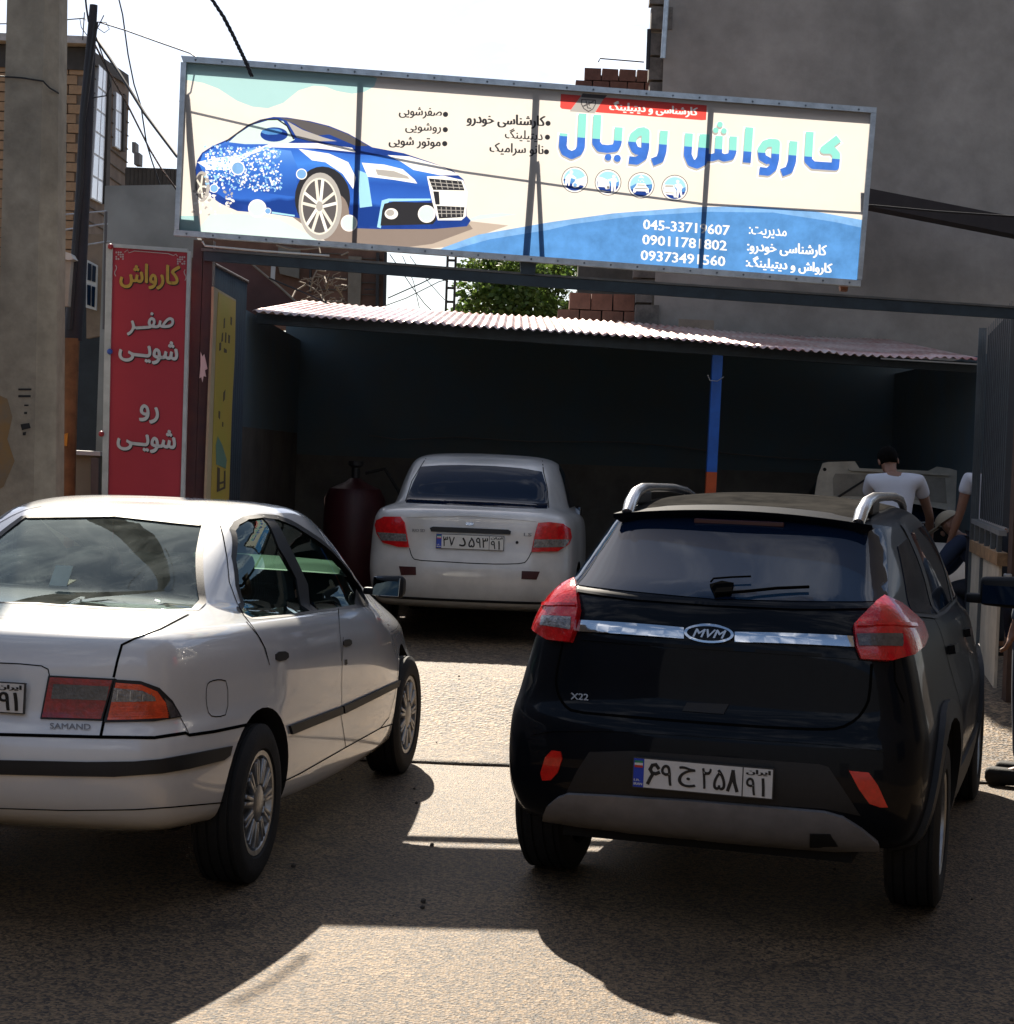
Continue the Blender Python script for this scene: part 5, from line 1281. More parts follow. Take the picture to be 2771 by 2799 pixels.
leanbox('blue_section', md_, tp, .088, mat('blue_paint', (.015, .14, .60), .45, var=.2, vscale=9), PL)
leanbox('orange_section', ft, md_ - Vector((0, 0, .001)), .090, mat('orange_paint', (.62, .10, .02), .5, var=.2, vscale=9), PL)
rel(tube('wire_tie', [P(1934, 1025, 16.2), P(1940, 1040, 16.2), P(1960, 1042, 16.2), P(1978, 1030, 16.2)], .004, alu), PL)
grey_w = mat('grey_cable', (.12, .115, .11), .7)
CG = 'cables strung inside the shed'
tag(tube('cable', [P(*q, 19.8) for q in s2([(0, 0)])] if 0 else [P(x, y, 19.85) for x, y in ((1010, 1190), (1090, 1202), (1250, 1195), (1440, 1207), (1700, 1208), (1860, 1222), (1990, 1240), (2180, 1255), (2350, 1262))], .007, grey_w), 'thin pale cable sagging along the dark back wall of the shed', 'cable', CG)
tag(tube('cable', [P(x, y, 16.4) for x, y in ((1200, 905), (1300, 922), (1420, 934), (1520, 938), (1600, 935))], .005, grey_w), 'thin cable hanging just below the canopy edge', 'cable', CG)
# pressure washer and hose
PW = empty('pressure_washer', P(965, 1500, 17.6), 0, 'dark red pressure washer tank standing in the shade left of the white car', 'machine'); PW.location.z = .25
redm = mat('dark_red_paint', (.06, .008, .012), .5, var=.3)
bm = bmesh.new(); add_lathe(bm, [(.12, .05), (.12, .26), (.16, .29), (1.0, .29), (1.10, .24), (1.16, .1), (1.2, .05)], 28, 'Z'); bmobj('tank', bm, redm, PW, 40)
bm = bmesh.new(); add_lathe(bm, [(1.19, .04), (1.3, .04), (1.32, .07), (1.36, .07)], 16, 'Z'); bmobj('cap', bm, M['trim'], PW, 40)
for s in (-1, 1): 
    bm = bmesh.new(); add_lathe(bm, [(-.03, .03), (-.03, .12), (.03, .12), (.03, .03)], 20, 'X'); w_ = bmobj('wheel', bm, M['rubber'], PW, 40); w_.location = (s * .28, 0, .12)
tube('hose', [(.1, -.1, 1.25), (.28, -.12, 1.3), (.42, -.14, 1.1), (.5, -.15, .7), (.52, -.16, .3), (.45, -.2, .05)], .016, M['rubber'], PW)

# ================================================================= white car with its bonnet up
def build_bonnet_car():
    T = empty('parked_car', (3.62, 16.15, .25), math.pi, 'white car with its bonnet raised facing the street at the right end of the shed', 'car')
    T.location = (3.66, 20.2 - 0.2, .25)
    T.rotation_euler = (0, 0, math.pi)
    rings = [ring(.24, .6, 3.4, .0), ring(.24, .5, 3.4, .50), ring((.27, .2, .24), .14, 3.85, .66, .76, .66, .2, .3), ring((.40, .40, .38), .02, 3.98, .74, .80, .74, .28, .42),
             ring((.60, .55, .52), .0, 3.98, .76, .82, .75, .30, .45), ring((.80, .78, .70), .05, 3.92, .75, .815, .73, .28, .4), ring((.93, .90, .80), .10, 3.84, .72, .80, .70, .24, .4),
             ring((1.0, .95, .88), .3, 3.6, .66, .77, .66, .2, .3), ring((1.03, .98, .97), .55, 3.0, .60, .72, .64, .15, .2), ring((1.2, 1.2, 1.18), .8, 2.7, .57, .66, .60, .13, .2),
             ring((1.34, 1.36, 1.33), 1.1, 2.42, .52, .59, .54, .12, .2), ring((1.38, 1.40, 1.37), 1.3, 2.2, .40, .45, .40, .12, .2), ring((1.39, 1.415, 1.385), 1.5, 2.0, .0)]
    me = loft(rings); skin = Skin(me, Matrix.Translation(T.location) @ Matrix.Rotation(math.pi, 4, 'Z'))
    cuts = [prism([(-.58, 3.05), (.58, 3.05), (.62, 3.7), (-.62, 3.7)], .55, 1.3, 'Z', M['liner'])]
    for y in (.75, 3.1):
        for s in (-1, 1): cuts.append(cyl_cut(y, .30, .33, *sorted((s * .56, s * 1.2)), M['liner']))
    newobj('body', carve(me, cuts, M['white2']), None, T)
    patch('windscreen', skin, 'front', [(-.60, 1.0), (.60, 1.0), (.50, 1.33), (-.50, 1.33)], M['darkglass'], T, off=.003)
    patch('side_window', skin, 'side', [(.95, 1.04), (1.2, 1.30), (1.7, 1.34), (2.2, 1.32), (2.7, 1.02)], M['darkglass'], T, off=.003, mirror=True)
    for s in (-1, 1): patch('headlamp', skin, 'front', [(s * .35, .66), (s * .68, .68), (s * .68, .80), (s * .35, .78)], M['clear_lens'], T, off=.006)
    box('engine', (0, 3.35, .68), (.7, .4, .2), M['rubber'], T, bev=.03)
    for y in (.75, 3.1):
        for s in (-1, 1): wheel(T, s * .72, y, .28, .17, s, 'cap', M, .185)
    # raised bonnet, underside towards us
    out = cc([(765, 1068), (800, 1060), (958, 1056), (985, 1098), (1135, 1103), (1400, 1113), (1452, 1088), (1530, 1100), (1615, 1125), (1608, 1250), (1582, 1400), (1530, 1352), (1280, 1305), (860, 1280), (715, 1270), (735, 1150)])
    inv = (Matrix.Translation(T.location) @ Matrix.Rotation(math.pi, 4, 'Z')).inverted()
    D0 = 17.05
    hood = mat('hood_underside', (.62, .59, .50), .6, var=.3, vscale=5, bump=.05)
    def pb(name, pts, d0, d1, m, par):
        A = [inv @ P(x, y, d0) for x, y in pts]; B = [inv @ (P(x, y, d0) + Vector((0, d1 - d0, 0))) for x, y in pts]; n = len(pts)
        return pymesh(name, A + B, [tuple(range(n))[::-1], tuple(range(n, 2 * n))] + [(i, (i + 1) % n, n + (i + 1) % n, n + i) for i in range(n)], m, par)
    bo = pb('bonnet', out, D0, D0 + .02, hood, T)
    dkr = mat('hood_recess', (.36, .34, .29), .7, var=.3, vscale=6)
    pb('recess', cc([(840, 1130), (1080, 1135), (1060, 1270), (830, 1262), (825, 1160)]), D0 - .004, D0 - .001, dkr, bo)
    pb('recess', cc([(1180, 1140), (1500, 1155), (1510, 1310), (1290, 1285), (1180, 1270)]), D0 - .004, D0 - .001, dkr, bo)
    pb('rib', cc([(918, 1100), (1525, 1130), (1520, 1142), (928, 1112)]), D0 - .04, D0, hood, bo)
    pb('rib', cc([(1048, 1142), (1060, 1148), (868, 1272), (852, 1266)]), D0 - .012, D0 - .004, M['trim'], bo)
    for x, y in ((777, 1105), (1592, 1156)): pb('hole', cc(ell(x, y, 11, 11, 14)), D0 - .003, D0 - .001, M['liner'], bo)
    pb('bonnet_stay', cc([(1520, 1330), (1532, 1332), (1526, 1460), (1514, 1462)]), D0 - .3, D0 - .28, M['white2'], T)
    return T
build_bonnet_car()

# ================================================================= right gate leaf
GR = empty('gate_leaf', (3.3, 12.6, .2), 0, 'opened right gate leaf with vertical bars above a rusty rail and plain sheet', 'gate')
A_ = Vector((P(2668, 1300, 14.5).x, 14.5, 0)); B_ = Vector((P(2748, 1300, 12.3).x, 12.3, 0))
gd = (B_ - A_).normalized(); gn = Vector((gd.y, -gd.x, 0)); 
if gn.x > 0: gn = -gn
glen = (B_ - A_).length
def gpt(t, z, o=0.0): return A_ + gd * (t * glen) + Vector((0, 0, z)) + gn * o
def gplate(name, t0, t1, za0, za1, zb0, zb1, o0, o1, m):
    V = [gpt(t0, za0, o0), gpt(t1, zb0, o0), gpt(t1, zb1, o0), gpt(t0, za1, o0), gpt(t0, za0, o1), gpt(t1, zb0, o1), gpt(t1, zb1, o1), gpt(t0, za1, o1)]
    return rel(pymesh(name, V, [(0, 1, 2, 3), (7, 6, 5, 4), (0, 4, 5, 1), (1, 5, 6, 2), (2, 6, 7, 3), (3, 7, 4, 0)], m), GR)
bars = mat('grey_gate_bar', (.14, .16, .17), .45, .4, var=.3)
wood = mat('rusty_orange_rail', (.42, .25, .12), .8, var=.5, vscale=12, bump=.2, bscale=40)
sheet = mat('pale_gate_sheet', (.70, .62, .48), .7, var=.3, vscale=3, bump=.08, bscale=14)
gplate('stile', -.008, .008, .3, 2.83, .3, 2.84, -.03, .03, bars)
for i in range(16):
    t = .03 + i * .062; zt = 2.80 + .06 * t
    gplate('bar', t - .0045, t + .0045, 1.36, zt, 1.36, zt + .002, -.002, .002, bars)
gplate('rail', .008, 1.0, 1.32, 1.355, 1.30, 1.335, -.025, .025, mat('pale_worn_rail', (.3, .3, .29), .5, .3, var=.3))
for i in range(5): t = .10 + .2 * i; gplate('short_bar', t - .02, t + .02, 1.19, 1.32, 1.185, 1.31, -.015, .015, bars)
gplate('timber_rail', .0, 1.0, 1.10, 1.19, 1.10, 1.185, -.04, .03, wood)
gplate('sheet', .0, .97, .34, 1.098, .28, 1.098, -.01, .01, sheet)
gplate('cross_bar', .42, .45, .34, 1.095, .30, 1.095, .01, .03, bars)
gplate('back_cloth', .0, .99, 1.36, 2.78, 1.35, 2.84, -.05, -.04, mat('dark_sheet', (.010, .012, .015), .8, var=.2))
GP = empty('gate_post', (B_.x + .06, 12.2, .15), 0, 'brown rusty post at the street end of the right gate leaf', 'post')
rel(box('column', (B_.x + .07, 12.2, 1.6), (.09, .1, 3.1), mat('brown_post', (.09, .05, .032), .8, var=.4, vscale=8)), GP)
rel(box('hinge', (B_.x + .0, 12.14, 1.0), (.05, .04, .12), alu, bev=.008), GP)

SW = empty('side_wall', (4.3, 12.4, 0), 0, 'grey cement wall continuing to the right of the brown gate post', 'wall')
rel(box('wall', (4.45, 12.4, 1.45), (1.9, .2, 2.9), cement2), SW)
SW2 = empty('side_wall', (-4.8, 14.3, 0), 0, 'grey cement wall running left behind the concrete pole', 'wall')
rel(box('wall', (-5.6, 14.3, 1.1), (4.2, .2, 2.3), cement2), SW2)
# left gate leaf with the yellow poster
GL = empty('gate_leaf', (-1.85, 12.3, .1), 0, 'dark corrugated left gate leaf standing open behind the yellow poster', 'gate')
a = P(576, 1000, 11.8); b = P(668, 1000, 12.95)
n = 60; V = []; Fx = []
for i in range(n + 1):
    t = i / n; x = a.x + (b.x - a.x) * t + .010 * math.sin(t * 2 * math.pi * 15); y = 11.8 + 1.15 * t
    V += [(x, y, .12), (x, y, 2.84)]
for i in range(n): Fx.append((2 * i, 2 * i + 2, 2 * i + 3, 2 * i + 1))
cs = newobj('corrugated_panel', (lambda me: (me.from_pydata(V, [], Fx), me.update(), me)[2])(bpy.data.meshes.new('corrugated_panel')), mat('dark_blue_sheet', (.022, .035, .05), .5, .3, var=.3), None, 60); rel(cs, GL)
cs.modifiers.new('t', 'SOLIDIFY').thickness = .004
rel(tube('top_bar', [(a.x, 11.8, 2.85), (b.x, 12.95, 2.85)], .015, rust), GL)
pd = Vector((b.x - a.x, 1.15, 0)).normalized(); pn = Vector((pd.y, -pd.x, 0)); p0 = Vector((a.x, 11.8, 0)) + pn * .04
PO = empty('poster', tuple(ray_plane(600, 1100, p0, pn)), 0, 'narrow yellow car wash poster with a pale edge on the left gate leaf', 'poster')
def poster(name, pts, o0, o1, m):
    A = [ray_plane(x, y, p0, pn) + pn * o0 for x, y in pts]; B = [q + pn * (o1 - o0) for q in A]; n = len(pts)
    return rel(pymesh(name, A + B, [tuple(range(n)), tuple(range(n, 2 * n))[::-1]] + [(i, (i + 1) % n, n + (i + 1) % n, n + i) for i in range(n)], m), PO)
ypm = mat('faded_yellow_print', (.36, .26, .035), .6, var=.2, vscale=3, col2=(.30, .27, .03))
poster('board', t7([(80, 12), (278, 130), (268, 620), (240, 1150), (215, 1925), (10, 1930), (45, 1000), (75, 300)]), 0, -.015, mat('poster_edge', (.36, .31, .20), .7, var=.2))
poster('printed_face', t7([(118, 60), (272, 145), (262, 620), (235, 1150), (212, 1915), (50, 1915), (80, 1000), (105, 300)]), .003, .001, ypm)
pk = mat('poster_ink', (.05, .035, .02), .7); pg = mat('poster_green', (.08, .17, .13), .7)
for q in ([(148, 430), (158, 420), (155, 500), (142, 505)], [(178, 420), (188, 425), (184, 515), (174, 510)], [(205, 440), (220, 450), (216, 520), (204, 515)], [(125, 515), (140, 510), (138, 580), (122, 585)], [(165, 560), (190, 575), (190, 605), (166, 600)], [(160, 960), (178, 930), (172, 1020), (158, 1040)], [(118, 1120), (132, 1130), (128, 1200), (116, 1180)], [(150, 1220), (160, 1225), (158, 1265), (149, 1262)], [(165, 300), (175, 290), (172, 380), (162, 385)], [(225, 280), (238, 290), (234, 360), (224, 350)]):
    poster('printed_mark', t7(q), .0045, .0032, pk)
poster('printed_cone', t7([(110, 1350), (150, 1430), (190, 1560), (180, 1640), (95, 1600), (92, 1430)]), .0045, .0032, pg)
for q in ([(105, 1625), (128, 1635), (124, 1820), (100, 1845)], [(165, 1660), (178, 1655), (176, 1810), (162, 1805)], [(108, 1765), (175, 1745), (174, 1765), (106, 1785)], [(100, 1830), (176, 1795), (176, 1815), (100, 1850)]):
    poster('printed_mark', t7(q), .0055, .0046, pk)

# red upright sign
YR = 11.38
RS = empty('upright_sign', P(395, 1360, YR), 0, 'tall narrow red car wash sign in a white frame left of the gate post', 'sign'); RS.location.z = .35
whitef = mat('white_frame', (.50, .52, .52), .5, var=.25, vscale=8)
def rbox(name, pts, y0, y1, m): return rel(pbox(name, pts, y0, y1, m), RS)
redp = mat('red_sign_face', (.42, .024, .04), .55, var=.12, vscale=2, bump=.03, bscale=6)
rbox('panel', [(308, 676), (512, 690), (478, 1900), (286, 1900)], YR, YR + .02, redp)
rbox('frame_side', [(290, 666), (308, 667), (283, 1900), (268, 1900)], YR - .012, YR + .03, whitef)
rbox('frame_side', [(512, 686), (521, 687), (488, 1900), (478, 1900)], YR - .012, YR + .03, whitef)
rbox('frame_top', [(308.5, 666), (511.5, 680), (511.5, 690), (308.5, 676)], YR - .012, YR + .03, whitef)
for x, y, c in ((302, 674, 'red_knob'), (300, 961, 'blue_knob'), (277, 1186, 'red_knob')):
    q = P(x, y, YR - .02); bm = bmesh.new(); r_ = bmesh.ops.create_uvsphere(bm, u_segments=12, v_segments=8, radius=.018); bmesh.ops.translate(bm, verts=bm.verts, vec=q)
    rel(bmobj('bolt_cap', bm, mat(c, (.3, .02, .03) if c[0] == 'r' else (.03, .09, .4), .4), None, 60), RS)
def rs_text(s, a, b, h, m, k=0, bold=.012, by=.02, sh=True):
    a = Vector(a); b = Vector(b); up = Vector((.03, -1)) * h
    if sh: rel(lettering('letter_shadow', s, lambda u, v, kk: P((a + (b - a) * u + up * v).x + 2.2, (a + (b - a) * u + up * v).y + 3.2, YR - .0035 - kk), M['black_ink'], None, True, bold, by), RS)
    rel(lettering('lettering', s, lambda u, v, kk: P((a + (b - a) * u + up * v).x, (a + (b - a) * u + up * v).y, YR - .0065 - kk), m, None, True, bold, by), RS)
yel = mat('yellow_letters', (.60, .36, .05), .5, var=.2, vscale=20); whl = mat('white_letters', (.58, .57, .56), .5)
rs_text('کارواش', t6([(228, 600)])[0], t6([(1000, 640)])[0], 67, yel)
rs_text('صفــر', t6([(325, 1225)])[0], t6([(925, 1190)])[0], 58, whl)
rs_text('شویــی', (325, 985), (484, 1002), 66, whl)
rs_text('رو', (381, 1150), (432, 1162), 47, whl, bold=.03)
rs_text('شویــی', (320, 1228), (478, 1244), 66, whl)
orn = mat('pale_ornament', (.5, .38, .38), .6)
for ox, sg in ((322, 1), (500, -1)):
    bm = bmesh.new()
    for i in range(4):
        for j in range(4):
            if (i * 3 + j * 5) % 4 != 1:
                q = P(ox + sg * (-4 + i * 6) + (0 if sg > 0 else 0), (690 if sg > 0 else 703) + j * 6, YR - .004); add_box(bm, q, (.009, .002, .010), Matrix.Rotation(.6 * (i + j), 3, 'Y'))
    pts = [P(ox + sg * (-6 + 3 * math.sin(k * 1.3)), 725 + k * 6 + (0 if sg > 0 else 12), YR - .004) for k in range(6)]
    add_tube(bm, pts, .003, 5); rel(bmobj('corner_ornament', bm, orn), RS)
rel(tube('border_line', [P(x, y, YR - .004) for x, y in t6([(290, 140), (330, 110), (345, 150), (420, 125), (860, 160), (930, 185), (960, 165), (980, 195)])], .0028, orn, seg=5), RS)
# brick pier edge behind the sign
BP = empty('brick_pier', (P(512, 1000, 11.9).x, 11.9, 0), 0, 'rough narrow brick pier between the red sign and the gate post', 'pier')
q = P(518, 1000, 11.9); rel(box('core', (q.x - .06, 11.98, 1.5), (.16, .14, 2.8), mortar), BP)
brick_field(BP, (q.x - .15, 11.93, .1), (1, 0, 0), (0, 0, 1), (0, -1, 0), .2, 2.75, .21, .07, .12, mat('brown_brick', (.12, .09, .065), .9, var=.4, vscale=9, bump=.1))
# ================================================================= left side of the street
CP = empty('utility_pole', (P(80, 1500, 10.8).x, 10.8, 0), 0, 'thick square concrete utility pole at the left edge with an orange stain', 'pole')
conc = mat('pole_concrete', (.40, .345, .26), .92, var=.3, vscale=7, bump=.5, bscale=22, v2=.2, v2scale=2)
def polepts(y, xa, xb, xc): return (xa, y), (xb, y), (xc, y)
lv = [(-2700, 90, 160, 190), (0, 19, 122, 166), (700, 2, 104, 160), (1360, -16, 92, 156), (1960, -32, 80, 150)]
V = []; 
for y, xa, xb, xc in lv:
    p = P(xa, y, 10.8); q = P(xb, y, 10.8); r_ = P(xc, y, 10.93)
    z = p.z if y < 1900 else 0.0
    V += [(p.x, 10.8, z), (q.x, 10.8, z), (r_.x, 10.90, z), (r_.x, 11.1, z), (p.x, 11.1, z)]
Fx = [(0, 1, 2, 3, 4)[::1], tuple(range(len(V) - 5, len(V)))[::-1]]
for j in range(len(lv) - 1):
    for i in range(5): a = j * 5; Fx.append((a + i, a + 5 + i, a + 5 + (i + 1) % 5, a + (i + 1) % 5))
rel(pymesh('shaft', V, Fx, conc), CP)
rel(pymesh('orange_stain', [P(x, y, 10.797) for x, y in ((-14, 1075), (20, 1090), (34, 1140), (20, 1200), (40, 1260), (10, 1330), (-14, 1345))], [tuple(range(7))[::-1]], mat('orange_stain', (.28, .17, .07), .9, var=.4, vscale=6, col2=(.19, .16, .12))), CP)
inkm = mat('faded_black_stencil', (.03, .03, .03), .9, var=.5, vscale=20)
for q in ([(50, 1062), (86, 1062), (86, 1067), (50, 1067)], [(50, 1080), (84, 1080), (84, 1086), (50, 1086)], [(66, 1106), (78, 1106), (78, 1110), (66, 1110)], [(66, 1126), (74, 1126), (74, 1132), (66, 1132)], [(56, 1160), (80, 1156), (84, 1170), (60, 1176)], [(62, 1182), (72, 1180), (70, 1190), (62, 1190)]):
    rel(pymesh('stencil_mark', [P(x, y, 10.795) for x, y in q], [(3, 2, 1, 0)], inkm), CP)
rel(tube('wrapped_wire', [P(-16, 208, 10.78), P(60, 213, 10.78), P(118, 222, 10.78), P(135, 240, 10.80), P(160, 255, 10.89)], .005, wire), CP)

DP = empty('leaning_pole', (P(190, 1360, 13).x, 13, .2), 0, 'dark leaning pole bundled with cables behind the concrete pole', 'pole')
dpm = mat('black_weathered_pole', (.022, .022, .03), .7, var=.4, vscale=9, bump=.1)
rel(tube('shaft', [P(256, 14, 13), P(250, 100, 13), P(236, 320, 13), P(225, 560, 13), P(210, 800, 13), P(198, 930, 13)], [.028, .032, .05, .052, .062, .066], dpm, seg=12), DP)
rel(tube('lower_shaft', [P(196, 925, 12.98), P(190, 1100, 12.98), P(183, 1400, 12.98), Vector((P(183, 1400, 12.98).x, 12.98, .1))], [.056, .056, .056, .056], mat('orange_brown_timber', (.24, .12, .05), .85, var=.5, vscale=6, bump=.2, bscale=20), seg=12), DP)
rel(tube('cable_bundle', [P(262, 60, 12.93), P(244, 200, 12.93), P(228, 330, 12.92), P(222, 500, 12.92), P(205, 700, 12.92), P(192, 900, 12.9)], .018, wire, seg=6), DP)
rel(tube('wire_loop', [P(x, y, 12.9) for x, y in ((268, 60), (290, 62), (299, 80), (285, 90), (268, 78), (262, 70))], .003, wire, seg=5), DP)
rel(tube('wire_loop', [P(x, y, 12.9) for x, y in ((235, 55), (218, 50), (222, 75), (240, 100))], .003, wire, seg=5), DP)
rel(tube('wire_loop', [P(x, y, 12.88) for x, y in ((262, 100), (290, 180), (302, 235), (290, 262), (252, 268))], .005, wire, seg=5), DP)
rel(tube('bracket', [P(284, 42, 12.95), P(266, 78, 12.95)], .004, wire, seg=5), DP)
rel(tube('bracket', [P(231, 34, 12.95), P(226, 110, 12.95)], .004, wire, seg=5), DP)
MB = empty('meter_box', tuple(P(180, 760, 12.8)), 0, 'cream meter box fixed to the leaning pole', 'box')
rel(pbox('case', cD([(395, 240), (470, 250), (448, 572), (393, 570)]), 12.8, 12.88, mat('cream_box', (.42, .38, .30), .6, var=.2)), MB)
rel(pbox('lid', cD([(393, 228), (430, 212), (465, 225), (488, 262), (450, 268), (392, 250)]), 12.77, 12.90, mat('white_lid', (.6, .58, .52), .5)), MB)
rel(tube('cord', [P(*cD([q])[0], 12.79) for q in ((408, 255), (420, 300), (412, 400), (405, 500))], .004, wire), MB)
rel(pbox('orange_tag', cD([(412, 1420), (448, 1408), (440, 1495), (412, 1490)]), 12.88, 12.90, mat('orange_tag', (.62, .26, .02), .5)), DP)
# far brick house, front and side
BH = empty('brick_house', (-7, 33, .25), 0, 'unfinished yellow brick house with tall white framed windows behind the poles', 'house')
DF = 31.0
cnr = P(236, 400, DF); zt = P(236, 118, DF).z
fx0 = P(-60, 400, DF).x
rel(box('front_wall', ((fx0 + cnr.x) / 2, DF + .12, zt / 2), (cnr.x - fx0, .2, zt - .02), mortar), BH)
zb = P(200, 690, DF).z
brick_field(BH, (cnr.x - .30 * 4 - .02, DF + .01, zb - .6), (1, 0, 0), (0, 0, 1), (0, -1, 0), .30 * 4 - .05, zt - .45 - zb + .6, .30, .16, .1, ybrick, gap=.02, limit=150)
brick_field(BH, (fx0, DF + .01, zb - .6), (1, 0, 0), (0, 0, 1), (0, -1, 0), .55, zt - .45 - zb + .6, .30, .16, .1, ybrick, gap=.02, limit=120)
rel(box('concrete_band', ((fx0 + cnr.x) / 2, DF - .02, zt - .28), (cnr.x - fx0, .12, .36), mat('dark_ring_beam', (.06, .055, .05), .9, var=.3)), BH)
rel(box('roof_edge', ((fx0 + cnr.x) / 2, DF - .1, zt - .02), (cnr.x - fx0 + .1, .5, .12), mat('pale_roof_edge', (.45, .42, .40), .7, var=.3)), BH)
far_ = P(348, 400, 34.2)
sd_ = Vector((far_.x - cnr.x, 34.2 - DF, 0)); sl = sd_.length; sd_.normalize(); sn = Vector((sd_.y, -sd_.x, 0))
def hs(px, py): return ray_plane(px, py, (cnr.x, DF, 0), sn)
def hbox(name, pts, o0, o1, m):
    A = [hs(x, y) + sn * o1 for x, y in pts]; B = [q - sn * (o1 - o0) for q in A]; n = len(pts)
    return rel(pymesh(name, A + B, [tuple(range(n)), tuple(range(n, 2 * n))[::-1]] + [(i, (i + 1) % n, n + (i + 1) % n, n + i) for i in range(n)], m), BH)
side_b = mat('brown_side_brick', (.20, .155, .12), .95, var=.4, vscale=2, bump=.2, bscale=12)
ztf = zt
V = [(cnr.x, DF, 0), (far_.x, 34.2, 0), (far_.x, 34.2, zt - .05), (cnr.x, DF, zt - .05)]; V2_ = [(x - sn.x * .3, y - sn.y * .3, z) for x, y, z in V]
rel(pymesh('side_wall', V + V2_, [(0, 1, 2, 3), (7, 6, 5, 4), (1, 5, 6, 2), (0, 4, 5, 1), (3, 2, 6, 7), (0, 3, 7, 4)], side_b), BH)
m_ = -1
# courses of the side wall
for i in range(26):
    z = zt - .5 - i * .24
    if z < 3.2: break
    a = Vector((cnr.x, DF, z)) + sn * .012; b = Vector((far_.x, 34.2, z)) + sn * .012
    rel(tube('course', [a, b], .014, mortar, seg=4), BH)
wf_ = mat('white_window_frame', (.40, .42, .44), .5); wg = mat('pane_painted_sky', (.85, .88, .92), .3, .0, coat=.6)  # sky reflected in the panes is put into their pale base colour
hbox('side_band', [(236, 132), (344, 205), (346, 235), (236, 168)], 0, .05, mat('dark_ring_beam', (.06, .055, .05)))
def win(q, rowsn, cols):
    fr = hbox('window', q, .0, .05, wf_)
    (x0, y0), (x1, y1), (x2, y2), (x3, y3) = q
    for r_ in range(rowsn):
        for c in range(cols):
            def at(u, v):
                xa, ya = x0 + (x1 - x0) * u, y0 + (y1 - y0) * u; xb, yb = x3 + (x2 - x3) * u, y3 + (y2 - y3) * u
                return (xa + (xb - xa) * v, ya + (yb - ya) * v)
            u0, u1 = (c + .08) / cols, (c + .92) / cols; v0, v1 = (r_ + .05) / rowsn, (r_ + .95) / rowsn
            p = hbox('pane', [at(u0, v0), at(u1, v0), at(u1, v1), at(u0, v1)], .051, .058, wg); p.parent = fr; p.matrix_parent_inverse = Matrix()
    fr_ = fr
win(cA([(715, 480), (780, 540), (742, 1525), (655, 1480)]), 6, 2)
win(cA([(845, 685), (890, 715), (880, 1125), (835, 1095)]), 3, 2)
hbox('window_reveal', cA([(780, 520), (800, 530), (778, 1500), (748, 1525)]), .0, .09, mat('dark_ring_beam', (.06, .055, .05)))
hbox('window_reveal', cA([(892, 700), (908, 710), (900, 1135), (884, 1128)]), .0, .09, mat('dark_ring_beam', (.06, .055, .05)))
rel(pbox('electric_box', cA([(450, 700), (468, 705), (466, 830), (452, 832)]), DF - .1, DF, wf_), BH)
# grey block wall
GWL = empty('cement_wall', (P(390, 900, 16.2).x, 16.2, 0), 0, 'plain blue grey cement wall block rising behind the red sign', 'wall')
rel(pbox('wall', [(287, 508), (475, 505), (560, 700), (560, 1560), (250, 1560)], 16.2, 16.5, cement2), GWL)
DPp = empty('dark_parapet', (P(410, 480, 23).x, 23, 0), 0, 'dark brown ribbed parapet behind the cement wall with a vent on top', 'wall')
bm = bmesh.new()
for i in range(14):
    a = P(344 + i * 11, 455 + i * .4, 23); add_box(bm, (a.x + .02, 23.1, a.z - 1.2), (.045, .1, 2.4))
rel(bmobj('ribs', bm, mat('dark_brown_rib', (.07, .06, .05), .9, var=.3)), DPp)
rel(pbox('backing', [(342, 460), (500, 464), (500, 1000), (342, 1000)], 23.2, 23.3, mat('dark_brown_rib', (.07, .06, .05))), DPp)
rel(pbox('vent', cA([(985, 1060), (1012, 1062), (1012, 1140), (1042, 1142), (1040, 1230), (1000, 1228), (1000, 1140), (985, 1138)]), 22.9, 23.1, mat('vent_grey', (.15, .14, .13), .7)), DPp)
# low shop front left of the sign
SF = empty('shop_front', (P(230, 1100, 17).x, 17, 0), 0, 'dark shop front with a small white window between the leaning pole and the red sign', 'shop')
rel(pbox('wall', [(120, 700), (300, 690), (300, 1560), (120, 1560)], 17.6, 17.8, mat('navy_dark_wall', (.022, .03, .04), .9, var=.3)), SF)
rel(pbox('upper_wall', [(236, 640), (300, 640), (284, 915), (236, 925)], 17.2, 17.3, side_b), SF)
fr = rel(pbox('window', cD([(572, 265), (638, 300), (630, 598), (566, 580)]), 17.1, 17.16, wf_), SF)
for q in ([(580, 285), (602, 295), (598, 405), (576, 398)], [(610, 300), (632, 310), (628, 415), (606, 408)], [(574, 430), (598, 436), (596, 570), (574, 562)], [(606, 440), (628, 446), (622, 580), (604, 574)]):
    p = pbox('pane', cD(q), 17.08, 17.095, M['darkglass']); p.parent = fr; p.matrix_parent_inverse = Matrix()
LW = empty('low_wall', (P(240, 1300, 14).x, 14, 0), 0, 'low cream wall with a white coping left of the red sign', 'wall')
rel(pbox('wall', cD([(375, 1545), (660, 1560), (655, 2200), (370, 2200)]), 14, 14.15, mat('cream_wall', (.30, .27, .19), .9, var=.2, vscale=3)), LW)
rel(pbox('coping', cD([(370, 1518), (662, 1532), (662, 1560), (370, 1546)]), 13.93, 14.2, mat('white_coping', (.6, .58, .55), .6, var=.2)), LW)
rel(pbox('gate_frame', cD([(600, 1570), (650, 1575), (646, 2100), (596, 2100)]), 13.9, 13.98, mat('pinkish_post', (.16, .13, .12), .8, var=.3)), LW)
random.seed(8)
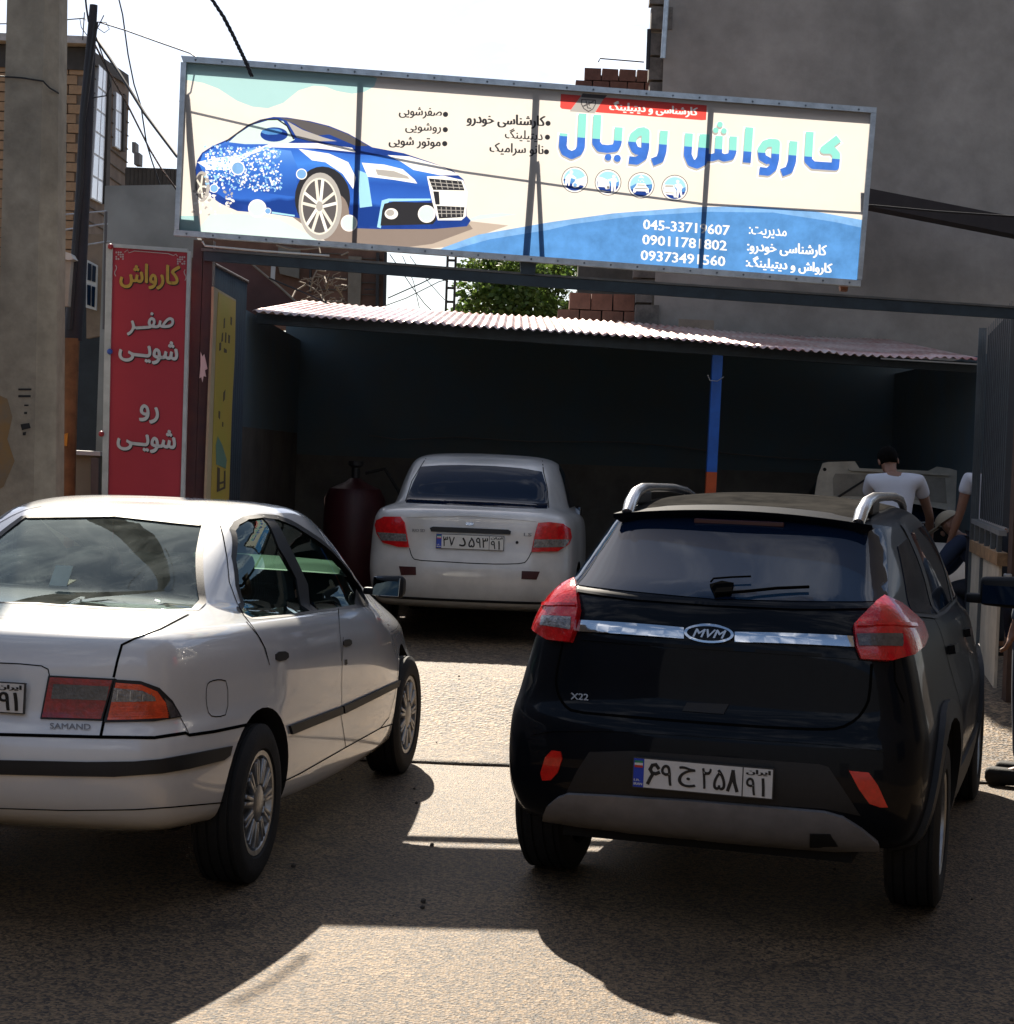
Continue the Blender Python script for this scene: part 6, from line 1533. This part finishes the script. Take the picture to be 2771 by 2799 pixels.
# steel rods in front of the house
RK = empty('steel_rack', (P(230, 700, 14.6).x, 14.6, 0), 0, 'thin steel rods projecting beside the leaning pole', 'rack')
for q in (((165, 630), (294, 612)), ((228, 671), (300, 660)), ((165, 588), (290, 578))): rel(tube('rod', [P(*q[0], 14.6), P(*q[1], 14.6)], .008, alu, seg=6), RK)
rel(tube('rod', [P(290, 578, 14.6), P(284, 900, 14.6)], .012, grey_w, seg=6), RK)

# middle background: brick block with sloping red gable, dead creeper, tree
MBd = empty('brick_block', (-2.6, 25, .25), 0, 'dark brick building with pale columns seen under the banner', 'building')
mb = mat('brown_red_brick', (.19, .105, .075), .95, var=.4, vscale=3, bump=.2, bscale=18, v2=.3)
rel(pbox('wall', [(470, 560), (1055, 600), (1050, 900), (470, 900)], 25.0, 25.3, mb), MBd)
colm = mat('pale_concrete_column', (.20, .18, .15), .9, var=.25)
for q in ([(952, 700), (988, 702), (984, 840), (950, 838)],): rel(pbox('column', q, 24.9, 25.0, colm), MBd)
for q in ([(1028, 690), (1036, 690), (1034, 850), (1026, 848)], [(1050, 690), (1057, 690), (1054, 846), (1046, 846)], [(846, 690), (851, 690), (849, 800), (844, 798)]): rel(pbox('pipe', q, 24.85, 24.95, wire), MBd)
rel(pbox('plaster_panel', ca([(700, 80), (860, 110), (850, 325), (710, 290), (690, 200)]), 24.92, 24.99, mat('grey_plaster_panel', (.17, .165, .145), .9, var=.2)), MBd)
rel(pbox('window_frame', ca([(648, 190), (680, 200), (672, 340), (642, 325)]), 24.88, 24.92, wf_), MBd)
rel(pbox('window_frame', ca([(1330, 400), (1400, 402), (1400, 408), (1330, 407)]), 24.88, 24.92, wire), MBd)
bm = bmesh.new()
for i in range(9):
    z = P(800, 690, 25).z - i * .16; a = P(640 + 6 * i, 700, 25)
    add_box(bm, ((P(860, 700, 25).x + P(950, 700, 25).x) / 2, 24.99, z), (P(950, 700, 25).x - P(860, 700, 25).x, .02, .012))
    add_box(bm, ((P(990, 700, 25).x + P(1045, 700, 25).x) / 2, 24.99, z - .05), (P(1045, 700, 25).x - P(990, 700, 25).x, .02, .012))
tag(rel(bmobj('mortar_joints', bm, mortar), MBd), kind='stuff')
GA = empty('gable_wall', (-2.7, 20.6, .25), 0, 'sloping red brown plastered gable wall left above the canopy', 'wall')
rel(pbox('gable', ca([(215, 80), (390, 170), (480, 200), (600, 300), (700, 380), (830, 500), (820, 560), (520, 580), (520, 700), (430, 700), (200, 300)]), 20.4, 20.6, mat('red_brown_plaster', (.105, .052, .05), .95, var=.3, vscale=2, bump=.1, v2=.3)), GA)
rel(pbox('wall_base', ca([(200, 300), (520, 300), (520, 1400), (200, 1400)]), 20.62, 20.8, mat('red_brown_plaster', (.105, .052, .05))), GA)
rel(tube('capping', [P(*q, 20.38) for q in ca([(390, 168), (480, 198), (600, 298), (700, 378), (832, 500)])], .012, colm, seg=5), GA)
CR = empty('dead_creeper', tuple(P(880, 800, 22)), 0, 'tangle of bare twigs against the brick block above the canopy', 'plant')
random.seed(14); tw = mat('dry_twig', (.24, .19, .14), .9)
bm = bmesh.new()
for pts in ([(850, 350), (900, 360), (960, 400), (1010, 450), (1040, 500)], [(930, 420), (950, 330), (980, 260), (1050, 270), (1060, 220)], [(1050, 400), (1070, 340), (1120, 330), (1200, 335)], [(1120, 380), (1170, 370), (1200, 375)], [(1120, 380), (1170, 460), (1160, 490), (1060, 500)], [(800, 480), (830, 420), (900, 370)], [(870, 485), (940, 455), (1000, 470)], [(980, 290), (1040, 310), (1060, 360), (1045, 400)], [(680, 80), (780, 115), (900, 115), (1000, 100)], [(960, 250), (1010, 240), (1020, 210)], [(1080, 230), (1090, 250)], [(1000, 100), (1010, 140)], [(1165, 160), (1210, 130)]):
    q = [P(*k, 22 + random.uniform(-.3, .3)) + Vector((random.uniform(-.01, .01), 0, random.uniform(-.01, .01))) for k in ca(pts)]; add_tube(bm, q, random.uniform(.007, .013), 5)
for i in range(40):
    x, y = random.uniform(850, 1180), random.uniform(300, 500); q = [P(*k, 22) for k in ca([(x, y), (x + random.uniform(-40, 40), y + random.uniform(-30, 30)), (x + random.uniform(-70, 70), y + random.uniform(-50, 50))])]; add_tube(bm, q, .005, 4)
rel(bmobj('twigs', bm, tw), CR)
def tree(x0, x1, y0, y1, D, nleaf, label, seed, base_x, cells, lm, ls=.07):
    random.seed(seed); a = P(x0, y1, D); b = P(x1, y0, D)
    T = empty('tree', (P(base_x, 900, D).x, D, .25), 0, label, 'tree')
    tb = T.location.copy(); c0 = Vector(((a.x + b.x) / 2, D + .8, (a.z + b.z) / 2))
    bm = bmesh.new(); add_tube(bm, [tb, tb.lerp(c0, .4) + Vector((.1, 0, 0)), tb.lerp(c0, .75), c0 + Vector((0, 0, .4))], [.16, .13, .09, .03], 8)
    cl = []
    for (cx, cy, r) in cells:
        c = P(cx, cy, D + random.uniform(-.5, 1.2)); cl.append((c, r)); st = tb.lerp(c0, random.uniform(.45, .8)); add_tube(bm, [st, st.lerp(c, .5) + Vector((0, 0, .1)), c], [.04, .025, .008], 5)
    rel(bmobj('trunk', bm, mat('bark', (.07, .05, .035), .95, var=.4, vscale=10, bump=.3), None, 60), T)
    V = []; Fx = []
    tot = sum(r ** 2 for _, r in cl)
    for c, r in cl:
        for i in range(int(nleaf * r * r / tot)):
            d = Vector((random.gauss(0, 1), random.gauss(0, 1), random.gauss(0, 1))).normalized() * r * random.random() ** .45
            p = c + Vector((d.x, d.y, d.z * .8)); s = ls * random.uniform(.6, 1.3)
            u = Vector((random.gauss(0, 1), random.gauss(0, 1), random.gauss(0, .6))).normalized(); w = u.cross(Vector((random.gauss(0, 1), random.gauss(0, 1), random.gauss(0, 1)))).normalized()
            k = len(V); V += [p - u * s * .5, p + w * s * .38, p + u * s * .6, p - w * s * .38]; Fx.append((k, k + 1, k + 2, k + 3))
    rel(pymesh('crown', V, Fx, lm), T)
leafm = mat('green_leaf', (.075, .14, .028), .5, col2=(.12, .17, .035), vscale=2.5, trans=.45)
tree(1190, 1800, 560, 880, 26, 8000, 'leafy green tree behind the canopy seen under the banner', 31, 1440,
     [(1290, 800, .32), (1340, 760, .35), (1390, 790, .42), (1420, 720, .45), (1370, 840, .5), (1300, 860, .35), (1470, 770, .42), (1500, 830, .42), (1440, 850, .5), (1530, 740, .36), (1600, 750, .32), (1660, 770, .34), (1720, 760, .3), (1560, 700, .34), (1480, 700, .36), (1330, 715, .26), (1285, 735, .2), (1510, 860, .34), (1640, 720, .28), (1760, 780, .25), (1700, 720, .25), (1620, 800, .28), (1250, 870, .22)], leafm, .085)
LP = empty('lattice_pole', (P(1228, 880, 23).x, 23, .25), 0, 'thin dark lattice pole in front of the tree', 'pole')
V0, V1 = P(1222, 560, 23), P(1226, 880, 23)
bm = bmesh.new()
for s in (-.05, .05): add_box(bm, (V1.x + s + .01, 23, V1.z / 2 + V0.z / 2 - 1.5), (.03, .03, V0.z - V1.z + 3))
for i in range(24): add_box(bm, (V1.x + .01, 23, V0.z - i * .17), (.12, .02, .03))
rel(bmobj('lattice', bm, mat('dark_lattice', (.05, .04, .035), .8)), LP)
# overhead wires
OG = 'overhead cables'
def wire_(pts, r, lab, D0, D1=None):
    n = len(pts); D1 = D1 or D0
    return tag(tube('cable', [P(x, y, D0 + (D1 - D0) * i / max(1, n - 1)) for i, (x, y) in enumerate(pts)], r, wire, seg=6), lab, 'cable', OG)
# twisted service cable
bm = bmesh.new(); base = [P(x, y, 10.9) for x, y in ((560, -30), (580, 0), (610, 45), (636, 95), (655, 135), (671, 168), (690, 215))]
dn = []
for a, b in zip(base, base[1:]): dn += [a.lerp(b, j / 8) for j in range(8)]
for ph in (0, 2.1, 4.2): add_tube(bm, [p + Vector((.008 * math.cos(i * .9 + ph), .008 * math.sin(i * .9 + ph), 0)) for i, p in enumerate(dn)], .0058, 6)
tag(bmobj('cable', bm, wire, None, 60), 'thick twisted black cable dropping from the top edge to the banner', 'cable', OG)
wire_([(232, -20), (236, 20), (242, 60)], .007, 'short black cable running up from the top of the leaning pole', 13)
wire_([(318, -30), (335, 40), (350, 150), (366, 230), (385, 290), (400, 390), (415, 440), (437, 505)], .006, 'black cable curving down across the sky right of the leaning pole', 14.5)
wire_([(262, 105), (300, 160), (348, 235), (395, 310), (440, 370), (484, 428)], .011, 'thick dark cable sloping from the leaning pole to the left side of the banner', 13, 12)
wire_([(258, 120), (300, 200), (345, 280), (380, 350), (410, 410), (440, 460), (475, 508), (560, 640)], .008, 'second dark cable sloping from the pole behind the red sign', 13, 16)
wire_([(268, 60), (345, 84), (440, 118), (520, 146), (538, 158)], .005, 'thin cable from the pole head to the top left corner of the banner', 13, 11.6)
wire_([(160, 56), (232, 50)], .004, 'thin cable between the two poles near the top', 13)
wire_([(-40, 66), (25, 65)], .004, 'thin cable stub left of the concrete pole', 13)
wire_([(1065, 695), (1130, 790), (1160, 830), (1185, 855)], .006, 'cable crossing the sky gap under the banner steeply', 22)
wire_([(1060, 815), (1150, 775), (1190, 755), (1225, 770)], .008, 'cable rising to the right in the sky gap under the banner', 22.5)
wire_([(1055, 835), (1110, 815), (1200, 770), (1240, 760)], .006, 'lower cable rising to the right in the sky gap under the banner', 22.4)
wire_([(1100, 700), (1130, 770), (1150, 860)], .005, 'thin near vertical cable in the sky gap under the banner', 22.6)
wire_([(1120, 700), (1170, 770), (1215, 820)], .005, 'cable running down to the lattice pole', 22.7)
wire_([(735, 760), (830, 800), (900, 832), (950, 850), (1060, 845), (1110, 858), (1200, 862)], .010, 'dark cable lying along the upper edge of the canopy', 19.5)
OB2 = empty('unseen_neighbour_building', (8.7, 5.5, 0), 0, 'unseen brown building beside the street on the right, sized to block sky', 'building')  # out of frame; height set to block sky and darken side reflections
nb_ = mat('brown_street_render', (.16, .13, .10), .9, var=.3, vscale=1.5, bump=.1)
rel(box('wall', (8.7, 5.2, 3.75), (7, 11.5, 7.5), nb_), OB2); rel(box('window', (5.18, 4, 2), (.06, 1.4, 1.5), M['darkglass']), OB2); rel(box('window', (5.18, 8, 2), (.06, 1.4, 1.5), M['darkglass']), OB2)
OB3 = empty('unseen_neighbour_building', (-9, 5.5, 0), 0, 'unseen brown building added beside the street on the left to block sky', 'building')  # added out of frame to hold back sky light from the left
rel(box('wall', (-9.2, 4.2, 1.9), (7, 12.5, 3.8), nb_), OB3); rel(box('window', (-5.68, 4, 2), (.06, 1.4, 1.5), M['darkglass']), OB3)
for q, lab in (((-5.5, -7.8, 5.6), 'left'), ((4.5, -7.8, 5.4), 'right')):
    tag(tube('cable', sag((CP.location.x + .15, 10.85, 6.2), q, .7, 24), .005, wire, seg=6), 'black cable running from the concrete pole back over the street to the %s' % lab, 'cable', OG)
for y0, z0 in ((-2.5, 5.6), (-4.5, 6.2)):
    tag(tube('cable', sag((-12, y0, z0), (12, y0 + 1.5, z0 + .3), .5, 20), .012, wire, seg=6), 'black cable crossing the street behind the viewer at %s height' % ('lower' if z0 < 6 else 'upper'), 'cable', OG)
# unseen building added behind the viewer to cut sky light and darken reflections
OB = empty('unseen_opposite_building', (0, -8, 0), 0, 'unseen dark grey building added across the street to cut sky light, mirrored in the cars', 'building')
ob = mat('dark_grey_blocker', (.09, .095, .105), .9, var=.25, vscale=2, bump=.1)
rel(box('front_wall', (0, -8.2, 2.9), (44, .4, 5.8), ob), OB)
for i in range(4): rel(box('door', (-13.8 + i * 8, -7.97, 1.1), (1.1, .08, 2.2), M['trim']), OB)
# ================================================================= people
skinm = mat('skin', (.30, .155, .10), .55, var=.15, vscale=12)
hairm = mat('black_hair', (.006, .0055, .005), .9, spec=.1, var=.4, vscale=60, bump=.4, bscale=120)
def skinned(name, nodes, edges, root, m, parent, lev=2):
    me = bpy.data.meshes.new(name); me.from_pydata([n[0] for n in nodes], edges, []); me.update()
    o = bpy.data.objects.new(name, me); COL.objects.link(o)
    sk = o.modifiers.new('k', 'SKIN'); 
    if not me.skin_vertices: 
        bpy.context.view_layer.objects.active = o
    lay = me.skin_vertices[0].data if me.skin_vertices else None
    if lay is None:
        me.attributes.new if 0 else None
    for i, n in enumerate(nodes):
        r = n[1]; r = (r, r) if not isinstance(r, tuple) else r
        lay[i].radius = r; lay[i].use_root = (i == root)
    sk.branch_smoothing = .3
    sb = o.modifiers.new('s', 'SUBSURF'); sb.levels = lev; sb.render_levels = lev
    bpy.context.view_layer.update()
    ev = bpy.data.meshes.new_from_object(o.evaluated_get(bpy.context.evaluated_depsgraph_get()))
    bpy.data.objects.remove(o); bpy.data.meshes.remove(me)
    for p in ev.polygons: p.use_smooth = True
    ev.materials.clear(); ev.materials.append(m)
    return newobj(name, ev, None, parent)
def person(label, at, rz, J, shirt, trousers, group=None, cap=None, sleeve=.5, hair=True):
    "J: joints in the person's own frame (x right, y forward, z up)"
    T = empty('person', at, rz, label, 'person', group)
    v = {k: Vector(p) for k, p in J.items()}
    N = []; E_ = []; ix = {}
    def nd(k, p, r, to=None):
        ix[k] = len(N); N.append((tuple(p), r))
        if to is not None: E_.append((ix[to], ix[k]))
    nd('pelvis', v['pelvis'], (.13, .10)); nd('waist', v['pelvis'].lerp(v['chest'], .5), (.115, .09), 'pelvis'); nd('chest', v['chest'], (.145, .10), 'waist')
    nd('uch', v['chest'].lerp(v['neck'], .62), (.12, .085), 'chest'); nd('neckb', v['neck'], (.06, .06), 'uch')
    hd = (v['head'] - v['neck']).normalized(); fc = Vector(J.get('face', (0, 1, 0))); fc = (fc - hd * fc.dot(hd)).normalized()
    nd('neckt', v['neck'] + hd * .07, .052, 'neckb'); nd('jaw', v['head'] - hd * .06 + fc * .015, (.062, .068), 'neckt'); nd('skull', v['head'] + hd * .03 - fc * .005, (.074, .088), 'jaw'); nd('crown', v['head'] + hd * .085 - fc * .01, (.05, .06), 'skull')
    for s, c in (('l', -1), ('r', 1)):
        nd(s + 'sh', v[s + 'sh'], .058, 'uch'); nd(s + 'ua', v[s + 'sh'].lerp(v[s + 'el'], .5), .046, s + 'sh'); nd(s + 'el', v[s + 'el'], .038, s + 'ua'); nd(s + 'fa', v[s + 'el'].lerp(v[s + 'wr'], .4), .038, s + 'el'); nd(s + 'wr', v[s + 'wr'], (.026, .022), s + 'fa')
        d = (v[s + 'wr'] - v[s + 'el']).normalized(); sd = d.cross(Vector((0, 1, .2))).normalized(); fd = sd.cross(d)
        pm = v[s + 'wr'] + d * .055; nd(s + 'pa', pm, (.034, .018), s + 'wr')
        for q, (o_, L_) in enumerate(((-.030, .062), (-.011, .074), (.010, .070), (.029, .056))):
            a = pm + d * .038 + sd * o_; b = a + d * L_ * .55 + fd * .008; c_ = b + d * L_ * .35 + fd * .022
            nd(s + 'f%d' % q, a, .0095, s + 'pa'); nd(s + 'g%d' % q, b, .0085, s + 'f%d' % q); nd(s + 'h%d' % q, c_, .007, s + 'g%d' % q)
        a = pm - d * .02 + sd * .035 * (-c); nd(s + 't0', a, .011, s + 'pa'); nd(s + 't1', a + d * .04 + sd * .02 * (-c) + fd * .012, .0095, s + 't0')
        nd(s + 'hp', v[s + 'hp'], .085, 'pelvis'); nd(s + 'th', v[s + 'hp'].lerp(v[s + 'kn'], .5), .072, s + 'hp'); nd(s + 'kn', v[s + 'kn'], .052, s + 'th'); nd(s + 'cf', v[s + 'kn'].lerp(v[s + 'an'], .35), .052, s + 'kn'); nd(s + 'an', v[s + 'an'], .036, s + 'cf')
        nd(s + 'ft', v[s + 'an'] + Vector((0, .12, -.05)), (.036, .025), s + 'an')
    skinned('body', N, E_, 0, skinm, T)
    # shirt
    N = []; E_ = []; ix = {}
    nd('pelvis', v['pelvis'] + Vector((0, 0, -.02)), (.150, .118)); nd('waist', v['pelvis'].lerp(v['chest'], .5), (.140, .112), 'pelvis'); nd('chest', v['chest'], (.178, .130), 'waist'); nd('uch', v['chest'].lerp(v['neck'], .60), (.150, .108), 'chest'); nd('neckb', v['neck'] - hd * .02, (.080, .078), 'uch')
    for s in 'lr':
        e = v[s + 'sh'].lerp(v[s + 'el'], sleeve if sleeve <= 1 else 1)
        nd(s + 'sh', v[s + 'sh'] - Vector((0, 0, .005)), .080, 'uch'); nd(s + 'ua', v[s + 'sh'].lerp(e, .6), .066, s + 'sh'); nd(s + 'el', e, .060, s + 'ua')
        if sleeve > 1: nd(s + 'wr', v[s + 'el'].lerp(v[s + 'wr'], .93), .040, s + 'el')
    so_ = skinned('shirt', N, E_, 0, shirt, T)
    N = []; E_ = []; ix = {}
    nd('pelvis', v['pelvis'], (.145, .118))
    for s in 'lr':
        nd(s + 'hp', v[s + 'hp'], .100, 'pelvis'); nd(s + 'th', v[s + 'hp'].lerp(v[s + 'kn'], .5), .088, s + 'hp'); nd(s + 'kn', v[s + 'kn'], .070, s + 'th'); nd(s + 'an', v[s + 'an'] + Vector((0, 0, .02)), .062, s + 'kn')
    skinned('trousers', N, E_, 0, trousers, T)
    for s in 'lr':
        bm = bmesh.new(); add_box(bm, v[s + 'an'] + Vector((0, .07, -.045)), (.095, .27, .09), None, .03); bmobj('shoe', bm, M['rubber'], T, 50)
    # hair or cap, ears, nose, eyes
    side = hd.cross(fc)
    Rm = Matrix((side, fc, hd)).transposed()
    if hair:
        bm = bmesh.new(); bmesh.ops.create_uvsphere(bm, u_segments=20, v_segments=14, radius=1)
        for q in list(bm.verts):
            if q.co.y > .35 and q.co.z < .35: bm.verts.remove(q)
        bm.verts.ensure_lookup_table(); random.seed(3)
        for q in bm.verts:
            q.co = Rm @ Vector((q.co.x * .083, q.co.y * .098 - .008, max(q.co.z, -.75) * .095 + .045)) + v['head'] + Vector((random.uniform(-.003, .003),) * 3)
        bmobj('hair', bm, hairm, T, 60)
    if cap:
        bm = bmesh.new(); bmesh.ops.create_uvsphere(bm, u_segments=20, v_segments=12, radius=1)
        for q in list(bm.verts):
            if q.co.z < 0: bm.verts.remove(q)
        for q in bm.verts: q.co = Rm @ Vector((q.co.x * .092, q.co.y * .108, q.co.z * .085 + .05)) + v['head']
        bmesh.ops.transform(bm, matrix=Matrix(), verts=bm.verts)
        add_box(bm, v['head'] + Rm @ Vector((0, .13, .052)), (.13, .11, .012), Rm, .005)
        bmobj('cap', bm, cap, T, 50)
    bm = bmesh.new()
    for s in (-1, 1):
        r_ = bmesh.ops.create_uvsphere(bm, u_segments=10, v_segments=8, radius=1)
        for q in r_['verts']: q.co = v['head'] + Rm @ Vector((s * .076 + q.co.x * .010, -.005 + q.co.y * .02, .005 + q.co.z * .032))
    r_ = bmesh.ops.create_uvsphere(bm, u_segments=10, v_segments=8, radius=1)
    for q in r_['verts']: q.co = v['head'] + Rm @ Vector((q.co.x * .014, .088 + q.co.y * .018, -.012 + q.co.z * .026))
    tag(bmobj('face_features', bm, skinm, T, 60), kind='stuff')
    bm = bmesh.new()
    for s in (-1, 1): add_box(bm, v['head'] + Rm @ Vector((s * .030, .080, .022)), (.026, .012, .010), Rm, .003); add_box(bm, v['head'] + Rm @ Vector((s * .030, .084, .042)), (.034, .010, .007), Rm, .002)
    add_box(bm, v['head'] + Rm @ Vector((0, .080, -.052)), (.045, .010, .008), Rm, .003)
    bmobj('eyes_and_brows', bm, hairm, T)
    return T
stand = dict(pelvis=(0, 0, .95), chest=(0, .0, 1.27), neck=(0, -.01, 1.47), head=(0, .01, 1.63), lsh=(-.185, 0, 1.41), rsh=(.185, 0, 1.41), lel=(-.24, -.02, 1.12), rel=(.24, -.02, 1.12), lwr=(-.25, .05, .87), rwr=(.25, .05, .87),
             lhp=(-.10, 0, .90), rhp=(.10, 0, .90), lkn=(-.11, .02, .49), rkn=(.11, .02, .49), lan=(-.12, 0, .08), ran=(.12, 0, .08))
tee = mat('white_tshirt', (.66, .67, .72), .85, var=.08, vscale=6, bump=.12, bscale=9); navy = mat('navy_cloth', (.02, .03, .06), .9, var=.2); jean = mat('dark_jeans', (.03, .035, .05), .9, var=.3)
# leaning over the engine
px_ = P(2448, 1300, 15.0).x
J = dict(stand, pelvis=(-.02, -.10, .93), chest=(.02, .06, 1.25), neck=(-.01, .17, 1.425), head=(-.03, .25, 1.525), face=(0, .8, -.8), lsh=(-.185, .12, 1.375), rsh=(.205, .14, 1.38), lel=(-.16, .36, 1.12), rel=(.32, .25, 1.10), lwr=(-.05, .55, .98), rwr=(.36, .42, .88), lhp=(-.11, -.1, .89), rhp=(.09, -.1, .89))
person('man in a white t-shirt seen from behind leaning over the open engine', (px_, 15.0, .25), R(-4), J, tee, jean)
# capped man stooping beside the car
px_ = P(2598, 1500, 15.1).x
J = dict(stand, pelvis=(0, -.28, .62), chest=(0, -.05, .80), neck=(0, .10, .93), head=(0, .17, 1.02), face=(0, .95, -.2), lsh=(-.17, .06, .90), rsh=(.17, .06, .90), lel=(-.22, .22, .66), rel=(.22, .22, .66), lwr=(-.10, .42, .55), rwr=(.10, .42, .55), lhp=(-.11, -.26, .56), rhp=(.11, -.26, .56), lkn=(-.14, .12, .52), rkn=(.14, .12, .52), lan=(-.13, -.12, .08), ran=(.13, -.12, .08))
person('man in a beige cap and navy clothes crouching beside the white car', (px_ + .16, 15.1, .25), R(62), J, mat('navy_work_shirt', (.025, .04, .085), .9, var=.2), jean, cap=mat('beige_cap', (.42, .36, .26), .9), hair=False, sleeve=1.5)
# man hidden behind the gate leaf, only his bare arm shows
px_ = P(2648, 1300, 14.9).x
J = dict(stand, lsh=(-.19, 0, 1.42), lel=(-.24, .03, 1.14), lwr=(-.30, .10, .90))
person('man in a white short sleeved shirt behind the gate leaf with one arm hanging', (px_ + .19, 14.9, .25), 0, J, tee, jean)
# man at the right edge touching the car
px_ = P(2846, 1300, 10.2).x
J = dict(stand, pelvis=(0, 0, .96), head=(0, .02, 1.655), face=(-.1, .9, 0), lsh=(-.17, .0, 1.40))
person('man in a grey blue jacket standing at the right edge beside the gate post', (px_, 10.2, .02), R(62), J, mat('grey_blue_jacket', (.10, .125, .16), .9, var=.25, vscale=9, bump=.15, bscale=9), navy, sleeve=1.5)
